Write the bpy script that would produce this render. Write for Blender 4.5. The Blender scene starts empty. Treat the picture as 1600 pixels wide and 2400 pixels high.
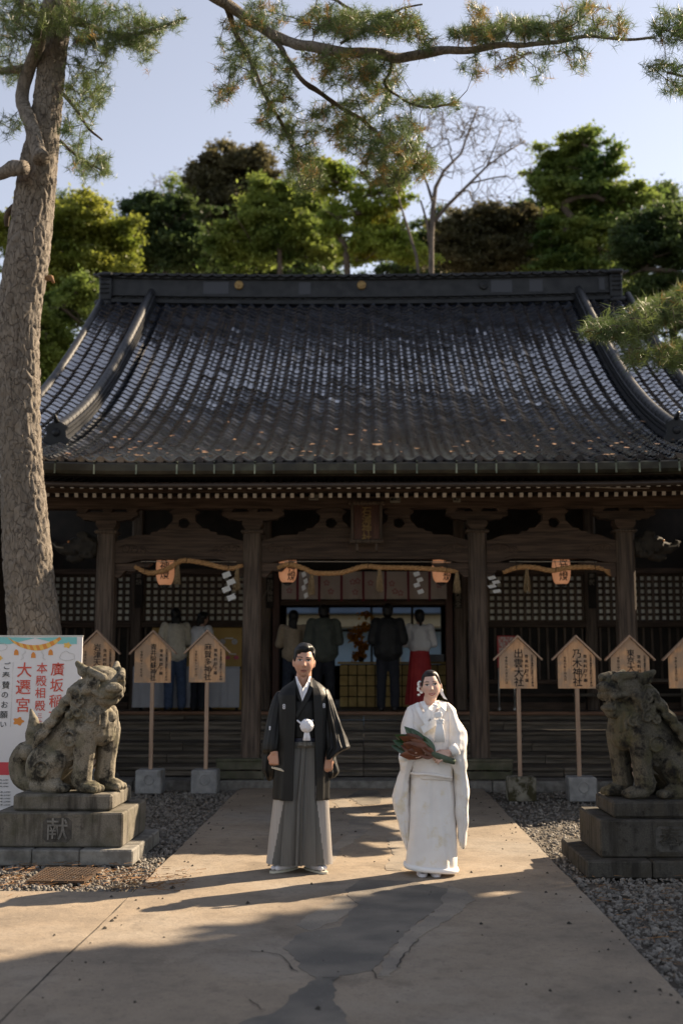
import bpy, bmesh, math, random
import numpy as np
from mathutils import Vector, Matrix, Euler, noise
from mathutils.bvhtree import BVHTree
random.seed(7)
rng = np.random.default_rng(7)
R = math.radians
scene = bpy.context.scene
COL = scene.collection

# ---------------------------------------------------------------- camera
F_PX, IMG_W, IMG_H, EYE = 2700.0, 1600.0, 2400.0, 1.6
PITCH = math.atan(360 / F_PX)
YAW = math.atan(56 / F_PX * math.cos(PITCH))
cam_d = bpy.data.cameras.new('camera')
cam = bpy.data.objects.new('camera', cam_d)
COL.objects.link(cam)
cam.location = (0, 0, EYE)
cam.rotation_euler = (math.pi / 2 + PITCH, 0, YAW)
cam_d.sensor_fit = 'VERTICAL'
cam_d.sensor_height = 36.0
cam_d.lens = F_PX / IMG_H * 36.0
cam_d.clip_start = 0.1
cam_d.clip_end = 500
cam_d.dof.use_dof = True
cam_d.dof.focus_distance = 9.2
cam_d.dof.aperture_fstop = 1.6
scene.camera = cam

# ---------------------------------------------------------------- sky and sun
SUN_EL, SUN_AZ = R(33), R(35)          # azimuth measured from +X towards +Y
to_sun = Vector((math.cos(SUN_AZ) * math.cos(SUN_EL), math.sin(SUN_AZ) * math.cos(SUN_EL), math.sin(SUN_EL)))
world = bpy.data.worlds.new('World')
scene.world = world
world.use_nodes = True
wn = world.node_tree.nodes
bg = wn['Background']
sky = wn.new('ShaderNodeTexSky')
sky.sky_type = 'NISHITA'
sky.sun_disc = False
sky.sun_elevation = SUN_EL
sky.sun_rotation = math.pi / 2 - SUN_AZ
sky.altitude = 50
sky.air_density = 1.0
sky.dust_density = 0.35
sky.ozone_density = 1.0
hsv = wn.new('ShaderNodeHueSaturation')
hsv.inputs['Saturation'].default_value = 0.46
hsv.inputs['Hue'].default_value = 0.514
world.node_tree.links.new(sky.outputs[0], hsv.inputs['Color'])
world.node_tree.links.new(hsv.outputs[0], bg.inputs[0])
bg.inputs[1].default_value = 0.058
sun_d = bpy.data.lights.new('sun', 'SUN')
sun_d.energy = 4.2
sun_d.angle = R(0.5)
sun_d.color = (1.0, 0.80, 0.57)
sun = bpy.data.objects.new('sun', sun_d)
COL.objects.link(sun)
sun.location = (20, 20, 25)
sun.rotation_euler = to_sun.to_track_quat('Z', 'Y').to_euler()
vs = scene.view_settings
vs.view_transform = 'Standard'
vs.look = 'None'
vs.exposure = 1.72
vs.gamma = 1.0
vs.use_curve_mapping = False
scene.cycles.use_denoising = True
scene.cycles.max_bounces = 6
scene.cycles.diffuse_bounces = 4
scene.cycles.transparent_max_bounces = 8

# ---------------------------------------------------------------- geometry of the view, used to read sizes off the photograph
_f = Vector((-math.sin(YAW) * math.cos(PITCH), math.cos(YAW) * math.cos(PITCH), math.sin(PITCH)))
_r = Vector((math.cos(YAW), math.sin(YAW), 0))
_u = _r.cross(_f)
def ray(u, v):
    return _f + _r * ((u - 800) / F_PX) + _u * ((1200 - v) / F_PX)
def at(u, v, Y):
    d = ray(u, v)
    return Vector((0, 0, EYE)) + d * (Y / d.y)
def onground(u, v, z=0.0):
    d = ray(u, v)
    return Vector((0, 0, EYE)) + d * ((z - EYE) / d.z)

# ---------------------------------------------------------------- helpers
_wl = {}
def wloc(o):
    """world translation of an unrotated empty or part"""
    return _wl.get(o.name, Vector((0, 0, 0)))
def tag(o, label=None, cat=None, group=None, kind=None):
    if label: o['label'] = label
    if cat: o['category'] = cat
    if group: o['group'] = group
    if kind: o['kind'] = kind
    return o
def thing(name, label, cat, loc=(0, 0, 0), group=None):
    o = bpy.data.objects.new(name, None)
    o.empty_display_size = 0.2
    COL.objects.link(o)
    o.location = loc
    _wl[o.name] = Vector(loc)
    return tag(o, label, cat, group)
def put(name, me, parent=None, loc=None, rot=None, scale=None):
    """links a mesh; its coordinates (and loc) are world coordinates"""
    o = bpy.data.objects.new(name, me)
    COL.objects.link(o)
    if loc is not None: o.location = loc
    if rot is not None: o.rotation_euler = rot
    if scale is not None: o.scale = scale
    if parent is not None:
        o.parent = parent
        o.matrix_parent_inverse = Matrix.Translation(-wloc(parent))
        _wl[o.name] = Vector((0, 0, 0)) if loc is None else Vector(loc)
    return o
def put_m(name, me, parent, mat4):
    o = bpy.data.objects.new(name, me)
    COL.objects.link(o)
    o.parent = parent
    o.matrix_parent_inverse = Matrix.Translation(-wloc(parent)) if parent else Matrix()
    o.matrix_basis = mat4
    return o

def sph(d0, d1, n): return [d0 + (d1 - d0) * i / n for i in range(n + 1)]
def lerp(a, b, t): return a + (b - a) * t
def smooth01(t):
    t = max(0.0, min(1.0, t)); return t * t * (3 - 2 * t)
def interp(x, xs, ys):
    return float(np.interp(x, xs, ys))

class MB:
    def __init__(s):
        s.v, s.f, s.m, s.sm = [], [], [], []
    def add(s, vs_, fs, m=0, smooth=False):
        b = len(s.v)
        s.v.extend([tuple(p) for p in vs_])
        for f in fs:
            s.f.append(tuple(i + b for i in f)); s.m.append(m); s.sm.append(smooth)
        return s
    def box(s, c, size, rot=None, m=0, bev=0.0):
        sx, sy, sz = size[0] / 2, size[1] / 2, size[2] / 2
        M = Euler(rot).to_matrix() if rot else None
        c = Vector(c)
        if bev <= 0:
            pts = [Vector((x, y, z)) for x in (-sx, sx) for y in (-sy, sy) for z in (-sz, sz)]
            fs = [(0, 1, 3, 2), (4, 6, 7, 5), (0, 4, 5, 1), (2, 3, 7, 6), (0, 2, 6, 4), (1, 5, 7, 3)]
        else:
            b = min(bev, sx * .9, sy * .9, sz * .9)
            pts, idx = [], {}
            def P(key, p):
                idx[key] = len(pts); pts.append(Vector(p))
            for ix in (-1, 1):
                for iy in (-1, 1):
                    for iz in (-1, 1):
                        P((ix, iy, iz, 0), (ix * sx, iy * (sy - b), iz * (sz - b)))
                        P((ix, iy, iz, 1), (ix * (sx - b), iy * sy, iz * (sz - b)))
                        P((ix, iy, iz, 2), (ix * (sx - b), iy * (sy - b), iz * sz))
            fs = []
            def face(keys):
                fs.append([idx[k] for k in keys])
            for i in (-1, 1):
                q = [(i, -1, -1, 0), (i, 1, -1, 0), (i, 1, 1, 0), (i, -1, 1, 0)]; face(q if i > 0 else q[::-1])
                q = [(-1, i, -1, 1), (-1, i, 1, 1), (1, i, 1, 1), (1, i, -1, 1)]; face(q if i > 0 else q[::-1])
                q = [(-1, -1, i, 2), (1, -1, i, 2), (1, 1, i, 2), (-1, 1, i, 2)]; face(q if i > 0 else q[::-1])
                for j in (-1, 1):
                    q = [(i, j, -1, 0), (i, j, -1, 1), (i, j, 1, 1), (i, j, 1, 0)]; face(q if i * j < 0 else q[::-1])
                    q = [(i, -1, j, 0), (i, -1, j, 2), (i, 1, j, 2), (i, 1, j, 0)]; face(q if i * j > 0 else q[::-1])
                    q = [(-1, i, j, 1), (-1, i, j, 2), (1, i, j, 2), (1, i, j, 1)]; face(q if i * j < 0 else q[::-1])
                    for k in (-1, 1):
                        q = [(i, j, k, 0), (i, j, k, 1), (i, j, k, 2)]; face(q if i * j * k > 0 else q[::-1])
        if M: pts = [M @ p for p in pts]
        return s.add([p + c for p in pts], fs, m)
    def rings(s, rings, closed=True, cap=True, m=0, smooth=True):
        n = len(rings[0]); vs_ = [p for r in rings for p in r]; fs = []
        e = n if closed else n - 1
        for k in range(len(rings) - 1):
            for i in range(e):
                j = (i + 1) % n
                fs.append((k * n + i, k * n + j, (k + 1) * n + j, (k + 1) * n + i))
        if cap and closed:
            fs.append(tuple(range(n))[::-1]); fs.append(tuple(range((len(rings) - 1) * n, len(rings) * n)))
        return s.add(vs_, fs, m, smooth)
    def tube(s, pts, rad, n=8, m=0, smooth=True, cap=True, squash=None):
        pts = [Vector(p) for p in pts]
        if not hasattr(rad, '__len__'): rad = [rad] * len(pts)
        rs, prev = [], None
        for i, p in enumerate(pts):
            t = (pts[min(i + 1, len(pts) - 1)] - pts[max(i - 1, 0)])
            t = t.normalized() if t.length > 1e-9 else Vector((0, 0, 1))
            if prev is None:
                a = Vector((0, 0, 1)) if abs(t.z) < .9 else Vector((1, 0, 0))
                x = t.cross(a).normalized()
            else:
                x = (prev - t * prev.dot(t)).normalized()
            prev = x
            y = t.cross(x)
            rs.append([p + (x * math.cos(2 * math.pi * k / n) + y * math.sin(2 * math.pi * k / n) * (squash or 1)) * rad[i] for k in range(n)])
        return s.rings(rs, True, cap, m, smooth)
    def lathe(s, c, prof, n=16, m=0, smooth=True):
        c = Vector(c)
        rs = [[c + Vector((r * math.cos(2 * math.pi * k / n), r * math.sin(2 * math.pi * k / n), z)) for k in range(n)] for r, z in prof]
        return s.rings(rs, True, True, m, smooth)
    def ball(s, c, r, n=12, m=0, rot=None):
        c = Vector(c)
        if not hasattr(r, '__len__'): r = (r, r, r)
        M = rot if rot is not None else Matrix.Identity(3)
        h = n // 2; rs = []
        for i in range(h + 1):
            th = math.pi * (i + .0) / h
            th = min(max(th, .02), math.pi - .02)
            rs.append([c + M @ Vector((r[0] * math.sin(th) * math.cos(2 * math.pi * k / n), r[1] * math.sin(th) * math.sin(2 * math.pi * k / n), -r[2] * math.cos(th))) for k in range(n)])
        return s.rings(rs, True, True, m, True)
    def prism(s, poly, axis, d0, d1, m=0):
        """poly: 2-D outline; axis 'y' extrudes an (x,z) outline from y=d0 to d1, 'z' an (x,y) outline, 'x' a (y,z) outline"""
        def mk(p, d):
            return {'y': (p[0], d, p[1]), 'z': (p[0], p[1], d), 'x': (d, p[0], p[1])}[axis]
        n = len(poly)
        vs_ = [mk(p, d0) for p in poly] + [mk(p, d1) for p in poly]
        fs = [tuple(range(n)), tuple(range(2 * n - 1, n - 1, -1))] + [(i, (i + 1) % n + 0, (i + 1) % n + n, i + n) for i in range(n)]
        return s.add(vs_, fs, m)
    def mesh(s, name, mats, fix=True):
        me = bpy.data.meshes.new(name)
        me.from_pydata(s.v, [], s.f)
        for mt in (mats if isinstance(mats, (list, tuple)) else [mats]): me.materials.append(mt)
        me.polygons.foreach_set('material_index', s.m)
        me.polygons.foreach_set('use_smooth', s.sm)
        if fix:
            bm = bmesh.new(); bm.from_mesh(me)
            bmesh.ops.recalc_face_normals(bm, faces=bm.faces)
            bm.to_mesh(me); bm.free()
        me.update()
        return me
    def build(s, name, mats, parent=None, fix=True):
        return put(name, s.mesh(name, mats, fix), parent)

def np_mesh(name, verts, faces, mats, mat_idx=None, smooth=False):
    """verts (N,3), faces (M,k) with one k for all"""
    verts = np.asarray(verts, dtype=np.float32); faces = np.asarray(faces, dtype=np.int32)
    me = bpy.data.meshes.new(name)
    M, k = faces.shape
    me.vertices.add(len(verts)); me.vertices.foreach_set('co', verts.ravel())
    me.loops.add(M * k); me.loops.foreach_set('vertex_index', faces.ravel())
    me.polygons.add(M); me.polygons.foreach_set('loop_start', np.arange(0, M * k, k, dtype=np.int32))
    for mt in (mats if isinstance(mats, (list, tuple)) else [mats]): me.materials.append(mt)
    if mat_idx is not None: me.polygons.foreach_set('material_index', np.asarray(mat_idx, dtype=np.int32))
    me.polygons.foreach_set('use_smooth', np.full(M, smooth))
    me.update(calc_edges=True)
    return me

_tmp = bpy.data.scenes.new('workbench_tmp')
def evaluated(ob):
    _tmp.collection.objects.link(ob)
    vl = _tmp.view_layers[0]; vl.update()
    me = bpy.data.meshes.new_from_object(ob.evaluated_get(vl.depsgraph))
    d = ob.data
    bpy.data.objects.remove(ob)
    return me
def remesh(mb, name, voxel, mats, smooth_it=3, factor=.5):
    ob = bpy.data.objects.new('tmp_shape', mb.mesh('tmp_shape', []))
    md = ob.modifiers.new('r', 'REMESH'); md.mode = 'VOXEL'; md.voxel_size = voxel; md.use_smooth_shade = True
    if smooth_it:
        sm = ob.modifiers.new('s', 'SMOOTH'); sm.iterations = smooth_it; sm.factor = factor
    me = evaluated(ob)
    me.name = name
    me.materials.clear()
    for mt in (mats if isinstance(mats, (list, tuple)) else [mats]): me.materials.append(mt)
    return me
def text_mesh(txt, size, mat, extrude=.0008, bold=0.0, vertical=False, pitch=1.05):
    """flat lettering in the local xz plane, facing -y, centred on x, top at z=0"""
    cu = bpy.data.curves.new('tmp_text', 'FONT')
    cu.body = '\n'.join(txt) if vertical else txt
    cu.size = size; cu.align_x = 'CENTER'; cu.align_y = 'TOP'
    cu.space_line = pitch; cu.extrude = extrude; cu.offset = bold; cu.resolution_u = 2
    ob = bpy.data.objects.new('tmp_text', cu)
    me = evaluated(ob)
    me.materials.clear(); me.materials.append(mat)
    me.transform(Matrix.Rotation(math.pi / 2, 4, 'X'))
    return me
def paint(me, fn, name='Col'):
    a = me.color_attributes.new(name, 'FLOAT_COLOR', 'POINT')
    n = len(me.vertices); co = np.empty(n * 3, np.float32); me.vertices.foreach_get('co', co)
    c = fn(co.reshape(-1, 3))
    out = np.ones((n, 4), np.float32); out[:, :3] = c
    a.data.foreach_set('color', out.ravel())
def displace(me, fn):
    n = len(me.vertices); co = np.empty(n * 3, np.float32); no = np.empty(n * 3, np.float32)
    me.vertices.foreach_get('co', co); me.vertices.foreach_get('normal', no)
    co = co.reshape(-1, 3); no = no.reshape(-1, 3)
    co2 = fn(co, no)
    me.vertices.foreach_set('co', np.ascontiguousarray(co2, dtype=np.float32).ravel()); me.update()
def snoise(co, s, seed=0.0, octaves=1):
    out = np.empty(len(co), np.float32)
    for i, p in enumerate(co):
        v = Vector((p[0] * s + seed, p[1] * s - seed, p[2] * s + .3 * seed))
        out[i] = noise.noise(v) if octaves == 1 else noise.fractal(v, 1.0, 2.0, octaves)
    return out

# ---------------------------------------------------------------- materials (all procedural)
def new_mat(name):
    m = bpy.data.materials.new(name); m.use_nodes = True
    nt = m.node_tree; return m, nt, nt.nodes['Principled BSDF'], nt.nodes['Material Output']
def C(c, k=1.0): return (c[0] * k, c[1] * k, c[2] * k, 1.0)
def mat(name, c1, c2=None, scale=4.0, rough=.7, bump=0.0, bscale=40.0, stretch=(1, 1, 1), detail=6.0, c3=None, s3=1.0, t3=(.5, .65),
        metal=0.0, spec=.4, coat=0.0, rnd=0.0, ramp=(.35, .65), transl=None, rough2=None, bdist=.01, attr=None, bstretch=None, t_out=None):
    m, nt, bs, out = new_mat(name); N, L = nt.nodes, nt.links
    tc = N.new('ShaderNodeTexCoord'); mp = N.new('ShaderNodeMapping'); mp.inputs['Scale'].default_value = stretch
    L.new(tc.outputs['Object'], mp.inputs[0]); vec = mp.outputs[0]
    if rnd:
        oi = N.new('ShaderNodeObjectInfo'); ad = N.new('ShaderNodeVectorMath'); ad.operation = 'ADD'
        ml = N.new('ShaderNodeMath'); ml.operation = 'MULTIPLY'; ml.inputs[1].default_value = 37.0
        L.new(oi.outputs['Random'], ml.inputs[0]); L.new(mp.outputs[0], ad.inputs[0]); L.new(ml.outputs[0], ad.inputs[1]); vec = ad.outputs[0]
    col = None
    if attr:
        an = N.new('ShaderNodeAttribute'); an.attribute_name = attr; col = an.outputs['Color']
    if c2 is not None:
        nz = N.new('ShaderNodeTexNoise'); nz.inputs['Scale'].default_value = scale; nz.inputs['Detail'].default_value = detail
        L.new(vec, nz.inputs['Vector'])
        rp = N.new('ShaderNodeValToRGB'); rp.color_ramp.elements[0].position = ramp[0]; rp.color_ramp.elements[1].position = ramp[1]
        rp.color_ramp.elements[0].color = C(c1); rp.color_ramp.elements[1].color = C(c2)
        L.new(nz.outputs[0], rp.inputs[0])
        if attr:
            mx = N.new('ShaderNodeMix'); mx.data_type = 'RGBA'; mx.blend_type = 'MULTIPLY'; mx.inputs[0].default_value = 1
            L.new(col, mx.inputs[6]); L.new(rp.outputs[0], mx.inputs[7]); col = mx.outputs[2]
        else: col = rp.outputs[0]
    if c3 is not None:
        n3 = N.new('ShaderNodeTexNoise'); n3.inputs['Scale'].default_value = s3; n3.inputs['Detail'].default_value = 5; n3.inputs['Roughness'].default_value = .62
        L.new(vec if rnd else tc.outputs['Object'], n3.inputs['Vector'])
        r3 = N.new('ShaderNodeMapRange'); r3.inputs[1].default_value = t3[0]; r3.inputs[2].default_value = t3[1]
        L.new(n3.outputs[0], r3.inputs[0])
        mx = N.new('ShaderNodeMix'); mx.data_type = 'RGBA'; L.new(r3.outputs[0], mx.inputs[0])
        if col is not None: L.new(col, mx.inputs[6])
        else: mx.inputs[6].default_value = C(c1)
        mx.inputs[7].default_value = C(c3); col = mx.outputs[2]
    if rnd:
        hv = N.new('ShaderNodeHueSaturation'); mr = N.new('ShaderNodeMapRange'); mr.inputs[3].default_value = 1 - rnd; mr.inputs[4].default_value = 1 + rnd
        L.new(oi.outputs['Random'], mr.inputs[0]); L.new(mr.outputs[0], hv.inputs['Value'])
        if col is not None: L.new(col, hv.inputs['Color'])
        else: hv.inputs['Color'].default_value = C(c1)
        col = hv.outputs[0]
    if col is not None: L.new(col, bs.inputs['Base Color'])
    else: bs.inputs['Base Color'].default_value = C(c1)
    bs.inputs['Roughness'].default_value = rough
    if rough2 is not None and c2 is not None:
        rr = N.new('ShaderNodeMapRange'); rr.inputs[3].default_value = rough; rr.inputs[4].default_value = rough2
        L.new(nz.outputs[0], rr.inputs[0]); L.new(rr.outputs[0], bs.inputs['Roughness'])
    bs.inputs['Metallic'].default_value = metal
    bs.inputs['Specular IOR Level'].default_value = spec
    if coat: bs.inputs['Coat Weight'].default_value = coat; bs.inputs['Coat Roughness'].default_value = .15
    if bump:
        bn = N.new('ShaderNodeTexNoise'); bn.inputs['Scale'].default_value = bscale; bn.inputs['Detail'].default_value = 5
        if bstretch:
            m2 = N.new('ShaderNodeMapping'); m2.inputs['Scale'].default_value = bstretch; L.new(tc.outputs['Object'], m2.inputs[0]); L.new(m2.outputs[0], bn.inputs['Vector'])
        else: L.new(vec, bn.inputs['Vector'])
        bp = N.new('ShaderNodeBump'); bp.inputs['Strength'].default_value = bump; bp.inputs['Distance'].default_value = bdist
        L.new(bn.outputs[0], bp.inputs['Height']); L.new(bp.outputs[0], bs.inputs['Normal'])
    if transl:
        tr = N.new('ShaderNodeBsdfTranslucent'); ms = N.new('ShaderNodeMixShader'); ms.inputs[0].default_value = transl
        if t_out is not None: tr.inputs[0].default_value = C(t_out)
        elif col is not None: L.new(col, tr.inputs[0])
        else: tr.inputs[0].default_value = C(c1)
        L.new(bs.outputs[0], ms.inputs[1]); L.new(tr.outputs[0], ms.inputs[2]); L.new(ms.outputs[0], out.inputs[0])
    return m

M = {}
M['wood_h'] = mat('old_wood_horizontal', (.034, .0205, .0135), (.092, .060, .041), 9, .75, .5, 30, (.25, 4, 4), rnd=.25, bdist=.006)
M['wood_v'] = mat('old_wood_vertical', (.042, .029, .0215), (.118, .086, .063), 9, .72, .5, 30, (4, 4, .25), rnd=.2, bdist=.006)
M['wood_step'] = mat('grey_step_wood', (.055, .047, .037), (.17, .142, .11), 9, .75, .5, 30, (.25, 5, 5), rnd=.25, bdist=.006)
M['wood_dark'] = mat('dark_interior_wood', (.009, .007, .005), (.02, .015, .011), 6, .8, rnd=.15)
def tile_mat():
    m, nt, bs, out = new_mat('glazed_roof_tile'); N, L = nt.nodes, nt.links
    tc = N.new('ShaderNodeTexCoord'); ge = N.new('ShaderNodeNewGeometry'); oi = N.new('ShaderNodeObjectInfo')
    ad = N.new('ShaderNodeMath'); ad.operation = 'ADD'; L.new(ge.outputs['Random Per Island'], ad.inputs[0]); L.new(oi.outputs['Random'], ad.inputs[1])
    fr = N.new('ShaderNodeMath'); fr.operation = 'FRACT'; L.new(ad.outputs[0], fr.inputs[0])
    r = N.new('ShaderNodeValToRGB'); e = r.color_ramp.elements; e[0].position, e[0].color = 0, C((.008, .010, .016)); e[1].position, e[1].color = 1, C((.026, .031, .044)); L.new(fr.outputs[0], r.inputs[0])
    nz = N.new('ShaderNodeTexNoise'); nz.inputs['Scale'].default_value = 7; nz.inputs['Detail'].default_value = 6; L.new(tc.outputs['Object'], nz.inputs['Vector'])
    q = N.new('ShaderNodeMapRange'); q.inputs[1].default_value = .6; q.inputs[2].default_value = .78; L.new(nz.outputs[0], q.inputs[0])
    mx = N.new('ShaderNodeMix'); mx.data_type = 'RGBA'; L.new(q.outputs[0], mx.inputs[0]); L.new(r.outputs[0], mx.inputs[6]); mx.inputs[7].default_value = C((.012, .013, .017)); L.new(mx.outputs[2], bs.inputs['Base Color'])
    rr = N.new('ShaderNodeMapRange'); rr.inputs[3].default_value = .12; rr.inputs[4].default_value = .26; L.new(fr.outputs[0], rr.inputs[0]); L.new(rr.outputs[0], bs.inputs['Roughness']); bs.inputs['Specular IOR Level'].default_value = 1.0; bs.inputs['Coat Weight'].default_value = 1.0; bs.inputs['Coat Roughness'].default_value = .06
    return m
M['tile'] = tile_mat()
M['tile_flat'] = mat('dark_ridge_tile', (.008, .009, .011), (.022, .023, .025), 5, .45, .25, 18, rnd=.2, spec=.28)
M['copper'] = mat('weathered_copper_gutter', (.016, .014, .009), (.036, .032, .02), 5, .42, .2, 9, (1, 1, 1), c3=(.05, .055, .036), s3=2.5, t3=(.55, .7), metal=.3)
M['white_paint'] = mat('white_paint', (.62, .58, .52), (.75, .72, .66), 12, .7, rnd=.1)
M['gold'] = mat('dull_gold', (.22, .14, .055), (.34, .23, .09), 20, .55, metal=.4)
M['stone'] = mat('kerb_stone', (.13, .123, .11), (.22, .212, .19), 14, .85, .4, 60, rnd=.12, c3=(.05, .045, .038), s3=2.2, t3=(.5, .7))
# ================================================================ setting: ground, path, gravel beds
M['soil'] = mat('packed_soil', (.07, .06, .048), (.13, .112, .09), 3, .95, .5, 25)
def concrete_mat():
    m, nt, bs, out = new_mat('tan_concrete'); N, L = nt.nodes, nt.links
    tc = N.new('ShaderNodeTexCoord')
    def nz(scale, detail=6, rough=.55, vec=None):
        n = N.new('ShaderNodeTexNoise'); n.inputs['Scale'].default_value = scale; n.inputs['Detail'].default_value = detail; n.inputs['Roughness'].default_value = rough
        L.new(vec or tc.outputs['Object'], n.inputs['Vector']); return n.outputs[0]
    def mix(a, b, fac, mode='MIX'):
        x = N.new('ShaderNodeMix'); x.data_type = 'RGBA'; x.blend_type = mode
        for s, q in ((0, fac), (6, a), (7, b)):
            if isinstance(q, tuple): x.inputs[s].default_value = q
            elif isinstance(q, float): x.inputs[s].default_value = q
            else: L.new(q, x.inputs[s])
        return x.outputs[2]
    def rng_(v, a, b, c=0., d=1.):
        r = N.new('ShaderNodeMapRange'); r.inputs[1].default_value = a; r.inputs[2].default_value = b; r.inputs[3].default_value = c; r.inputs[4].default_value = d
        L.new(v, r.inputs[0]); return r.outputs[0]
    base = mix(C((.195, .16, .122)), C((.345, .275, .198)), rng_(nz(1.1, 8, .6), .3, .7))
    base = mix(base, C((.25, .23, .2)), rng_(nz(.55, 6, .6), .48, .72))
    base = mix(base, C((.105, .085, .066)), rng_(nz(2.6, 8, .68), .54, .74, 0., .6))
    base = mix(base, C((.11, .092, .074)), rng_(nz(9, 8, .7), .5, .72, 0., .45))
    base = mix(base, C((.42, .36, .28)), rng_(nz(16, 8, .75), .56, .74, 0., .35))
    base = mix(base, C((.09, .078, .064)), rng_(nz(38, 5, .7), .55, .7, 0., .5))
    base = mix(base, C((.33, .31, .28)), rng_(nz(130, 3, .7), .62, .74, 0., .5))
    base = mix(base, C((.045, .04, .034)), rng_(nz(90, 4, .75), .58, .7, 0., .6))
    L.new(base, bs.inputs['Base Color']); bs.inputs['Roughness'].default_value = .88; bs.inputs['Specular IOR Level'].default_value = .3
    bp = N.new('ShaderNodeBump'); bp.inputs['Strength'].default_value = .55; bp.inputs['Distance'].default_value = .006
    L.new(nz(85, 6, .7), bp.inputs['Height'])
    b2 = N.new('ShaderNodeBump'); b2.inputs['Strength'].default_value = .5; b2.inputs['Distance'].default_value = .03
    L.new(nz(4, 6, .6), b2.inputs['Height']); L.new(bp.outputs[0], b2.inputs['Normal']); L.new(b2.outputs[0], bs.inputs['Normal'])
    return m
M['concrete'] = concrete_mat()
M['asphalt'] = mat('dark_repair_asphalt', (.11, .1, .087), (.2, .175, .143), 3, .9, .9, 150, c3=(.3, .29, .27), s3=75, t3=(.66, .7), bdist=.006, detail=9)
M['mortar'] = mat('grey_repair_mortar', (.18, .158, .132), (.3, .255, .2), 3, .9, .8, 160, c3=(.05, .046, .042), s3=60, t3=(.6, .68), bdist=.006)
M['joint'] = mat('dark_crack', (.035, .03, .025), rough=.95)
M['pebble'] = mat('grey_pebble', (.09, .083, .072), (.25, .23, .2), 9, .8, .2, 60, c3=(.17, .13, .09), s3=13, t3=(.56, .66), detail=2)
M['litter'] = mat('dry_pine_needles', (.16, .07, .025), (.25, .14, .055), 30, .8)

PATH_L, PATH_R, STEP_Y = -1.62, 1.51, 15.25
g = MB(); g.add([(-220, -120, -.03), (220, -120, -.03), (220, 320, -.03), (-220, 320, -.03)], [(0, 1, 2, 3)])
tag(g.build('ground', M['soil']), kind='structure')
# concrete path: a gently uneven slab, real thickness
def slab(name, x0, x1, y0, y1, top, nx, ny, seed):
    mb = MB()
    xs = [x0 + (x1 - x0) * i / nx for i in range(nx + 1)]; ys = [y0 + (y1 - y0) * j / ny for j in range(ny + 1)]
    vs_ = []
    for y in ys:
        for i, x in enumerate(xs):
            e = .012 * noise.noise(Vector((y * 1.7, seed, x))) + .006 * noise.noise(Vector((y * 6, seed + 3, x))) if i in (0, nx) else 0
            vs_.append((x + e, y, top + .0012 * noise.noise(Vector((x * 1.1, y * 1.1, seed)))))
    n = nx + 1
    mb.add(vs_, [(j * n + i, j * n + i + 1, (j + 1) * n + i + 1, (j + 1) * n + i) for j in range(ny) for i in range(nx)], 0, True)
    for i in (0, nx):
        side = []
        for j in range(ny + 1):
            p = vs_[j * n + i]; side += [p, (p[0], p[1], -.03)]
        mb.add(side, [(2 * j, 2 * j + 1, 2 * j + 3, 2 * j + 2) for j in range(ny)])
    return mb
path = slab('path', PATH_L, PATH_R, -3, STEP_Y - .02, .03, 24, 150, 1.0).build('path', M['concrete'])
tag(path, kind='structure')
pave = slab('pavement', -9, PATH_L - .014, -3, 8.33, .028, 30, 60, 5.0).build('pavement', M['concrete'])
tag(pave, kind='structure')
jt = MB()
jp = [(PATH_L - .007 + .006 * noise.noise(Vector((y * 4, 9, 0))), y) for y in np.linspace(-3, 8.33, 90)]
jt.add([(x + s * .011, y, .0262) for x, y in jp for s in (-1, 1)], [(2 * i, 2 * i + 1, 2 * i + 3, 2 * i + 2) for i in range(len(jp) - 1)])
jt.build('path_joint', M['joint'], path)
def patch(name, poly_uv, mat_, top, parent, rough=.02):
    pts = [onground(u, v, .03) for u, v in poly_uv]
    fine = []
    for i, p in enumerate(pts):
        q = pts[(i + 1) % len(pts)]; L_ = (q - p).length; n = max(2, int(L_ / .04))
        nrm = Vector((-(q - p).y, (q - p).x, 0)).normalized()
        for k in range(n):
            w = p + (q - p) * (k / n)
            fine.append(w + nrm * (rough * 1.6 * noise.noise(w * 5) + rough * noise.noise(w * 17)))
    mb = MB(); n = len(fine)
    mb.add([(p.x, p.y, top) for p in fine] + [(p.x, p.y, .02) for p in fine], [tuple(range(n))] + [(i, (i + 1) % n, (i + 1) % n + n, i + n) for i in range(n)])
    me = mb.mesh(name, mat_)
    return put(name, me, parent)
patch('repair_patch', [(560, 2400), (640, 2375), (690, 2330), (745, 2296), (712, 2270), (672, 2222), (690, 2192), (800, 2172), (838, 2120), (806, 2088), (850, 2062), (960, 2065), (1052, 2084), (1040, 2120), (960, 2178), (905, 2236), (872, 2276), (800, 2288), (772, 2306), (790, 2350), (820, 2420), (830, 2500), (540, 2500)], M['asphalt'], .0335, path)
patch('repair_patch', [(1052, 2076), (1096, 2092), (1112, 2110), (1060, 2150), (1000, 2186), (945, 2240), (918, 2292), (884, 2290), (912, 2236), (962, 2180), (1030, 2128)], M['mortar'], .0345, path)
patch('repair_patch', [(816, 1868), (842, 1852), (884, 1853), (897, 1868), (888, 1884), (848, 1888)], M['asphalt'], .0335, path)
patch('repair_patch', [(905, 1965), (950, 1950), (958, 2010), (940, 2042), (900, 2040), (920, 2005)], M['mortar'], .0335, path)
patch('repair_patch', [(690, 2168), (752, 2128), (806, 2096), (836, 2120), (790, 2160), (730, 2182)], M['mortar'], .0325, path)
patch('repair_patch', [(780, 1880), (808, 1862), (816, 1882), (850, 1905), (880, 1925), (850, 1960), (800, 1990), (770, 2030), (740, 2032), (775, 1985), (818, 1950), (820, 1915)], M['mortar'], .0325, path)
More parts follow.
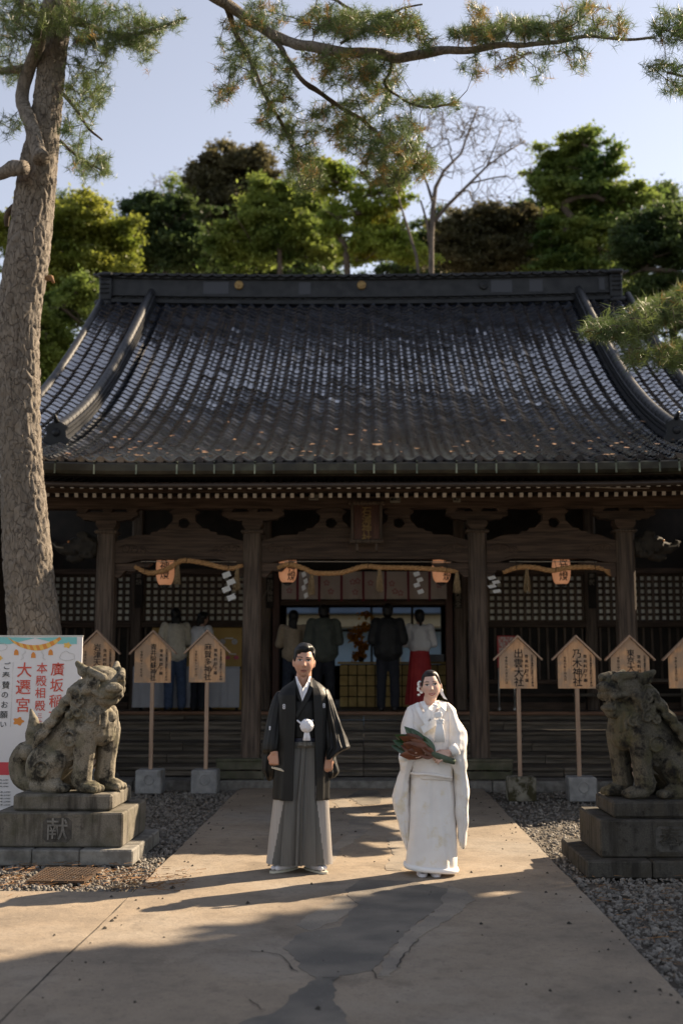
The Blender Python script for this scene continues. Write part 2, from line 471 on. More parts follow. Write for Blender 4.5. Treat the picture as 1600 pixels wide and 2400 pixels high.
def crack(uv, w=.006):
    pts = [onground(u, v, .03) for u, v in uv]; fine = []
    for p, q in zip(pts, pts[1:]):
        n = max(2, int((q - p).length / .03))
        for k in range(n): 
            a = p + (q - p) * (k / n); fine.append(a + Vector((noise.noise(a * 14), noise.noise(a * 14 + Vector((5, 5, 5))), 0)) * .018)
    mb = MB(); vs_ = []
    for i, p in enumerate(fine):
        t = fine[min(i + 1, len(fine) - 1)] - fine[max(0, i - 1)]; nrm = Vector((-t.y, t.x, 0)).normalized() * w * (.4 + .8 * abs(noise.noise(p * 9)))
        vs_ += [(p.x + nrm.x, p.y + nrm.y, .0365), (p.x - nrm.x, p.y - nrm.y, .0365)]
    mb.add(vs_, [(2 * i, 2 * i + 1, 2 * i + 3, 2 * i + 2) for i in range(len(fine) - 1)])
    mb.build('crack', M['joint'], path)
crack([(588, 2232), (655, 2238), (668, 2256), (702, 2284)]); crack([(872, 2276), (880, 2296), (912, 2300)]); crack([(930, 2270), (945, 2240), (985, 2200)])
crack([(585, 2345), (610, 2368), (630, 2372)]); crack([(875, 2032), (905, 2036), (960, 2044), (1000, 2052)], .005); crack([(755, 2294), (800, 2292), (770, 2304)])
# stone edging under the steps
kb = thing('stone_edging', 'long low grey stone edging under the shrine steps', 'stone edging', (0, STEP_Y + .2, 0))
x = -6.6
i = 0
while x < 6.6:
    L_ = 1.1 + .25 * random.random()
    b = MB().box((x + L_ / 2, STEP_Y + .25, .045), (L_ - .008, .5, .15), bev=.012)
    b.build('edging_stone', M['stone'], kb); x += L_
# gravel beds: loose pebbles on dark soil
def pebbles(name, n, sampler, size, mats, zbase=0.0, seed=1):
    r = np.random.default_rng(seed)
    base = np.array([(0, 0, 1), (.894, 0, .447), (.276, .851, .447), (-.724, .526, .447), (-.724, -.526, .447), (.276, -.851, .447),
                     (.724, .526, -.447), (-.276, .851, -.447), (-.894, 0, -.447), (-.276, -.851, -.447), (.724, -.526, -.447)], np.float32)
    fc = np.array([(0, 1, 2), (0, 2, 3), (0, 3, 4), (0, 4, 5), (0, 5, 1), (1, 6, 2), (2, 7, 3), (3, 8, 4), (4, 9, 5), (5, 10, 1), (2, 6, 7), (3, 7, 8), (4, 8, 9), (5, 9, 10), (1, 10, 6)], np.int32)
    xy = sampler(r, n); n = len(xy)
    sc = size * np.exp(r.normal(0, .32, (n, 1))) * (1 + r.uniform(-.3, .3, (n, 3))) * np.array([1, 1, .62])
    ang = r.uniform(0, 2 * np.pi, n); tilt = r.normal(0, .3, (n, 2))
    p = base[None] * (1 + r.uniform(-.13, .13, (n, 11, 1))) * sc[:, None, :]
    x, y, z = p[..., 0].copy(), p[..., 1].copy(), p[..., 2].copy()
    z = z + x * tilt[:, :1] + y * tilt[:, 1:]
    c, s = np.cos(ang)[:, None], np.sin(ang)[:, None]
    P_ = np.stack([x * c - y * s + xy[:, :1], x * s + y * c + xy[:, 1:2], z + zbase + sc[:, 2:3] * .35 + r.uniform(0, .008, (n, 1))], -1)
    V = P_.reshape(-1, 3); Fc = (fc[None] + (np.arange(n) * 11)[:, None, None]).reshape(-1, 3)
    return np_mesh(name, V, Fc, mats, smooth=True)
def in_left(r, n):
    # denser where the view comes close
    x = r.uniform(-6.2, PATH_L + .015, n * 2); y = r.uniform(8.3, STEP_Y, n * 2)
    k = r.uniform(0, 1, n * 2) < np.clip((9.5 / y) ** 2, .15, 1) * np.where(x < -4.2, .15, 1)
    return np.stack([x[k], y[k]], 1)[:n]
def in_right(r, n):
    x = r.uniform(PATH_R - .015, 6.0, n * 2); y = r.uniform(3.0, STEP_Y, n * 2)
    k = (x < .30 * y + .6) & (r.uniform(0, 1, n * 2) < np.clip((8 / y) ** 2, .15, 1))
    return np.stack([x[k], y[k]], 1)[:n]
for nm, smp, n, lab in (('gravel', in_left, 17000, 'grey gravel bed left of the path around the stone lion'), ('gravel', in_right, 24000, 'grey gravel bed right of the path around the open mouthed stone lion')):
    o = put(nm, pebbles(nm, n, smp, .0125, M['pebble'], -.012, 3 if smp is in_left else 4))
    tag(o, lab, 'gravel', kind='stuff')
# fallen pine needles and dry leaves around the left bed
def needles_litter():
    r = np.random.default_rng(5); n = 1000
    cx = np.concatenate([r.normal(-2.15, .42, 420), r.uniform(-3.4, -1.7, 230), r.uniform(1.6, 3.4, 350)])
    cy = np.concatenate([r.normal(8.9, .25, 420), r.uniform(8.4, 9.5, 230), r.uniform(6, 9.4, 350)])
    a = r.uniform(0, np.pi, n); L_ = r.uniform(.03, .06, n); w = .0016
    dx, dy = np.cos(a) * L_, np.sin(a) * L_
    on = (cx > -2.54) & (cx < -2.02) & (cy > 8.68) & (cy < 9.36) & (r.uniform(0, 1, n) < .85); cx = np.where(on, cx + .75, cx); cy = np.where(on, cy - .35 * (cx > -1.9), cy)
    z = r.uniform(.012, .028, n) + .012
    V = np.stack([np.stack([cx - dx, cy - dy, z], 1), np.stack([cx + dx, cy + dy, z + r.uniform(-.004, .008, n)], 1),
                  np.stack([cx + dx - dy * .06, cy + dy + dx * .06, z + w], 1), np.stack([cx - dx - dy * .06, cy - dy + dx * .06, z + w], 1)], 1).reshape(-1, 3)
    return np_mesh('needle_litter', V, np.arange(n * 4).reshape(-1, 4), M['litter'])
tag(put('needle_litter', needles_litter()), 'rusty brown fallen pine needles strewn on the gravel', 'pine needles', kind='stuff')

# specks of bark, cones and leaf crumbs on the paving
sp = MB(); rr = random.Random(8)
for i in range(260):
    x, y = rr.uniform(-3.2, 1.45), rr.uniform(4.6, 14.5)
    if y > 8.2: x = rr.uniform(-1.55, 1.45)
    if rr.random() < .45: x = rr.choice((-1.5, 1.4)) + rr.gauss(0, .12); x = max(-1.57, min(1.46, x))
    s = abs(rr.gauss(0, .006)) + .0025; a = rr.uniform(0, 3.1); z = .0325
    q = [(rr.uniform(.6, 1.3) * s * math.cos(a + t), rr.uniform(.6, 1.3) * s * 1.6 * math.sin(a + t)) for t in (0, 1.2, 2.6, 3.6, 5)]
    sp.add([(x + p[0], y + p[1], z) for p in q] + [(x, y, z + s * .9)], [(0, 1, 5), (1, 2, 5), (2, 3, 5), (3, 4, 5), (4, 0, 5)])
tag(sp.build('path_litter', M['joint'], fix=False), 'dark specks of bark and leaf crumbs scattered on the concrete path', 'litter', kind='stuff')
# ================================================================ the shrine hall
shrine = thing('shrine_hall', 'old dark timber shrine hall with a curved blue black tiled roof', 'shrine', (0, 19, 0))
PIL_Y, WALL_Y, FLOOR_Z, FLOOR_Y = 15.6, 19.6, .87, 18.6
EAVE_Y, RIDGE_Y, HALF = 13.5, 21.75, 5.15
# --- roof profile: slope grows from 14 degrees at the eave to 40 at the ridge
_s = [0, .6, 1.3, 2.2, 3.2, 4.4, 6, 8, 10.5]; _a = [14, 15, 18.5, 22, 25.5, 30, 34.5, 37, 38.5]
prof = []
y_, z_, ds, s_ = EAVE_Y, 4.0, .02, 0.0
while y_ < RIDGE_Y + .3:
    a_ = R(interp(s_, _s, _a)); prof.append((s_, y_, z_, a_)); y_ += ds * math.cos(a_); z_ += ds * math.sin(a_); s_ += ds
PS = np.array(prof)
def roof_at(s):
    return float(np.interp(s, PS[:, 0], PS[:, 1])), float(np.interp(s, PS[:, 0], PS[:, 2])), float(np.interp(s, PS[:, 0], PS[:, 3]))
def s_of_y(y): return float(np.interp(y, PS[:, 1], PS[:, 0]))
S_TOP = s_of_y(RIDGE_Y)
ROOF_TOP_Z = roof_at(S_TOP)[1]
TW, TL = .237, .187
ROWS = int(S_TOP / TL); COLS = int(2 * HALF / TW)
def sori(x): return .10 * max(0, (abs(x) - 2.6) / 2.6) ** 2          # the eave sweeps up slightly towards its ends
roof = MB()
und = []
for s in np.linspace(0, S_TOP, 40):
    y, z, a = roof_at(s)
    und.append([(x, y, z - .075 + sori(x)) for x in np.linspace(-HALF, HALF, 25)])
roof.rings([[Vector(p) for p in r] for r in und], False, False, 0, True)
# the back slope closes the building
yb, zb, _ = roof_at(S_TOP)
roof.add([(-HALF, yb, zb - .07), (HALF, yb, zb - .07), (HALF, yb + 5.5, zb - 4), (-HALF, yb + 5.5, zb - 4)], [(0, 1, 2, 3)])
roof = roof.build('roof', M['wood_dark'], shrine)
# one pantile: hump at its left edge, shallow trough to the right
def tile_mesh(name, length, raise_, disc=False):
    n = 10; t = np.linspace(0, 1, n + 1)
    def zc(q):
        return .052 * (.5 + .5 * math.cos(2 * math.pi * (q - .22))) ** 1.4 - .006
    mb = MB(); vs_ = []
    for (ly, lz) in ((0, raise_), (length, 0.0)):
        vs_ += [((q - .5) * TW * 1.03, ly, zc(q) + lz) for q in t]
    vs_ += [((q - .5) * TW * 1.03, .0, zc(q) + raise_ - .022) for q in t]
    N_ = n + 1
    mb.add(vs_, [(i, i + 1, N_ + i + 1, N_ + i) for i in range(n)], 0, True)
    mb.add([vs_[i] for i in range(N_)] + vs_[2 * N_:], [(i, N_ + i, N_ + i + 1, i + 1) for i in range(n)], 0, False)
    if disc:
        cx = (.22 - .5) * TW; k = 14
        for y0, r0 in ((-.006, .045), (-.012, .034)):
            ring = [(cx + r0 * math.cos(2 * math.pi * i / k), y0, raise_ + .002 + r0 * math.sin(2 * math.pi * i / k)) for i in range(k)]
            back = [(p[0], .02, p[2]) for p in ring]
            mb.add(ring + back, [tuple(range(k))] + [(i, (i + 1) % k, (i + 1) % k + k, i + k) for i in range(k)])
    return mb.mesh(name, M['tile'], fix=False)
tile_me = tile_mesh('roof_tile', TL * 1.25, .018)
eave_me = tile_mesh('eave_tile', TL * 1.25, .026, True)
tv = np.empty(len(tile_me.vertices) * 3, np.float32); tile_me.vertices.foreach_get('co', tv); tv = tv.reshape(-1, 3)
tiles = []
x_first = -COLS * TW / 2 + TW / 2
for k in range(ROWS + 1):
    y, z, a = roof_at(k * TL)
    y2, z2, _ = roof_at(k * TL + TL)
    a = math.atan2(z2 - z, y2 - y)
    for c in range(COLS):
        x = x_first + c * TW
        jit = Matrix.Translation((x + random.gauss(0, .002), y + random.gauss(0, .004), z + sori(x) + abs(random.gauss(0, .003))))
        m4 = jit @ Matrix.Rotation(a + random.gauss(0, .008) + (.035 if random.random() < .02 else 0), 4, 'X') @ Matrix.Rotation(random.gauss(0, .008), 4, 'Y') @ Matrix.Rotation(random.gauss(0, .006), 4, 'Z')
        p = Vector((x, y, z - EYE)); zc_ = p.dot(_f); uu = 800 + F_PX * p.dot(_r) / zc_
        view = (Vector((x, y, z)) - cam.location).normalized(); nrm = Vector((0, -math.sin(a), math.cos(a)))
        area = abs(view.dot(nrm)) / zc_ ** 2
        tiles.append((k, m4, area if (100 < uu < 1600 and k > 0) else 0))
rank = sorted([i for i in range(len(tiles)) if tiles[i][2] > 0], key=lambda i: -tiles[i][2])[:300]
pick = set(rank)
rest = []
for i, (k, m4, ar) in enumerate(tiles):
    if k == 0: put_m('eave_tile', eave_me, roof, m4)
    elif i in pick: put_m('roof_tile', tile_me, roof, m4)
    else: rest.append(np.array(m4))
rest = np.array(rest, np.float32)
V = np.einsum('nij,vj->nvi', rest[:, :3, :3], tv) + rest[:, None, :3, 3]
fl = [tuple(p.vertices) for p in tile_me.polygons]
Fq = (np.array(fl, np.int32)[None] + (np.arange(len(rest)) * len(tv))[:, None, None]).reshape(-1, 4)
tm = np_mesh('roof_tiles', V.reshape(-1, 3), Fq, M['tile'], smooth=False)
smf = np.tile(np.array([p.use_smooth for p in tile_me.polygons]), len(rest)); tm.polygons.foreach_set('use_smooth', smf)
tag(put('roof_tiles', tm, roof), kind='stuff')
# dry needles and leaves caught on the low part of the roof
lf = MB()
for i in range(150):
    x = random.uniform(-4.9, 4.6); s = abs(random.gauss(.2, 1.3)) + .15
    if s > 4: continue
    y, z, a = roof_at(s); w, h = random.uniform(.01, .035), random.uniform(.012, .05)
    if random.random() < .02: w *= 2.4; h *= 1.4
    th = random.uniform(0, 3.1); cz, sz = math.cos(th), math.sin(th)
    zz = z + sori(x) + .05 + random.uniform(0, .012)
    pts = []
    for ax, ay in ((-w, -h), (w, -h * .4), (w * .6, h), (-w, h * .5)):
        dx, dy = ax * cz - ay * sz, ax * sz + ay * cz
        pts.append((x + dx, y + dy * math.cos(a), zz + dy * math.sin(a) + random.uniform(0, .012)))
    lf.add(pts, [(0, 1, 2, 3)])
M['dead_leaf'] = mat('dead_leaf', (.16, .075, .035), (.34, .19, .09), 8, .7)
tag(lf.build('leaf_litter', M['dead_leaf'], roof, fix=False), kind='stuff')

# --- descending ridges and verges: stacked flat layers with half-round cap tiles
def half_cap(name, L_, r, n=7):
    mb = MB(); rs = []
    for ly, rr in ((0, r), (L_, r * .9)):
        rs.append([Vector((rr * math.cos(math.pi * k / n), ly, rr * math.sin(math.pi * k / n))) for k in range(n + 1)])
    mb.rings(rs, False, False, 0, True)
    mb.add([p for p in rs[0]], [tuple(range(n + 1))])
    return mb.mesh(name, M['tile_flat'], fix=False)
cap_me = half_cap('cap_tile', .235, .075); vcap_me = half_cap('verge_tile', .255, .075)
def strip_along(x0, x1, s0, s1, zb0, zb1, n=40):
    mb = MB(); rs = []
    for s in np.linspace(s0, s1, n):
        y, z, a = roof_at(s); o = sori((x0 + x1) / 2)
        nz, ny = math.cos(a), -math.sin(a)
        rs.append([Vector((x, y + ny * h, z + nz * h + o)) for x, h in ((x0, zb0), (x1, zb0), (x1, zb1), (x0, zb1))])
    return mb.rings(rs, True, True, 0, False)
for sx in (-1, 1):
    dr = None
    xk = sx * 4.16
    s0, s1 = s_of_y(15.35), S_TOP - .05
    dr = strip_along(xk - .1, xk + .1, s0, s1, .0, .07).build('descending_ridge', M['tile_flat'], shrine)
    for q, (w, h0, h1) in enumerate(((.115, .075, .10), (.09, .105, .13), (.108, .135, .16), (.085, .165, .19), (.1, .195, .215))):
        strip_along(xk - w, xk + w, s0 - .02 * q, s1, h0, h1).build('ridge_layer', M['tile_flat'], dr)
    s = s0 - .05
    while s < s1:
        y, z, a = roof_at(s); h = .22
        put_m('cap_tile', cap_me, dr, Matrix.Translation((xk, y - math.sin(a) * h, z + math.cos(a) * h + sori(xk))) @ Matrix.Rotation(a + .03, 4, 'X'))
        s += .215
    # end ornament with a curled top and side scrolls
    y, z, a = roof_at(s0 - .12); z += sori(xk); e = MB()
    e.prism([(xk - .2, z), (xk - .26, z + .08), (xk - .19, z + .14), (xk - .18, z + .26), (xk - .22, z + .33), (xk - .12, z + .40), (xk, z + .46), (xk + .12, z + .40), (xk + .22, z + .33), (xk + .18, z + .26), (xk + .19, z + .14), (xk + .26, z + .08), (xk + .2, z)], 'y', y - .06, y + .02)
    e.ball((xk, y - .07, z + .22), (.08, .05, .08), 10); e.tube([(xk, y, z + .43), (xk, y - .12, z + .47), (xk, y - .22, z + .53)], [.05, .045, .03], 8)
    e.v = [(xk + (a - xk) * .72, y + (b - y) * .72, z + (c - z) * .72) for a, b, c in e.v]
    e.build('ridge_end_tile', M['tile_flat'], dr)
    # verge
    xv = sx * (HALF - .02)
    vg = strip_along(xv - .07, xv + .07, .05, S_TOP, -.12, .03).build('verge', M['tile_flat'], shrine)
    s = 0.0
    while s < S_TOP:
        y, z, a = roof_at(s)
        put_m('verge_tile', vcap_me, vg, Matrix.Translation((xv, y - math.sin(a) * .03, z + math.cos(a) * .03 + sori(xv))) @ Matrix.Rotation(a + .04, 4, 'X'))
        s += .235

# --- main ridge
zr0 = at(856, 703, RIDGE_Y).z; zr1 = at(856, 655, RIDGE_Y).z; zr2 = at(856, 632, RIDGE_Y).z
rx0, rx1 = at(262, 680, RIDGE_Y).x, at(1428, 680, RIDGE_Y).x
def rsag(x): return .07 * (abs(x) / 5) ** 2      # the ridge line rises a little towards its ends
def ridge_strip(y0, y1, z0, z1, n=24):
    mb = MB(); rs = []
    for x in np.linspace(rx0, rx1, n):
        o = rsag(x); rs.append([Vector((x, y0, z0 + o)), Vector((x, y1, z0 + o)), Vector((x, y1, z1 + o)), Vector((x, y0, z1 + o))])
    return mb.rings(rs, True, True, 0, False)
rd = ridge_strip(RIDGE_Y + .03, RIDGE_Y + .45, zr0 - .3, zr1).build('main_ridge', M['tile_flat'], shrine)
ridge_strip(RIDGE_Y - .05, RIDGE_Y + .5, zr0 - .09, zr0 - .02).build('ridge_moulding', M['tile_flat'], rd)
ridge_strip(RIDGE_Y - .03, RIDGE_Y + .5, zr0 + .055, zr0 + .085).build('ridge_moulding', M['tile_flat'], rd)
ridge_strip(RIDGE_Y - .02, RIDGE_Y + .48, zr1, zr1 + .035).build('ridge_moulding', M['tile_flat'], rd)
ridge_strip(RIDGE_Y - .06, RIDGE_Y + .52, zr1 + .06, zr1 + .09).build('ridge_moulding', M['tile_flat'], rd)
# pierced band: small curved tiles between the mouldings
pc = MB(); pc.tube([(-.115, 0, .05), (-.06, -.01, .012), (0, -.015, 0), (.06, -.01, .012), (.115, 0, .05)], .013, 6)
pc_me = pc.mesh('pierced_tile', M['tile_flat'])
x = rx0 + .13
while x < rx1 - .1:
    put('pierced_tile', pc_me, rd, (x, RIDGE_Y + .0, zr0 + .0 + rsag(x))); x += .235
# flat diaper patterned panels set in the ridge face
def ridge_pattern():
    m, nt, bs, out = new_mat('diaper_pattern_tile'); N, L = nt.nodes, nt.links
    tc = N.new('ShaderNodeTexCoord'); mp = N.new('ShaderNodeMapping'); mp.inputs['Rotation'].default_value = (0, R(45), 0)
    L.new(tc.outputs['Object'], mp.inputs[0])
    ck = N.new('ShaderNodeTexChecker'); ck.inputs['Scale'].default_value = 34; ck.inputs[1].default_value = C((.02, .022, .03)); ck.inputs[2].default_value = C((.024, .026, .034))
    L.new(mp.outputs[0], ck.inputs[0]); L.new(ck.outputs[0], bs.inputs['Base Color']); bs.inputs['Roughness'].default_value = .45
    return m
M['diaper'] = ridge_pattern()
for u0, u1 in ((476, 536), (700, 728), (1150, 1200), (1240, 1272), (1404, 1418)):
    a0, a1 = at(u0, 680, RIDGE_Y).x, at(u1, 680, RIDGE_Y).x; o = rsag((a0 + a1) / 2)
    MB().box(((a0 + a1) / 2, RIDGE_Y + .028, (zr0 + .1 + zr1 - .02) / 2 + o), (a1 - a0, .012, zr1 - zr0 - .16), bev=.003).build('patterned_panel', M['diaper'], rd)
# round crests
for u, gold in ((560, True), (847, True), (1133, False)):
    cx = at(u, 668, RIDGE_Y).x; cz = at(u, 668, RIDGE_Y).z
    cr = MB(); k = 20
    for r0, y0, y1 in ((.088, RIDGE_Y - .005, RIDGE_Y + .04), (.066, RIDGE_Y - .02, RIDGE_Y - .004)):
        ring = [(cx + r0 * math.cos(2 * math.pi * i / k), y0, cz + r0 * math.sin(2 * math.pi * i / k)) for i in range(k)]
        cr.add(ring + [(p[0], y1, p[2]) for p in ring], [tuple(range(k))] + [(i, (i + 1) % k, (i + 1) % k + k, i + k) for i in range(k)])
    cr.ball((cx, RIDGE_Y - .018, cz), (.045, .016, .045), 12); cr.tube([(cx + .074 * math.cos(t), RIDGE_Y - .012, cz + .074 * math.sin(t)) for t in np.linspace(0, 6.283, 21)], .010, 6, cap=False)
    cr.build('round_crest', M['gold'] if gold else M['tile_flat'], rd)
# ridge top caps
rc = MB(); n = 7; rs = []
for lx, rr in ((0, .088), (.235, .08)):
    rs.append([Vector((lx, rr * math.cos(math.pi * k / n), rr * math.sin(math.pi * k / n))) for k in range(n + 1)])
rc.rings(rs, False, False, 0, True); rc.add(rs[0], [tuple(range(n + 1))]); rc.add(rs[1], [tuple(range(n + 1))])
rc_me = rc.mesh('ridge_cap_tile', M['tile_flat'])
fr = MB(); fr.tube([(-.11, -.06, .05), (-.05, -.068, .01), (0, -.07, 0), (.05, -.068, .01), (.11, -.06, .05)], .02, 6)
fr_me = fr.mesh('ridge_front_tile', M['tile_flat'])
x = rx0 - .02
while x < rx1 - .1:
    put('ridge_cap_tile', rc_me, rd, (x, RIDGE_Y + .22, zr1 + .09 + rsag(x)))
    put('ridge_front_tile', fr_me, rd, (x + .118, RIDGE_Y + .0, zr1 + .03 + rsag(x)))
    x += .222
# ridge end ornaments
for sx, xe in ((-1, rx0), (1, rx1)):
    o = rsag(xe); e = MB()
    e.box((xe + sx * .11, RIDGE_Y + .2, (zr0 + zr1) / 2 - .04 + o), (.24, .6, zr1 - zr0 + .06), bev=.03)
    e.box((xe + sx * .11, RIDGE_Y + .2, zr1 + .04 + o), (.29, .66, .09), bev=.03)
    e.box((xe + sx * .15, RIDGE_Y + .2, zr0 - .12 + o), (.32, .7, .14), bev=.05)
    for q in range(4): e.box((xe + sx * .11, RIDGE_Y - .11, zr0 + .08 + q * .09 + o), (.2, .03, .03), bev=.01)
    e.tube([(xe + sx * .1, RIDGE_Y + .2, zr1 + .08 + o), (xe + sx * .3, RIDGE_Y + .2, zr1 + .1 + o), (xe + sx * .42, RIDGE_Y + .2, zr1 + .15 + o)], [.05, .04, .025], 8)
    e.build('ridge_end_ornament', M['tile_flat'], rd)

# --- eaves: fascia, copper gutter, down-rod, rafters with white ends
ez = at(856, 1083, EAVE_Y).z; ez2 = at(856, 1108, EAVE_Y).z
gt = MB(); rs = []
for x in np.linspace(-HALF, HALF, 30):
    o = sori(x) - .04
    rs.append([Vector((x, EAVE_Y + dy, z + o)) for dy, z in ((-.055, ez + .03), (-.075, ez + .01), (-.072, ez2 + .06), (-.055, ez2 + .025), (-.02, ez2 + .01), (.05, ez2 + .01), (.07, ez2 + .05), (.07, ez + .02))])
gt.rings(rs, True, True, 0, False)
gut = gt.build('gutter', M['copper'], shrine)
st = MB().box((0, EAVE_Y - .074, (ez + ez2) / 2 + .012), (.022, .012, ez - ez2 - .01), bev=.003).box((0, EAVE_Y, ez + .037), (.02, .16, .006)).mesh('gutter_glint', mat('pale_copper_glint', (.07, .085, .06), (.19, .2, .14), 8, .35, metal=.4, rnd=.3))  # thin pale bars stand in for reflection streaks on the gutter
x = -HALF + .3
while x < HALF - .2:
    put('gutter_glint', st, gut, (x + random.uniform(-.02, .02), 0, sori(x) - .04)); x += .474 if random.random() < .6 else .237
z_pipe = at(856, 1130, EAVE_Y + .12).z
M['pipe'] = mat('brown_pipe', (.025, .017, .013), (.04, .027, .02), 6, .45)
MB().tube([(x, EAVE_Y + .12, z_pipe + sori(x) - .03) for x in np.linspace(-HALF + .1, HALF - .1, 24)], .036, 10).build('drain_pipe', M['pipe'], shrine)
fz = MB(); rs = []
for x in np.linspace(-HALF, HALF, 30):
    o = sori(x); rs.append([Vector((x, EAVE_Y + .1, ez2 + .02 + o)), Vector((x, EAVE_Y + .26, ez2 + .0 + o)), Vector((x, EAVE_Y + .26, ez + .05 + o)), Vector((x, EAVE_Y + .1, ez - .02 + o))])
fz.rings(rs, True, True, 0, False).build('eave_board', M['wood_h'], shrine)
def rafter_mesh(name, L_, w, h):
    mb = MB(); mb.box((0, L_ / 2 + .004, 0), (w, L_, h)); mb.box((0, .0, 0), (w * .92, .006, h * .92), m=1)
    return mb.mesh(name, [M['wood_h'], M['white_paint']])
zu = at(856, 1140, 14.05).z; zl = at(856, 1161, 14.75).z
ra1 = rafter_mesh('upper_rafter', 1.2, .05, .058); ra2 = rafter_mesh('lower_rafter', 2.2, .052, .062)
x = -HALF + .05; k = 0
while x < HALF:
    put('upper_rafter', ra1, shrine, (x, 14.05, zu + sori(x)), (R(9), 0, random.gauss(0, .004)))
    put('lower_rafter', ra2, shrine, (x + random.gauss(0, .004), 14.75, zl + sori(x) * .8), (R(14), 0, 0))
    x += .1225; k += 1
bt = MB(); bt.box((0, 14.75, zu + .145), (2 * HALF, 1.45, .03), (R(10), 0, 0)); bt.build('eave_boarding', M['wood_dark'], shrine)
MB().box((0, 14.72, zl + .075), (2 * HALF, .10, .07)).build('rafter_plate', M['wood_h'], shrine)
# ceiling board above the porch and hall so that no light falls through
MB().box((0, 18.2, 4.52), (2 * HALF, 5.4, .04)).build('porch_ceiling', M['wood_dark'], shrine)
# twisted wire along the rafter ends
M['wire'] = mat('pale_wire', (.35, .3, .24), rough=.6)
MB().tube([at(u, 1133 + (v), 13.95) for u, v in ((1045, -3), (1100, -2), (1200, 0), (1300, 6), (1370, 7), (1440, 11), (1520, 11))], .006, 5).build('wire', M['wire'], shrine)
MB().tube([at(u, v, 13.95) for u, v in ((420, 1134), (520, 1137), (640, 1134), (760, 1135))], .004, 5).build('wire', M['wire'], shrine)

# --- pillars, beams, brackets
PX = [-3.515, -1.525, 1.515, 3.50]
cap_z = at(591, 1250, PIL_Y).z
def pillar_mesh(w, z0, z1):
    b = .03; o = w / 2
    poly = [(-o + b, -o), (o - b, -o), (o, -o + b), (o, o - b), (o - b, o), (-o + b, o), (-o, o - b), (-o, -o + b)]
    mb = MB().prism(poly, 'z', z0, z1)
    return mb
for x in PX:
    mb = pillar_mesh(.245, .1, cap_z); me = mb.mesh('pillar', M['wood_v'])
    p = put('pillar', me, shrine, (x, PIL_Y, 0))
    cp = MB(); cp.box((x, PIL_Y, cap_z + .012), (.31, .31, .045), bev=.015); cp.build('pillar_capital', M['wood_v'], p)
    stn = MB().box((x, PIL_Y, .1), (.42, .42, .14), bev=.03); stn.build('pillar_base_stone', M['stone'], p)
beam_top, beam_bot = at(856, 1256, PIL_Y).z, at(856, 1318, PIL_Y).z
def rainbow_beam(x0, x1, name='rainbow_beam'):
    n = 22; up, lo = [], []
    for i in range(n + 1):
        t = i / n; x = lerp(x0, x1, t); e = min(t, 1 - t) * (x1 - x0)
        sh = smooth01(e / .28)
        up.append((x, beam_top - .075 + .075 * sh + .015 * math.sin(math.pi * t)))
        lo.append((x, beam_bot - .01 + .05 * smooth01((e - .12) / .25)))
    mb = MB().prism(up + lo[::-1], 'y', PIL_Y - .085, PIL_Y + .085)
    b = mb.build(name, M['wood_h'], shrine)
    # carved scrolls at both ends and a groove moulding
    cv = MB()
    for sgn, xe in ((1, x0), (-1, x1)):
        for q in range(3):
            c = (xe + sgn * (.13 + .12 * q), (beam_top + beam_bot) / 2 - .015 * q)
            cv.tube([(c[0] + sgn * (.012 + .009 * t) * math.cos(t * 1.2 + q), PIL_Y - .086, c[1] + (.012 + .009 * t) * math.sin(t * 1.2 + q)) for t in np.linspace(0, 6.5, 22)], .007, 5)
        cv.tube([(xe + sgn * t, PIL_Y - .086, (beam_top + beam_bot) / 2 + .05 * math.sin(t * 9)) for t in np.linspace(.05, .62, 16)], list(np.linspace(.012, .003, 16)), 5)
    cv.tube([(x, PIL_Y - .086, z + .035) for x, z in lo[3:-3]], .006, 5)
    cv.build('carving', M['wood_h'], b)
for a, b in zip(PX, PX[1:]): rainbow_beam(a + .125, b - .125)
# corbels under the beam ends
def corbel(x, s):
    z = beam_bot - .015
    poly = [(x, z), (x + s * .5, z), (x + s * .44, z - .05), (x + s * .34, z - .045), (x + s * .27, z - .11), (x + s * .14, z - .10), (x + s * .06, z - .19), (x, z - .19)]
    MB().prism(poly, 'y', PIL_Y - .06, PIL_Y + .06).build('corbel', M['wood_h'], shrine)
for x in PX:
    if x > -3: corbel(x - .124, -1)
    if x < 3: corbel(x + .124, 1)
z_keta0, z_keta1 = at(856, 1193, PIL_Y).z, at(856, 1164, PIL_Y).z
MB().box((0, PIL_Y, (z_keta0 + z_keta1) / 2), (2 * HALF - .1, .2, z_keta1 - z_keta0), bev=.015).build('purlin_beam', M['wood_h'], shrine)
MB().box((0, PIL_Y - .02, z_keta1 + .06), (2 * HALF - .1, .26, .05), bev=.01).build('purlin_moulding', M['wood_h'], shrine)
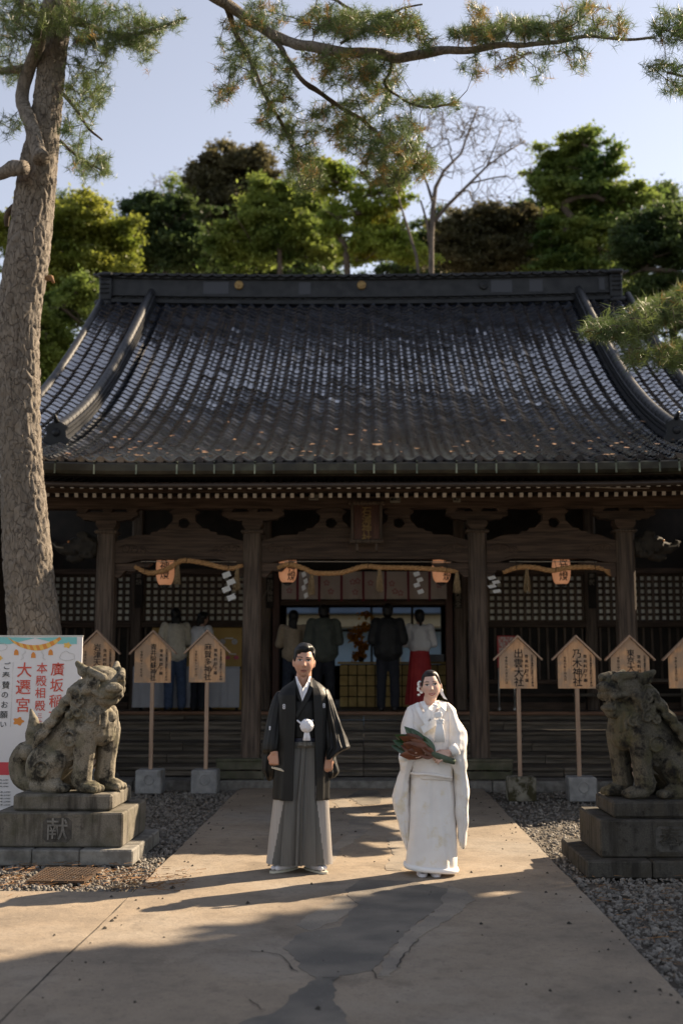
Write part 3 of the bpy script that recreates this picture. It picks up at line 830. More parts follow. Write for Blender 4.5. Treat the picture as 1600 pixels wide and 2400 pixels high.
# boat-shaped bracket sets on each pillar
def bracket(x):
    z0 = cap_z + .035; h = z_keta0 - z0
    br = MB(); br.prism([(x - .09, z0), (x + .09, z0), (x + .14, z0 + .07), (x + .14, z0 + .13), (x - .14, z0 + .13), (x - .14, z0 + .07)], 'y', PIL_Y - .13, PIL_Y + .13)
    o = br.build('bracket_block', M['wood_h'], shrine)
    za = z0 + .13
    arm = MB(); prof_ = [(-.42, za + .12), (-.42, za + .07), (-.36, za + .055), (-.33, za + .02), (-.24, za + .015), (-.2, za), (.2, za), (.24, za + .015), (.33, za + .02), (.36, za + .055), (.42, za + .07), (.42, za + .12)]
    arm.prism([(x + a, b) for a, b in prof_], 'y', PIL_Y - .075, PIL_Y + .075)
    arm.build('bracket_arm', M['wood_h'], o)
    for dx in (-.34, 0, .34):
        zz = za + .12
        sb = MB().prism([(x + dx - .05, zz), (x + dx + .05, zz), (x + dx + .085, zz + .045), (x + dx + .085, zz + .085), (x + dx - .085, zz + .085), (x + dx - .085, zz + .045)], 'y', PIL_Y - .08, PIL_Y + .08)
        sb.build('bearing_block', M['wood_h'], o)
    up = MB(); zz = za + .205
    pr = [(-.62, z_keta0), (-.60, zz + .05), (-.5, zz + .03), (-.46, zz), (.46, zz), (.5, zz + .03), (.6, zz + .05), (.62, z_keta0)]
    if z_keta0 > zz + .05:
        up.prism([(x + a, b) for a, b in pr], 'y', PIL_Y - .07, PIL_Y + .07); up.build('bracket_arm', M['wood_h'], o)
for x in PX: bracket(x)
# frog-leg struts in the middle of each bay, pierced by a round hole
def frogleg(x):
    z0, z1 = beam_top + .012, z_keta0
    H_ = z1 - z0
    outer = [(-.46, 0), (-.44, .04), (-.36, .045), (-.33, .085), (-.25, .09), (-.2, .15), (-.155, .19), (-.15, .27), (-.2, .31), (-.2, H_ * .9), (-.14, H_), (.14, H_), (.2, H_ * .9), (.2, .31), (.15, .27), (.155, .19), (.2, .15), (.25, .09), (.33, .085), (.36, .045), (.44, .04), (.46, 0)]
    hole = [(.075 * math.cos(t) * (1 + .12 * math.cos(5 * t)), .16 + .07 * math.sin(t)) for t in np.linspace(0, 2 * math.pi, 22, endpoint=False)]
    me = bpy.data.meshes.new('frog_leg_strut'); bm = bmesh.new()
    for loop in (outer, hole):
        vs_ = [bm.verts.new((x + a, PIL_Y - .06, z0 + b)) for a, b in loop]
        for i in range(len(vs_)): bm.edges.new((vs_[i], vs_[(i + 1) % len(vs_)]))
    bmesh.ops.triangle_fill(bm, use_beauty=True, edges=bm.edges[:])
    r = bmesh.ops.extrude_face_region(bm, geom=bm.faces[:])
    bmesh.ops.translate(bm, verts=[v for v in r['geom'] if isinstance(v, bmesh.types.BMVert)], vec=(0, .12, 0))
    bmesh.ops.recalc_face_normals(bm, faces=bm.faces); bm.to_mesh(me); bm.free(); me.materials.append(M['wood_h'])
    put('frog_leg_strut', me, shrine)
for x in (at(433, 1220, PIL_Y).x, -.46, .46, at(1295, 1220, PIL_Y).x): frogleg(x)
# carved beast-head nosings on the outer ends of the beam
M['carved'] = mat('carved_grey_wood', (.014, .012, .0095), (.034, .029, .023), 12, .8, .5, 40)
M['slip_ivory'] = mat('aged_ivory_paint', (.2, .18, .15), rough=.7)
M['gilt_eye'] = mat('gilt_eye', (.6, .25, .08), rough=.3)
def beast(x0, s):
    zc = (beam_top + beam_bot) / 2 + .02; b = MB(); Y = PIL_Y
    b.tube([(x0, Y, zc), (x0 + s * .22, Y, zc + .03), (x0 + s * .38, Y, zc + .01)], [.14, .16, .12], 12)
    b.tube([(x0 + s * .36, Y, zc + .0), (x0 + s * .5, Y, zc - .02), (x0 + s * .58, Y, zc + .03), (x0 + s * .6, Y, zc + .09)], [.1, .075, .05, .035], 10)   # trunk
    b.tube([(x0 + s * .22, Y, zc - .1), (x0 + s * .36, Y, zc - .15), (x0 + s * .44, Y, zc - .14)], [.08, .06, .03], 8)     # lower jaw
    for i in range(12):
        a = i * .5; r = .05 + .011 * i
        b.ball((x0 + s * (.17 + r * math.cos(a)), Y - .13, zc + .04 + r * math.sin(a) * .9), .03, 8)
    for i in range(7): b.ball((x0 + s * (.08 + .05 * (i % 3)), Y - .1, zc - .12 + .05 * (i // 3)), .04, 8)
    for q in (-1, 1):
        b.ball((x0 + s * .36, Y + q * .1, zc + .07), .04, 8); b.ball((x0 + s * .2, Y + q * .13, zc + .17), (.09, .03, .05), 8)
    me = remesh(b, 'beast_head_nosing', .012, M['carved'], 1)
    o = put('beast_head_nosing', me, shrine)
    for q in (-1, 1):
        MB().tube([(x0 + s * .46, Y + q * .07, zc + .0), (x0 + s * .56, Y + q * .09, zc + .01), (x0 + s * .62, Y + q * .09, zc + .07)], [.016, .013, .005], 6).build('tusk', M['slip_ivory'], o)
        MB().ball((x0 + s * .385, Y + q * .125, zc + .075), .016, 8).build('eye', M['gilt_eye'], o)
beast(PX[3] + .12, 1); beast(PX[0] - .12, -1)

# --- name tablet hanging over the middle bay
tb = thing('name_tablet', 'framed dark wooden name tablet with gold characters above the shrine entrance', 'name plaque', (at(857, 1222, 15.25)))
tz0, tz1 = at(857, 1277, 15.3).z, at(857, 1170, 15.2).z; tx0, tx1 = at(821, 1222, 15.25).x, at(897, 1222, 15.25).x
TBX, TBZ = (tx0 + tx1) / 2, (tz0 + tz1) / 2; tw, th_ = tx1 - tx0, tz1 - tz0
tm4 = Matrix.Translation((TBX, 15.27, TBZ)) @ Matrix.Rotation(R(-12), 4, 'X')
def tpart(mb, name, mt):
    me = mb.mesh(name, mt); return put_m(name, me, tb, tm4)
tpart(MB().box((0, .02, 0), (tw - .08, .02, th_ - .08)), 'panel', mat('tablet_panel', (.05, .025, .018), (.11, .05, .032), 8, .5, stretch=(6, 1, .5)))
for n_, c, s_z in (('frame_rail', (0, 0, th_ / 2 - .03), (tw + .06, .06, .05)), ('frame_rail', (0, 0, -th_ / 2 + .03), (tw + .02, .06, .05)), ('frame_stile', (-tw / 2 + .025, 0, 0), (.045, .06, th_ - .1)), ('frame_stile', (tw / 2 - .025, 0, 0), (.045, .06, th_ - .1))):
    tpart(MB().box(c, s_z, bev=.012), n_, M['wood_v'])
tx = text_mesh('石浦神社', .135, M['gold'], .006, .0012, True, .93)
put_m('gold_lettering', tx, tb, tm4 @ Matrix.Translation((0, -.002, th_ / 2 - .085)))
for q in (-.13, .13): tpart(MB().box((q, .02, -th_ / 2 - .05), (.03, .05, .1)), 'hanger', M['wood_v'])
# pasted pilgrim name slips
M['slip'] = mat('faded_paper_slip', (.2, .19, .15), (.34, .32, .26), 20, .9); M['ink'] = mat('black_ink', (.012, .012, .013), rough=.7)
def slip(u, v, w, h, Y, t):
    p = at(u, v, Y); o = MB().box((p.x, Y, p.z), (w, .004, h)).build('pasted_slip', M['slip'], shrine)
    me = text_mesh(t, min(w / max(1, len(t)) * .95, h * .8), M['ink'], .0006, .002); put('slip_lettering', me, o, (p.x, Y - .004, p.z + h * .38))
slip(926, 1172, .14, .075, PIL_Y - .103, '東京川'); slip(735, 1166, .13, .07, PIL_Y - .103, '石川'); slip(1070, 1172, .10, .06, PIL_Y - .103, '奉拝')

# --- steps, floor
NST = 6; RH = (FLOOR_Z - .12) / NST; Y0 = 15.85; RUN = (FLOOR_Y - Y0) / (NST - 1)
steps = None
steps = MB().box((0, (Y0 + FLOOR_Y) / 2 + .35, .06), (10.6, FLOOR_Y - Y0 + .6, .1)).build('steps', M['wood_dark'], shrine)
for k in range(NST):
    z = .12 + k * RH; y = Y0 + k * RUN
    xs = [-5.3, -2.6 + .4 * random.uniform(-1, 1), -.03, 2.3 + .5 * random.uniform(-1, 1), 5.3]
    for a, b in zip(xs, xs[1:]):
        MB().box(((a + b) / 2, y + .035, z + RH / 2 - .02 + random.uniform(-.002, .002)), (b - a - .008, .05, RH - .045), bev=.006).build('step_riser', M['wood_step'], steps)
        if k < NST - 1: MB().box(((a + b) / 2, y + RUN / 2 + .005, z + RH - .025), (b - a - .006, RUN + .06, .045), bev=.008).build('step_tread', M['wood_step'], steps)
MB().box((0, (FLOOR_Y + 26) / 2, FLOOR_Z - .03), (10.6, 26 - FLOOR_Y, .06)).build('hall_floor', M['wood_step'], shrine)
M['worn_edge'] = mat('worn_orange_edge', (.15, .075, .04), (.22, .115, .065), 12, .5, stretch=(.3, 3, 3))
MB().box((.0, FLOOR_Y - .02, FLOOR_Z - .02), (10.6, .06, .055), bev=.01).build('floor_edge', M['worn_edge'], shrine)
# --- hall wall: posts, rails, lattice windows, door panels
zL0, zL1 = at(1250, 1456, WALL_Y).z, at(1250, 1348, WALL_Y).z
def post(u, w, y=WALL_Y):
    x = at(u, 1450, y).x; me = pillar_mesh(w, FLOOR_Z, 4.5).mesh('wall_post', M['wood_v']); put('wall_post', me, shrine, (x, y - .02, 0)); return x
posts = [post(u, .2) for u in (322, 622, 1077, 1383)]
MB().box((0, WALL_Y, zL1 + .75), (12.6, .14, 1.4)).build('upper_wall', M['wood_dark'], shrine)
for z, h in ((zL1 + .06, .1), (zL0 - .055, .1)):
    for a, b in ((-6.2, posts[1]), (posts[2], 6.2)): MB().box(((a + b) / 2, WALL_Y - .03, z), (b - a, .12, h), bev=.01).build('wall_rail', M['wood_h'], shrine)
M['pane'] = mat('frosted_pane', (.62, .63, .57), (.76, .77, .7), 1.3, .35, spec=.5, c3=(.8, .74, .6), s3=5, t3=(.6, .68))
bar_h = MB().box((.5, 0, 0), (1, .035, .046)).mesh('lattice_bar', M['wood_h']); bar_v = MB().box((0, 0, .5), (.046, .05, 1)).mesh('lattice_bar', M['wood_v'])
def lattice(x0, x1):
    o = MB().box(((x0 + x1) / 2, WALL_Y + .045, (zL0 + zL1) / 2), (x1 - x0, .01, zL1 - zL0)).build('lattice_window', M['pane'], shrine)
    n = max(1, round((x1 - x0) / .119))
    for i in range(n + 1): put('lattice_bar', bar_v, o, (lerp(x0, x1, i / n), WALL_Y, zL0), None, (1, 1, zL1 - zL0))
    for j in range(8): put('lattice_bar', bar_h, o, (x0, WALL_Y + .012, lerp(zL0, zL1, j / 7)), None, (x1 - x0, 1, 1))
lattice(-6.15, posts[0] - .12); lattice(posts[0] + .12, posts[1] - .12); lattice(posts[2] + .12, posts[3] - .12); lattice(posts[3] + .12, 6.15)
sl = MB().box((0, 0, .5), (.035, .04, 1)).mesh('door_slat', M['wood_v'])
def door_panel(x0, x1):
    h = zL0 - .1 - FLOOR_Z
    o = MB().box(((x0 + x1) / 2, WALL_Y + .05, FLOOR_Z + h / 2), (x1 - x0, .03, h)).build('door_panel', M['wood_dark'], shrine)
    n = max(2, round((x1 - x0) / .15))
    for i in range(n + 1): put('door_slat', sl, o, (lerp(x0 + .03, x1 - .03, i / n), WALL_Y, FLOOR_Z + .5), None, (1, 1, h - .5))
    for z, hh in ((FLOOR_Z + .46, .07), (FLOOR_Z + .24, .05), (FLOOR_Z + .06, .12)): MB().box(((x0 + x1) / 2, WALL_Y - .005, z), (x1 - x0, .06, hh), bev=.006).build('door_rail', M['wood_h'], o)
door_panel(posts[2] + .12, posts[3] - .12); door_panel(posts[3] + .12, 6.15); door_panel(-6.15, posts[0] - .12); door_panel(posts[0] + .12, at(380, 1500, WALL_Y).x)
# rail standing in front of the right door
for z in (1.36, 1.12): MB().box((4.6, WALL_Y - .35, z), (2.4, .06, .05), bev=.01).build('hand_rail', M['wood_step'], shrine)
for x in (3.45, 4.3, 5.2): MB().box((x, WALL_Y - .35, 1.1), (.05, .05, .5), bev=.008).build('rail_post', M['wood_step'], shrine)
# hall body behind: side walls, back wall with a wide opening to the rear court
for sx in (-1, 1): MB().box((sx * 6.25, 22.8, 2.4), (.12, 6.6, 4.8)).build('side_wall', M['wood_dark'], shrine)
for sx in (-1, 1): MB().box((sx * 5.6, 17.2, 1.9), (.3, 4.6, 3.8)).build('porch_sun_blocker', M['wood_h'], shrine)  # added end walls, made tall out of view to keep sun off the steps
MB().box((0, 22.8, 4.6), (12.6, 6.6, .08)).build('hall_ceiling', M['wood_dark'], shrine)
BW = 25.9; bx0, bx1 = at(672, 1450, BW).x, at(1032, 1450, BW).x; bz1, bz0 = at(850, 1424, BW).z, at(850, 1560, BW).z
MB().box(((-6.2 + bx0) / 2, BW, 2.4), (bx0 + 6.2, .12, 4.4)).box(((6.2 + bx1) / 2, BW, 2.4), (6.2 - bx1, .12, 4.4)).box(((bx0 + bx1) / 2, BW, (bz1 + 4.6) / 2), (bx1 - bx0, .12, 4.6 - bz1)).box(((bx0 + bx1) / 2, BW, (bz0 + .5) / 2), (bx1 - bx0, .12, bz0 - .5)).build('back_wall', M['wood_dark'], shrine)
for u in (770, 870, 965): MB().box((at(u, 1450, BW).x, BW - .09, (bz0 + bz1) / 2), (.05, .05, bz1 - bz0)).build('window_mullion', M['wood_v'], shrine)
MB().box(((bx0 + bx1) / 2, BW - .1, lerp(bz0, bz1, .6)), (bx1 - bx0, .04, .05)).build('window_rail', M['wood_v'], shrine)
# inner doorway frame and beam over the entrance
dx0, dx1 = posts[1] + .1, posts[2] - .1; zc1 = at(850, 1342, WALL_Y - .2).z
MB().box(((dx0 + dx1) / 2, WALL_Y - .02, at(850, 1413, WALL_Y).z), (dx1 - dx0, .12, .09), bev=.01).build('door_lintel', M['wood_h'], shrine)
M['red_wood'] = mat('reddish_frame_wood', (.05, .02, .013), (.08, .033, .022), 8, .6, stretch=(4, 4, .3))
for x in (dx0 + .09, dx1 - .09): MB().box((x, WALL_Y - .06, (FLOOR_Z + zc1) / 2), (.12, .14, zc1 - FLOOR_Z), bev=.01).build('door_frame_post', M['red_wood'], shrine)
# mossy timber boxes at the feet of the middle pillars
M['moss_wood'] = mat('mossy_boards', (.065, .06, .042), (.13, .122, .085), 7, .9, .5, 30, (1, 1, 1), c3=(.05, .058, .028), s3=4, t3=(.45, .7))
for nm, u0, u1 in (('left', 508, 618), ('right', 1064, 1200)):
    a, b = at(u0, 1800, 15.38).x, at(u1, 1800, 15.38).x; zt = at(560, 1778, 15.35).z
    bo = thing('timber_planter_box', 'low mossy timber box below the ' + ('pillar behind the groom' if nm == 'left' else 'pillar behind the bride'), 'wooden box', ((a + b) / 2, 15.4, .12), 'mossy boxes at the pillar feet')
    w = b - a
    for q, (z0, z1) in enumerate(((.135, .135 + (zt - .16) * .42), (.155 + (zt - .16) * .42, zt - .035))): MB().box(((a + b) / 2, 15.34, (z0 + z1) / 2), (w - .02, .03, z1 - z0), bev=.004).build('board', M['moss_wood'], bo)
    MB().box(((a + b) / 2, 15.41, zt - .017), (w + .02, .2, .034), bev=.006).build('lid', M['moss_wood'], bo)
    for x in (a + .012, b - .012): MB().box((x, 15.42, (zt + .1) / 2), (.03, .17, zt - .14), bev=.004).build('side_board', M['moss_wood'], bo)
# ================================================================ trees
def bark_mat():
    m, nt, bs, out = new_mat('pine_bark'); N, L = nt.nodes, nt.links
    tc = N.new('ShaderNodeTexCoord'); mp = N.new('ShaderNodeMapping'); mp.inputs['Scale'].default_value = (1, 1, .36)
    wz = N.new('ShaderNodeTexNoise'); wz.inputs['Scale'].default_value = 6; wz.inputs['Detail'].default_value = 4; L.new(tc.outputs['Object'], wz.inputs['Vector'])
    wm = N.new('ShaderNodeVectorMath'); wm.operation = 'MULTIPLY_ADD'; wm.inputs[1].default_value = (.16, .16, .16); L.new(wz.outputs['Color'], wm.inputs[0]); L.new(tc.outputs['Object'], wm.inputs[2]); L.new(wm.outputs[0], mp.inputs[0])
    vo = N.new('ShaderNodeTexVoronoi'); vo.feature = 'DISTANCE_TO_EDGE'; vo.inputs['Scale'].default_value = 19; L.new(mp.outputs[0], vo.inputs['Vector'])
    nz = N.new('ShaderNodeTexNoise'); nz.inputs['Scale'].default_value = 22; nz.inputs['Detail'].default_value = 8; L.new(mp.outputs[0], nz.inputs['Vector'])
    n2 = N.new('ShaderNodeTexNoise'); n2.inputs['Scale'].default_value = 3; n2.inputs['Detail'].default_value = 5; L.new(mp.outputs[0], n2.inputs['Vector'])
    r1 = N.new('ShaderNodeValToRGB'); e = r1.color_ramp.elements; e[0].position, e[0].color = .3, C((.1, .082, .065)); e[1].position, e[1].color = .72, C((.23, .198, .16)); L.new(nz.outputs[0], r1.inputs[0])
    mx = N.new('ShaderNodeMix'); mx.data_type = 'RGBA'; mr = N.new('ShaderNodeMapRange'); mr.inputs[1].default_value = 0; mr.inputs[2].default_value = .05
    L.new(vo.outputs[0], mr.inputs[0]); L.new(mr.outputs[0], mx.inputs[0]); mx.inputs[6].default_value = C((.085, .066, .05)); L.new(r1.outputs[0], mx.inputs[7])
    m2 = N.new('ShaderNodeMix'); m2.data_type = 'RGBA'; q = N.new('ShaderNodeMapRange'); q.inputs[1].default_value = .5; q.inputs[2].default_value = .7; L.new(n2.outputs[0], q.inputs[0]); L.new(q.outputs[0], m2.inputs[0])
    L.new(mx.outputs[2], m2.inputs[6]); m2.inputs[7].default_value = C((.15, .127, .1)); L.new(m2.outputs[2], bs.inputs['Base Color']); bs.inputs['Roughness'].default_value = .9
    ad = N.new('ShaderNodeMath'); ad.operation = 'MULTIPLY_ADD'; ad.inputs[1].default_value = .5; L.new(nz.outputs[0], ad.inputs[0]); L.new(mr.outputs[0], ad.inputs[2])
    bp = N.new('ShaderNodeBump'); bp.inputs['Strength'].default_value = .8; bp.inputs['Distance'].default_value = .018; L.new(ad.outputs[0], bp.inputs['Height']); L.new(bp.outputs[0], bs.inputs['Normal'])
    return m
M['bark'] = bark_mat()
M['twig'] = mat('dark_twig', (.055, .04, .03), (.11, .085, .065), 9, .9, .4, 30)
M['needle'] = mat('pine_needles', (.066, .108, .03), (.155, .2, .062), 1.3, .42, transl=.4, spec=.5)
M['needle_gold'] = mat('golden_pine_needles', (.26, .15, .04), (.36, .24, .07), 2, .6, transl=.35)
def bark_trunk(pts, radii, n=96, dens=55, seed=0.0, amp=.018):
    """trunk with raised bark plates"""
    pts = [Vector(p) for p in pts]; L_ = [0]
    for a, b in zip(pts, pts[1:]): L_.append(L_[-1] + (b - a).length)
    rows = int(L_[-1] * dens); rs = []
    for j in range(rows + 1):
        d = L_[-1] * j / rows
        c = Vector([interp(d, L_, [p[i] for p in pts]) for i in range(3)])
        d0, d1 = max(0, d - .25), min(L_[-1], d + .25)
        c0 = Vector([interp(d0, L_, [p[i] for p in pts]) for i in range(3)]); c1 = Vector([interp(d1, L_, [p[i] for p in pts]) for i in range(3)])
        c = (c * 2 + c0 + c1) / 4
        t = (c1 - c0).normalized(); x = t.cross(Vector((0, 1, 0))).normalized(); y = x.cross(t)
        r = interp(d, L_, radii); ring = []
        for k in range(n):
            a = 2 * math.pi * k / n; w = x * math.cos(a) + y * math.sin(a)
            q = Vector((w.x * r * 13 + seed, w.y * r * 13, d * 4.4)); q += Vector((noise.noise(q * .9), noise.noise(q * .9 + Vector((7, 1, 2))), noise.noise(q * .9 + Vector((1, 8, 3))))) * .9
            dd, _p = noise.voronoi(q)
            edge = min(1, (dd[1] - dd[0]) / .32)
            h = amp * (edge - .6) + .35 * amp * noise.noise(q * 3) + r * .09 * noise.noise(Vector((w.x, w.y, d * .9 + seed)))
            ring.append(c + w * (r + h))
        rs.append(ring)
    return MB().rings(rs, True, True, 0, True)

def grow(skel, targets, step=.13, sag=.0, seed=0, jit=.22):
    """joins every target point to the nearest branch; returns nodes, parents"""
    r = random.Random(seed)
    nodes = [Vector(p) for p in skel]; par = [-1] * len(nodes)
    arr = np.zeros((len(nodes) + len(targets) * 12, 3), np.float32); cnt = len(nodes)
    arr[:cnt] = np.array([tuple(p) for p in nodes])
    base = arr[:cnt].copy()
    T = [Vector(t) for t in targets]
    order = sorted(range(len(T)), key=lambda i: float(((base - np.array(T[i])) ** 2).sum(1).min()))
    tips = []
    for i in order:
        t = T[i]
        d2 = ((arr[:cnt] - np.array(t, dtype=np.float32)) ** 2).sum(1); k = int(d2.argmin()); d = math.sqrt(float(d2[k]))
        n = max(1, min(11, int(d / step))); p0 = nodes[k].copy(); prev = k
        for q in range(1, n + 1):
            f = q / n; p = p0.lerp(t, f)
            if q < n: p += Vector((r.uniform(-1, 1), r.uniform(-1, 1), r.uniform(-1, 1))) * step * jit + Vector((0, 0, -sag * d * 4 * f * (1 - f)))
            nodes.append(p); par.append(prev); prev = len(nodes) - 1
            if cnt < len(arr): arr[cnt] = p; cnt += 1
        tips.append(prev)
    return nodes, par, tips
def twig_mesh(name, nodes, par, n0, r_tip, expo, rmax, mt, sides=5):
    w = np.zeros(len(nodes)); kids = np.zeros(len(nodes), int)
    for i in range(len(nodes) - 1, n0 - 1, -1):
        if kids[i] == 0: w[i] = 1
        w[par[i]] += w[i]; kids[par[i]] += 1
    rad = np.minimum(rmax, r_tip * np.power(np.maximum(w, 1), expo))
    mb = MB()
    for i in range(n0, len(nodes)):
        p = par[i]; mb.tube([nodes[p], nodes[i]], [min(rad[p], rad[i] * 1.5), rad[i]], sides, cap=False)
    return mb.mesh(name, mt, fix=False)
def tuft_needles(name, tips, dirs, n_per, length, width, mats, gold_p, seed=0, spread=.75):
    r = np.random.default_rng(seed); P_ = np.array([tuple(t) for t in tips], np.float32); D = np.array([tuple(d) for d in dirs], np.float32)
    n = len(P_)
    pos = np.repeat(P_, n_per, 0); d = np.repeat(D, n_per, 0)
    rv = r.normal(0, 1, (n * n_per, 3)); rv /= np.linalg.norm(rv, axis=1, keepdims=True)
    nd = d * (1 - spread * r.uniform(.2, 1.0, (n * n_per, 1))) + rv * spread
    nd /= np.linalg.norm(nd, axis=1, keepdims=True)
    L_ = length * r.uniform(.7, 1.15, (n * n_per, 1))
    pos = pos - d * r.uniform(0, .09, (n * n_per, 1)) * (length / .1)
    tip = pos + nd * L_; tip[:, 2] -= .006
    sd = np.cross(nd, r.normal(0, 1, (n * n_per, 3))); sd /= np.linalg.norm(sd, axis=1, keepdims=True)
    V = np.stack([pos - sd * width, pos + sd * width, tip], 1).reshape(-1, 3)
    mi = np.repeat((r.uniform(0, 1, n) < gold_p).astype(np.int32), n_per) if np.isscalar(gold_p) else np.repeat((r.uniform(0, 1, n) < np.asarray(gold_p)).astype(np.int32), n_per)
    return np_mesh(name, V, np.arange(len(V)).reshape(-1, 3), mats, mi)
def blob_targets(blobs, Yf, seed):
    r = random.Random(seed); out, gold = [], []
    for (u, v, ru, rv, n, *g) in blobs:
        for _ in range(int(n * .95)):
            a = r.uniform(0, 2 * math.pi); q = math.sqrt(r.random())
            uu, vv = u + ru * q * math.cos(a), v + rv * q * math.sin(a)
            out.append(at(uu, vv, Yf(uu, vv) + r.gauss(0, .28))); gold.append(g[0] * .8 if g else .02)
    return out, gold
def dense(poly, step=.12):
    out = []
    for a, b in zip(poly, poly[1:]):
        n = max(1, int((b - a).length / step)); out += [a.lerp(b, k / n) for k in range(n)]
    return out + [poly[-1]]
def pine_foliage(tree, limbs_px, blobs, Yf, seed, n_per=20, extra_skel=()):
    """limbs_px: list of ([(u,v)...], [radius px...])"""
    skel = list(extra_skel)
    for pl, rd in limbs_px:
        pts = [at(u, v, Yf(u, v)) for u, v in pl]; k = Yf(*pl[0]) / F_PX
        # smooth the polyline
        for _ in range(2):
            q = [pts[0]]
            for a, b in zip(pts, pts[1:]): q += [a.lerp(b, .25), a.lerp(b, .75)]
            pts = q + [pts[-1]]
        rr = [interp(i / (len(pts) - 1), np.linspace(0, 1, len(rd)), rd) * k for i in range(len(pts))]
        mb = MB()
        pts2 = [p + Vector((noise.noise(p * 3), noise.noise(p * 3 + Vector((9, 0, 0))), noise.noise(p * 3 + Vector((0, 9, 0))))) * .03 for p in pts]
        rr2 = [r_ * (1 + .18 * noise.noise(p * 7)) for r_, p in zip(rr, pts2)]
        mb.tube(pts2, rr2, 10); mb.build('limb', M['bark'] if rd[0] > 9 else M['twig'], tree)
        skel += dense(pts2)
    tg, gold = blob_targets(blobs, Yf, seed)
    nodes, par, tips = grow(skel, tg, .13, .12, seed)
    n0 = len(skel)
    tag(put('twigs', twig_mesh('twigs', nodes, par, n0, .003, .38, .03, M['twig'], 4), tree), kind='stuff')
    tp, dr, gl = [], [], []
    r = random.Random(seed + 1)
    gold_of = {i: g for i, g in zip(range(len(tips)), gold)}
    for j, i in enumerate(tips):
        d = (nodes[i] - nodes[par[i]]); d = (d.normalized() if d.length > 1e-6 else Vector((0, 0, 1))) + Vector((0, 0, .35)); d.normalize()
        tp.append(nodes[i]); dr.append(d); gl.append(gold[j])
        for _ in range(1):
            k = i
            for _s in range(r.randint(0, 1)):
                if par[k] >= n0: k = par[k]
            o = nodes[k] + Vector((r.gauss(0, .035), r.gauss(0, .035), r.gauss(.0, .035)))
            tp.append(o); dr.append((d + Vector((r.gauss(0, .5), r.gauss(0, .5), r.gauss(.1, .4)))).normalized()); gl.append(gold[j])
    nm = put('needles', tuft_needles('needles', tp, dr, n_per, .105, .0024, [M['needle'], M['needle_gold']], gl, seed), tree)
    tag(nm, kind='stuff')

# --- the big pine on the left
PY = 12.3; kp = PY / F_PX
pine = thing('pine_tree', 'tall old pine with rough grey bark trunk leaning beside the white banner', 'pine tree', onground(84, 1900) * 0 + Vector((at(86, 1600, PY).x, PY, 0)))
tr_px = [(90, 1935, 78), (87, 1800, 70), (86, 1600, 64), (82, 1490, 61), (67, 1300, 57), (54, 1150, 52), (45, 1000, 50), (42, 800, 50), (50, 700, 51), (63, 620, 53), (78, 500, 49), (90, 390, 46), (106, 300, 38), (116, 200, 34), (126, 100, 33), (150, 0, 31), (190, -140, 28), (240, -320, 25), (330, -520, 20), (420, -640, 15)]
tp_ = [at(u, v, PY) for u, v, r_ in tr_px]
bark_trunk(tp_, [r_ * kp for u, v, r_ in tr_px], 110, 60, 3.0).build('trunk', M['bark'], pine)
MB().tube([at(112, 652, PY - .1), at(120, 650, PY - .18), at(126, 662, PY - .22)], [.035, .028, .016], 8).build('broken_stub', M['litter'], pine)
def YL(u, v): return PY - .35 * math.sin(u * .013) - .25 * math.cos(v * .017)
pine_foliage(pine, [([(96, 372), (74, 296), (48, 246), (60, 190), (80, 130), (98, 70), (112, 10), (140, -60)], [20, 19, 18, 16, 15, 13]),
                    ([(60, 392), (20, 402), (-60, 425), (-160, 430)], [20, 17, 13]),
                    ([(30, 480), (18, 500), (20, 530)], [7, 8, 5]),
                    ([(60, 160), (10, 165), (-60, 180)], [12, 9, 6]),
                    ([(140, 40), (200, 60), (290, 84), (370, 70), (436, 42)], [10, 7, 5, 3]),
                    ([(165, 35), (120, -10), (90, -60)], [12, 10, 8]),
                    ([(120, 60), (60, 20), (20, -40)], [9, 7, 5]),
                    ([(128, 200), (170, 240), (200, 300), (240, 330)], [5, 4, 2]),
                    ([(140, 330), (190, 370), (240, 400)], [5, 3, 2])],
             [(100, 25, 130, 45, 150), (250, 60, 110, 60, 210), (30, 110, 60, 90, 60), (330, 75, 60, 45, 90), (340, 128, 28, 24, 18), (400, 52, 40, 16, 22), (215, 130, 60, 60, 90), (200, 215, 48, 50, 70),
              (235, 215, 30, 22, 22), (180, 310, 45, 60, 55), (215, 385, 45, 32, 50), (20, 290, 30, 25, 16), (30, 160, 40, 30, 24), (70, 60, 80, 40, 80), (255, 385, 14, 28, 14)], YL, 11)
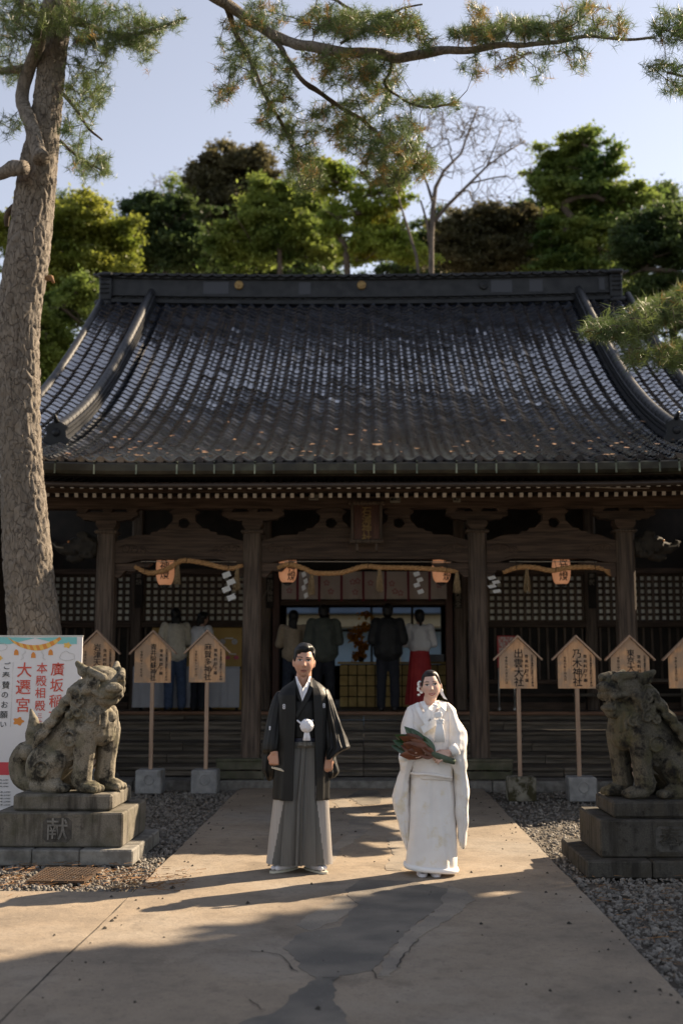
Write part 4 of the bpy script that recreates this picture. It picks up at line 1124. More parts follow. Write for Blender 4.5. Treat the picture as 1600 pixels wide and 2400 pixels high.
# the long limb that arches over the court from the top of the same tree
def YO(u, v): return 11.6 - .0011 * (u - 480) + .3 * math.sin(u * .011 + v * .02)
arc = [at(330, -520, PY), at(380, -300, 12.1), at(420, -140, 11.9), at(470, -30, YO(470, -30))]
MB().tube(dense(arc, .2), [interp(i, [0, len(dense(arc, .2)) - 1], [.085, .068]) for i in range(len(dense(arc, .2)))], 12).build('limb', M['bark'], pine)
pine_foliage(pine, [([(470, -30), (500, -8), (540, 18), (600, 58), (650, 88), (720, 112), (800, 118), (870, 126), (930, 139), (980, 131), (1030, 116), (1100, 120), (1150, 108), (1220, 105), (1300, 98), (1380, 88), (1480, 94), (1530, 90)], [15, 15, 14, 13, 12.5, 12, 10, 8, 5, 3.5, 2.5]),
                    ([(528, 18), (545, 60), (565, 100), (590, 150), (615, 210), (640, 260), (665, 310), (690, 350), (700, 410)], [8, 7, 6, 5, 4, 3]),
                    ([(640, 86), (670, 130), (705, 190), (760, 222), (830, 268), (876, 306), (917, 347), (978, 398)], [6, 6.5, 6, 5, 4, 3]),
                    ([(910, 138), (920, 160), (890, 200), (960, 240), (1000, 254), (1068, 240)], [4, 4, 3, 3, 2]),
                    ([(800, 100), (880, 60), (930, 20), (990, 10)], [4, 3, 2]),
                    ([(540, -5), (640, -20), (760, -10), (830, 20)], [6, 5, 3])],
             [(600, 75, 55, 45, 70, .12), (560, 160, 45, 60, 60), (640, 175, 55, 60, 80, .12), (512, 222, 34, 30, 22), (655, 265, 50, 60, 80, .15), (700, 330, 55, 55, 80, .25), (760, 45, 70, 32, 110), (850, 55, 90, 30, 190),
              (940, 60, 55, 34, 90), (1000, 100, 40, 20, 24), (1110, 75, 60, 24, 80), (1180, 62, 80, 24, 110), (1280, 70, 66, 24, 90), (1350, 50, 50, 36, 36), (1375, 18, 40, 16, 22), (1440, 60, 36, 34, 30), (1110, 22, 22, 22, 18),
              (1130, 150, 60, 30, 24), (1220, 140, 70, 30, 30), (1260, 190, 14, 12, 5), (1340, 140, 36, 36, 22), (820, 165, 80, 45, 110, .15), (770, 135, 70, 26, 50, .1), (890, 170, 55, 45, 80), (990, 232, 45, 18, 32), (1058, 240, 16, 8, 10),
              (715, 400, 45, 45, 80, .45), (850, 320, 75, 45, 130, .3), (940, 318, 50, 45, 80, .12), (900, 395, 60, 45, 110, .55), (985, 385, 36, 36, 60, .4), (780, 280, 60, 45, 80, .3), (870, 240, 60, 32, 60, .15), (620, 30, 60, 30, 50, .2), (540, 90, 26, 50, 22)], YO, 23)
# --- second pine, its trunk just outside the view on the right, branches reaching in
RX, RY = 4.35, 10.3
pine2 = thing('pine_tree', 'pine whose sunlit needle sprays reach in beside the right end of the roof', 'pine tree', (RX, RY, 0))
bark_trunk([(RX + .1, RY, -.1), (RX, RY, 1.2), (RX - .1, RY, 3), (RX + .15, RY + .1, 5), (RX + .3, RY, 7), (RX + .2, RY, 9.3)], [.3, .25, .22, .19, .15, .07], 60, 30, 8.0).build('trunk', M['bark'], pine2)
def YR(u, v): return 9.9 + .2 * math.sin(u * .02)
trunk2 = [Vector((RX - .1 + .05 * k, RY, 3 + .5 * k)) for k in range(12)]
pine_foliage(pine2, [([(1960, 880), (1800, 850), (1650, 790), (1560, 740), (1470, 768), (1400, 772)], [8, 6, 5, 4, 3, 2]),
                     ([(1650, 790), (1590, 820), (1540, 850)], [4, 3, 2]),
                     ([(1990, 300), (1800, 190), (1680, 110), (1570, 80)], [9, 6, 4, 3]),
                     ([(1990, 330), (1800, 250), (1680, 210), (1560, 170)], [8, 6, 4, 3])],
             [(1460, 772, 62, 30, 120), (1545, 730, 60, 30, 120), (1400, 770, 40, 16, 40), (1575, 830, 36, 28, 70), (1490, 832, 34, 18, 40), (1600, 700, 40, 30, 60), (1700, 800, 90, 50, 90), (1570, 60, 45, 45, 60), (1560, 158, 42, 14, 26), (1585, 205, 36, 22, 26), (1680, 80, 70, 60, 90), (1720, 220, 60, 50, 60)], YR, 37)

# --- woodland behind the hall
def leaf_mat(name, a, b, gold=None, tr=.58):
    return mat(name, a, b, .5, .5, transl=tr, spec=.4, detail=3, ramp=(.3, .7), c3=gold, s3=.8, t3=(.55, .75))
LEAF = {'camphor': leaf_mat('yellow_green_leaves', (.11, .16, .025), (.33, .33, .055)),
        'dark': leaf_mat('dark_evergreen_leaves', (.035, .066, .024), (.11, .15, .045)),
        'green': leaf_mat('mid_green_leaves', (.065, .125, .03), (.26, .31, .065)),
        'brown': leaf_mat('brownish_leaves', (.06, .06, .03), (.14, .125, .06)),
        'mixed': leaf_mat('autumn_green_leaves', (.12, .19, .03), (.28, .33, .05), (.36, .24, .03))}
def leaves(name, lobes, n, size, mt, seed, flat=.5):
    r = np.random.default_rng(seed); vol = np.array([l[3] * l[4] + l[3] * l[5] for l in lobes]); vol = vol / vol.sum()
    out = []
    for l, f in zip(lobes, vol):
        c = np.array(l[:3]); rad = np.array(l[3:6]); m = int(n * f); nc = max(8, m // 110)
        npad = 46                                           # foliage pads with gaps between them
        dp = r.normal(0, 1, (npad, 3)); dp /= np.linalg.norm(dp, axis=1, keepdims=True)
        pads = c + dp * rad * np.where(r.uniform(0, 1, (npad, 1)) < .2, r.uniform(1.0, 1.3, (npad, 1)), r.uniform(.35, 1.0, (npad, 1))); pr = rad * r.uniform(.14, .5, (npad, 1)) * np.array([1, 1, min(1, flat * 1.6)])
        d = r.normal(0, 1, (nc, 3)); d /= np.linalg.norm(d, axis=1, keepdims=True)
        sh = r.uniform(.25, 1.08, (nc, 1)) ** .6
        kp_ = r.integers(0, npad, nc); cc = pads[kp_] + d * sh * pr[kp_]
        k = r.integers(0, nc, m)
        cs = .05 * rad.mean() + .11
        off = r.normal(0, 1, (m, 3)) * np.array([cs, cs, cs * flat]) * np.where(r.uniform(0, 1, (m, 1)) < .12, 1.8, 1.0)
        out.append(cc[k] + off)
    P_ = np.concatenate(out); m = len(P_)
    nrm = r.normal(0, .75, (m, 3)) + np.array([0, 0, .8]); nrm /= np.linalg.norm(nrm, axis=1, keepdims=True)
    a = np.cross(nrm, r.normal(0, 1, (m, 3))); a /= np.linalg.norm(a, axis=1, keepdims=True); b = np.cross(nrm, a)
    s = size * r.uniform(.6, 1.3, (m, 1))
    V = np.stack([P_ - a * s, P_ - b * s * .55 + nrm * s * .1, P_ + a * s, P_ + b * s * .55 + nrm * s * .1], 1).reshape(-1, 3)
    return np_mesh(name, V, np.arange(m * 4).reshape(-1, 4), mt)
def broad_tree(name, label, Y, blobs, kind, n, size=.13, trunk_u=None, seed=0, flat=.45, group='woodland trees behind the hall', ry=.8, sides=6):
    """blobs: (u, v, half width, half height) in photograph pixels at distance Y"""
    Y = Y * 1.4
    k = Y / F_PX; lobes = []
    rr = random.Random(seed)
    for u, v, hw, hh in blobs:
        p = at(u, v, Y + rr.uniform(-.6, .6)); lobes.append((p.x, p.y, p.z, hw * k, (hw + hh) / 2 * k * ry, hh * k))
    tx = at(trunk_u or blobs[0][0], 900, Y).x; top = max(l[2] for l in lobes)
    t = thing(name, label, 'tree', (tx, Y, 0), group)
    put('crown', leaves('crown', lobes, int(n * 2.5), size * .68, LEAF[kind], seed, flat), t)
    base = [Vector((tx + .25 * math.sin(z * .5 + seed), Y, z)) for z in np.linspace(-.2, min(l[2] for l in lobes) + .3, 14)]
    tg = []
    for l in lobes:
        for _ in range(14): tg.append(Vector((l[0] + rr.gauss(0, .45) * l[3], l[1] + rr.gauss(0, .45) * l[4], l[2] + rr.gauss(0, .42) * l[5])))
    nodes, par, tips = grow(base, tg, .55, -.05, seed)
    for i in range(1, len(base)): par[i] = i - 1
    put('trunk', twig_mesh('trunk', nodes, par, 1, .022, .52, .34, M['twig'], sides), t)
    return t
broad_tree('camphor_tree', 'yellow green camphor tree in sun close behind the pine trunk', 29, [(200, 520, 105, 60), (240, 580, 90, 60), (150, 500, 70, 50), (160, 640, 100, 70), (270, 640, 60, 50), (60, 560, 80, 90), (100, 700, 90, 60)], 'camphor', 26000, .12, 190, 1)
broad_tree('shrub_tree', 'green bushy tree low behind the left end of the roof', 27, [(150, 720, 70, 60), (130, 830, 70, 70), (190, 690, 45, 40), (60, 800, 80, 90), (110, 920, 60, 70)], 'green', 15000, .11, 140, 2)
broad_tree('evergreen_tree', 'dark spreading evergreen left of the round topped tree', 36, [(370, 540, 90, 75), (340, 480, 50, 35), (430, 500, 60, 45), (420, 600, 110, 50), (310, 600, 60, 50)], 'dark', 20000, .15, 380, 3)
broad_tree('oak_tree', 'round topped brownish oak rising above the dark evergreens', 38, [(540, 380, 78, 42), (500, 430, 60, 40), (590, 430, 60, 50), (520, 490, 70, 50), (600, 380, 35, 30), (460, 400, 18, 14)], 'brown', 17000, .15, 530, 4, .6)
broad_tree('evergreen_tree', 'green evergreen under the hanging pine bough, left of the bare tree', 33, [(620, 480, 80, 60), (680, 540, 85, 60), (590, 570, 90, 60), (700, 470, 50, 40), (740, 590, 60, 40)], 'green', 20000, .13, 640, 5)
broad_tree('autumn_tree', 'thin crowned tree turning yellow behind the hanging pine bough', 31, [(780, 420, 60, 45), (860, 480, 70, 50), (900, 560, 70, 50), (780, 520, 35, 40), (960, 590, 50, 40), (850, 590, 40, 30), (740, 400, 40, 30), (920, 440, 40, 40)], 'mixed', 12000, .12, 800, 6)
broad_tree('brown_oak_tree', 'dark brown rounded tree right of the bare tree', 35, [(1150, 520, 85, 48), (1080, 560, 70, 50), (1220, 560, 65, 50), (1150, 600, 130, 40), (1230, 500, 30, 24)], 'brown', 20000, .13, 1140, 7)
broad_tree('tall_evergreen_tree', 'tallest bright green tree rising over the right end of the ridge', 34, [(1370, 330, 45, 32), (1320, 380, 75, 42), (1400, 390, 60, 40), (1290, 440, 60, 40), (1380, 450, 90, 40), (1460, 470, 65, 32), (1330, 520, 80, 50), (1400, 560, 110, 50), (1510, 465, 35, 22), (1290, 580, 50, 40), (1350, 640, 110, 40)], 'green', 34000, .13, 1360, 8, .4)
broad_tree('dark_oak_tree', 'very dark leafy tree at the right behind the sunlit pine spray', 30, [(1520, 560, 80, 70), (1580, 640, 80, 90), (1480, 600, 60, 60), (1570, 520, 60, 40), (1530, 720, 80, 70), (1600, 830, 80, 90), (1650, 560, 80, 90)], 'dark', 24000, .12, 1560, 9)
broad_tree('background_tree', 'low dim foliage mass in the gap behind the ridge middle', 40, [(480, 640, 140, 60), (700, 650, 140, 50), (1000, 640, 120, 40), (1200, 650, 150, 50), (300, 680, 120, 80)], 'dark', 22000, .17, 640, 10)
for k, (Y_, bl_, kd, lab) in enumerate(((43, [(100, 540, 110, 90), (250, 550, 100, 60), (350, 530, 110, 75), (240, 620, 160, 80)], 'dark', 'dim evergreen filling the gap left of the round topped oak'), (42, [(470, 500, 110, 75), (590, 500, 110, 70), (620, 560, 130, 70), (440, 580, 140, 70)], 'green', 'dim evergreen under the round topped oak'),
        (44, [(720, 510, 90, 60), (900, 560, 90, 60), (960, 590, 80, 50), (700, 590, 130, 60)], 'green', 'dim evergreen behind the thin yellowing tree'), (43, [(1040, 570, 90, 55), (1180, 550, 120, 60), (1280, 510, 70, 70), (1300, 590, 120, 70)], 'dark', 'dim evergreen behind the dark brown rounded tree'), (41, [(1430, 510, 110, 60), (1560, 530, 120, 80), (1450, 610, 150, 80)], 'dark', 'dim evergreen behind the tallest green tree'))):
    broad_tree('evergreen_tree', lab, Y_, bl_, kd, 19000, .15, None, 90 + k, .6)
# bare tree
BY = 33
bare = thing('bare_tree', 'bare leafless tree with fine fanning twigs above the hall ridge', 'tree', (at(1010, 700, BY).x, BY, 0))
kx = BY / F_PX
bl = [([(1010, 720), (1010, 560), (1014, 490), (1020, 440), (1040, 400), (1080, 360), (1100, 300), (1120, 250)], [9, 9, 8, 6, 4, 3, 2]),
      ([(1016, 520), (1050, 480), (1100, 430), (1140, 390), (1180, 360), (1230, 330)], [7, 6, 4, 3, 2]),
      ([(1012, 470), (1000, 430), (960, 340), (930, 290)], [5, 4, 3, 2]),
      ([(1100, 430), (1150, 418), (1185, 412), (1200, 420)], [3, 2.5, 1.5]), ([(1140, 390), (1160, 340), (1180, 290)], [3, 2, 1.5]),
      ([(990, 720), (975, 600), (950, 520), (930, 450)], [5, 5, 4, 2]), ([(1008, 600), (1000, 520), (985, 470)], [5, 4, 3])]
sk = []
tk = MB()
for pl, rd in bl:
    p = [at(u, v, BY + .006 * (u - 1010)) for u, v in pl]
    if pl[0][1] == 720: p = [Vector((p[0].x, p[0].y, 0))] + p; rd = [rd[0] * 1.3] + rd
    tk.tube(p, [interp(i / (len(p) - 1), np.linspace(0, 1, len(rd)), rd) * kx * .75 for i in range(len(p))], 7); sk += dense([q for q in p if q.z > 8], .3)
M['bare_bark'] = mat('pale_bare_bark', (.075, .062, .052), (.14, .115, .095), 6, .9)
tk.build('trunk', M['bare_bark'], bare)
tg = []
rr = random.Random(4)
for u, v, ru, rv, n in ((1060, 280, 70, 50, 260), (980, 310, 80, 60, 230), (1150, 310, 85, 60, 280), (1080, 370, 100, 50, 150), (1210, 370, 50, 50, 100), (1160, 440, 70, 30, 60), (950, 400, 60, 50, 70), (1100, 470, 120, 20, 50)):
    for _ in range(n):
        a = rr.uniform(0, 6.28); q = math.sqrt(rr.random()); tg.append(at(u + ru * q * math.cos(a), v + rv * q * math.sin(a), BY + rr.gauss(0, 1.2)))
nodes, par, tips = grow(sk, tg, .35, -.02, 5, .07)
tag(put('twigs', twig_mesh('twigs', nodes, par, len(sk), .005, .44, .05, M['bare_bark'], 4), bare), kind='stuff')
bare2 = thing('bare_tree', 'faint bare treetop left of the round topped oak', 'tree', (at(400, 700, 64).x, 64, 0))
tk = MB(); p0 = [Vector((at(400, 700, 64).x, 64, 0)), at(402, 560, 64), at(400, 470, 64), at(396, 430, 64)]
tk.tube(p0, [.26, .16, .09, .05], 7); tk.build('trunk', M['bare_bark'], bare2)
tg = [at(395 + rr.gauss(0, 26), 440 + rr.gauss(0, 22), 64 + rr.gauss(0, .8)) for _ in range(160)]
sk = dense(p0[1:], .3); nodes, par, tips = grow(sk, tg, .5, -.02, 6, .07)
tag(put('twigs', twig_mesh('twigs', nodes, par, len(sk), .009, .4, .06, M['bare_bark'], 4), bare2), kind='stuff')

# --- big evergreens standing just outside the view: they throw the shade that lies across the near path
def shade_tree(label, x, y, lobes, n, seed, kind='dark'):
    t = thing('evergreen_tree', label, 'tree', (x, y, 0), 'tall evergreens around the court')
    put('crown', leaves('crown', lobes, n, .42, LEAF[kind], seed, .8), t)
    base = [Vector((x + .1 * math.sin(z), y, z)) for z in np.linspace(-.2, min(l[2] for l in lobes), 10)]; rr = random.Random(seed)
    tg = [Vector((l[0] + rr.gauss(0, .4) * l[3], l[1] + rr.gauss(0, .4) * l[4], l[2] + rr.gauss(0, .4) * l[5])) for l in lobes for _ in range(8)]
    nodes, par, tips = grow(base, tg, .6, -.05, seed)
    for i in range(1, len(base)): par[i] = i - 1
    put('trunk', twig_mesh('trunk', nodes, par, 1, .03, .5, .3, M['twig'], 6), t)
def strip(n_, t_): return Vector((.81, 8.1, 0)) + Vector((.57, -.82, 0)) * n_ + Vector((.82, .57, 0)) * t_
for k, (n_, t_, w) in enumerate(((2.3, 11.5, 2.0), (5.6, 10.5, 2.2))):
    c = strip(n_, t_)
    shade_tree(('evergreen beside the court, its shadow edge crossing the path' if k == 0 else 'evergreen beside the court shading the nearest paving'), c.x, c.y, [(c.x, c.y, 4.0, w, w, 1.9), (c.x, c.y, 6.4, w, w, 2.0), (c.x, c.y, 9.0, w, w, 2.2), (c.x + .5, c.y + .3, 11.0, w * .8, w * .8, 1.8)], 34000, 61 + k)
for k, (x, y, r_) in enumerate(((-15.5, -6.5, 4.2),)):  # unseen tree added behind the camera to cut sky light on the court
    shade_tree(('added unseen evergreen behind the camera that blocks sky light', 'evergreen right of the approach behind the photographer', 'evergreen at the far end of the approach')[k], x, y, [(x, y, 4.5, r_, r_, 2.6), (x, y, 8, r_, r_, 3), (x, y, 11.5, r_ * .7, r_ * .7, 2.4)], 12000, 71 + k)
# unseen evergreen added beyond the hall, crown shaped to keep sun off the roof
shade_tree('added unseen evergreen beyond the right end of the hall that shades its roof', 15.5, 29.5, [(15, 27.3, 12.5, 1.9, 1.9, 2.6), (15, 30.2, 15, 2.8, 2.8, 3.6), (15, 33.5, 16.5, 3, 3, 4), (15, 30, 10, 3, 3, 3), (15.5, 34, 11, 3, 3, 3), (15, 36.5, 17, 2.6, 2.6, 4)], 42000, 83, 'green')
# ================================================================ stone lions on pedestals
def lion_mat(name, light, mid, dark, moss, amt, streak=0.0):
    m, nt, bs, out = new_mat(name); N, L = nt.nodes, nt.links
    tc = N.new('ShaderNodeTexCoord'); geo = N.new('ShaderNodeNewGeometry')
    def nz(s, d=6, r=.6):
        n = N.new('ShaderNodeTexNoise'); n.inputs['Scale'].default_value = s; n.inputs['Detail'].default_value = d; n.inputs['Roughness'].default_value = r; L.new(tc.outputs['Object'], n.inputs['Vector']); return n.outputs[0]
    def mr(v, a, b):
        r = N.new('ShaderNodeMapRange'); r.inputs[1].default_value = a; r.inputs[2].default_value = b; L.new(v, r.inputs[0]); return r.outputs[0]
    def mix(a, b, f):
        x = N.new('ShaderNodeMix'); x.data_type = 'RGBA'
        for s, q in ((6, a), (7, b)):
            if isinstance(q, tuple): x.inputs[s].default_value = C(q)
            else: L.new(q, x.inputs[s])
        L.new(f, x.inputs[0]); return x.outputs[2]
    c = mix(mid, light, mr(nz(90, 4, .75), .35, .65))
    c = mix(c, moss, mr(nz(5, 5), .46, .68))
    c = mix(c, dark, mr(nz(6.5, 8, .72), .62 - amt, .74 - amt))
    if streak:      # rain stains run down the faces
        mp = N.new('ShaderNodeMapping'); mp.inputs['Scale'].default_value = (1, 1, .13); L.new(tc.outputs['Object'], mp.inputs[0])
        sn = N.new('ShaderNodeTexNoise'); sn.inputs['Scale'].default_value = 8; sn.inputs['Detail'].default_value = 7; sn.inputs['Roughness'].default_value = .65; L.new(mp.outputs[0], sn.inputs['Vector'])
        sf = mr(sn.outputs[0], .5, .68); sm_ = N.new('ShaderNodeMath'); sm_.operation = 'MULTIPLY'; sm_.inputs[1].default_value = streak; L.new(sf, sm_.inputs[0])
        c = mix(c, dark, sm_.outputs[0])
    L.new(c, bs.inputs['Base Color']); bs.inputs['Roughness'].default_value = .92; bs.inputs['Specular IOR Level'].default_value = .25
    bp = N.new('ShaderNodeBump'); bp.inputs['Strength'].default_value = .6; bp.inputs['Distance'].default_value = .006; L.new(nz(60, 6, .7), bp.inputs['Height']); L.new(bp.outputs[0], bs.inputs['Normal'])
    return m
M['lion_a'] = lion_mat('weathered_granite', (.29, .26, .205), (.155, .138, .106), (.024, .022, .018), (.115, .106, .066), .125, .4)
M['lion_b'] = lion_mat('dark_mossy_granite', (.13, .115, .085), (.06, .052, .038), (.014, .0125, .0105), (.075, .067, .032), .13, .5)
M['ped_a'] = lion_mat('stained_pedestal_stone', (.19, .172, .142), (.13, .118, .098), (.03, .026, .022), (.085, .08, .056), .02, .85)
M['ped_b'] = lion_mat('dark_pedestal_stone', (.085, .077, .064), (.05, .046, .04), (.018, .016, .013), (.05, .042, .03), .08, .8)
def rotm(yaw, pitch=0, roll=0): return (Matrix.Rotation(yaw, 3, 'Z') @ Matrix.Rotation(pitch, 3, 'Y') @ Matrix.Rotation(roll, 3, 'X'))
def stone_lion(kind):
    """guardian lion seated facing +x, origin at its feet; kind 'closed' or 'open' mouth"""
    b = MB()
    def cap(p, q, r0, r1, n=12): 
        p, q = Vector(p), Vector(q); b.tube([p + (q - p) * t for t in (0, .33, .66, 1)], [r0, r0 * .66 + r1 * .34, r0 * .34 + r1 * .66, r1], n); b.ball(p, r0, n); b.ball(q, r1, n)
    # trunk
    cap((-.24, 0, .24), (-.02, 0, .46), .19, .2, 16); cap((-.02, 0, .46), (.17, 0, .64), .2, .205, 16); b.ball((.24, 0, .60), (.15, .19, .17), 16); b.ball((.27, 0, .52), (.12, .15, .12), 14)
    cap((.12, 0, .66), (.2, 0, .86), .2, .17, 16)
    # front legs: stout, straight, thick toes
    for s, dx in ((-1, -.02), (1, .07)):
        x = .17 + dx
        cap((x + .03, s * .115, .55), (x + .02, s * .12, .3), .115, .088); cap((x + .02, s * .12, .3), (x, s * .12, .11), .085, .09)
        b.ball((x - .005, s * .12, .14), (.095, .085, .09), 12)
        b.ball((x + .07, s * .12, .055), (.12, .095, .06), 12)
        for k in (-1, 0, 1): cap((x + .08, s * .12 + k * .052, .055), (x + .165, s * .12 + k * .056, .04), .042, .034, 8)
        b.ball((x - .09, s * .1, .34), (.03, .02, .05), 8)
        for k in range(3): cap((x - .07, s * .12, .16 + .07 * k), (x - .115 - .01 * k, s * .12, .13 + .07 * k), .02, .006, 6)
    # hind legs
    for s in (-1, 1):
        b.ball((-.2, s * .16, .22), (.19, .105, .2), 16, rot=rotm(0, .5)); cap((-.08, s * .17, .27), (-.18, s * .17, .1), .1, .07)
        cap((-.26, s * .17, .06), (-.06, s * .19, .06), .075, .07)
        for k in (-1, 0, 1): cap((-.05, s * .19 + k * .045, .055), (.03, s * .19 + k * .048, .042), .04, .033, 8)
    # spiral bosses on shoulder and haunch
    for c in ((.07, -.2, .46), (-.16, -.255, .2)):
        b.ball(c, (.055, .03, .055), 12)
        for t in np.linspace(0, 9, 26): b.ball((c[0] + (.02 + .007 * t) * math.cos(t), c[1] - .018, c[2] + (.02 + .007 * t) * math.sin(t)), .013, 6)
    # tail: flame up the back and a thick curl behind
    cap((-.36, 0, .3), (-.42, 0, .5), .11, .085); cap((-.42, 0, .5), (-.435, 0, .62), .08, .045); cap((-.435, 0, .62), (-.465, 0, .71), .045, .012)
    cap((-.42, 0, .5), (-.34, 0, .56), .07, .04)
    pts = [(-.40 - .145 * math.cos(t) * 1.0, -.02, .21 + .165 * math.sin(t)) for t in np.linspace(2.3 + 3.1416 - 3.1416, -1.7, 14)]
    for p, q in zip(pts, pts[1:]): cap(p, q, .082, .08, 10)
    ring = [(-.46 - .115 * math.cos(t), -.03, .21 + .15 * math.sin(t)) for t in np.linspace(-1.5, 1.9, 14)]
    for p, q in zip(ring, ring[1:]): cap(p, q, .075, .075, 10)
    b.ball((-.43, -.09, .33), .075, 12); b.ball((-.3, -.06, .08), (.13, .12, .09), 12)
    # mane: long tapering locks down neck and back, curls on cheeks and chest
    rr = random.Random(5)
    def lock(p, q, r):
        p, q = Vector(p), Vector(q); m = p.lerp(q, .5) + Vector((-.02, 0, .03)); b.tube([p, p.lerp(m, .6), m, m.lerp(q, .6), q], [r * .55, r, r * .95, r * .6, r * .2], 8)
    for row in range(5):
        for k in range(-3, 4):
            a = k * .42; yy = math.sin(a) * (.17 + .02 * row); xx = .10 - .065 * row - .05 * math.cos(a); zz = .98 - .095 * row - .06 * abs(math.sin(a))
            lock((xx + .05, yy, zz), (xx - .075, yy * 1.15, zz - .16), .047)
    for s in (-1, 1):
        for k, (x, z, r) in enumerate(((.13, .86, .055), (.10, .77, .055), (.15, .70, .06), (.21, .66, .055), (.06, .68, .05), (.27, .66, .045), (.16, .79, .05))):
            c = Vector((x, s * (.185 - .02 * (k % 2)), z)); b.ball(c, (r, r * .7, r), 10)
            for t in np.linspace(0, 7.5, 18): b.ball(c + Vector(((.008 + .0058 * t) * math.cos(t), s * (r * .62), (.008 + .0058 * t) * math.sin(t))), .0125, 6)
        cap((.33, s * .09, .70), (.36, s * .11, .58), .045, .02, 8); cap((.30, s * .13, .72), (.33, s * .16, .6), .04, .018, 8)
    # bell collar boss
    b.ball((.36, 0, .66), .055, 10)
    # head
    hb = MB(); 
    def hc(p, q, r0, r1, n=10):
        p, q = Vector(p), Vector(q); hb.tube([p + (q - p) * t for t in (0, .5, 1)], [r0, (r0 + r1) / 2, r1], n); hb.ball(p, r0, n); hb.ball(q, r1, n)
    op = kind == 'open'
    hb.ball((0, 0, .02), (.165, .15, .125), 18); hb.ball((-.03, 0, .075), (.13, .125, .07), 14)          # skull
    hb.ball((.13, 0, -.005), (.085, .105, .062), 14)                                                     # muzzle
    hb.ball((.195, 0, .035), (.042, .06, .04), 12)                                                       # nose
    for s in (-1, 1):
        hb.ball((.2, s * .042, .03), (.03, .03, .028), 8)
        hb.ball((.105, s * .09, .045), (.034, .026, .034), 10)                                           # eyeball
        for t in np.linspace(-.6, 3.4, 12): hb.ball((.103 + .045 * math.cos(t), s * .1, .047 + .04 * math.sin(t)), .0125, 6)
        hc((.15, s * .07, .1), (.03, s * .125, .12), .03, .026)                                          # heavy brow
        for t in np.linspace(0, 6, 14): hb.ball((-.0 + (.012 + .007 * t) * math.cos(t), s * .12, .115 + (.01 + .006 * t) * math.sin(t)), .015, 6)
        hc((.17, s * .07, -.03), (.02, s * .128, -.01), .026, .02)                                       # upper lip
        hc((-.05, s * .12, .09), (-.14, s * .16, .14), .05, .02); hb.ball((-.09, s * .14, .1), (.06, .03, .05), 8)   # ear
        hc((.02, s * .13, -.02), (-.06, s * .14, -.1), .045, .05)                                        # cheek
    if op:
        hc((.02, 0, -.12), (.13, 0, -.135), .085, .06); hb.ball((.16, 0, -.12), (.05, .075, .03), 10)
        for k in range(-2, 3): hb.ball((.165 - .012 * abs(k), k * .03, -.095), (.013, .013, .02), 6); hb.ball((.18 - .012 * abs(k), k * .032, -.055), (.013, .013, .018), 6)
        hc((.06, 0, -.09), (.15, 0, -.085), .035, .028)
        for s in (-1, 1):
            for k in range(3): hc((.03 - .02 * k, s * (.125 + .008 * k), -.02 + .02 * k), (.0 - .02 * k, s * .13, -.13), .016, .014, 7)
    else:
        hb.ball((.11, 0, -.075), (.075, .09, .045), 12)
        for k in range(-1, 2): hb.ball((.16, k * .04, -.07), (.02, .026, .024), 8)
        hc((.02, 0, -.08), (.1, 0, -.1), .1, .05)
    yaw = R(-36) if kind == 'closed' else R(-18)
    Mh = Matrix.Translation((.285, -.03, .93)) @ Matrix.Rotation(yaw, 4, 'Z') @ Matrix.Rotation(R(13 if kind == 'closed' else 2), 4, 'Y') @ Matrix.Scale(1.2, 4)
    if op: Mh = Matrix.Translation((.265, -.02, .915)) @ Matrix.Rotation(yaw, 4, 'Z') @ Matrix.Scale(1.2, 4)
    b.add([Mh @ Vector(v) for v in hb.v], hb.f, 0, True)
    me = remesh(b, 'stone_lion', .0062, M['lion_a'] if kind == 'closed' else M['lion_b'], 1, .5)
    def wear(co, no): return co + no * (snoise(co, 9, 1.0) * .004 + snoise(co, 30, 4.0) * .002)[:, None]
    displace(me, wear)
    return me
PLA_Z, PED_Z = .62, .47         # plinth top, pedestal block top
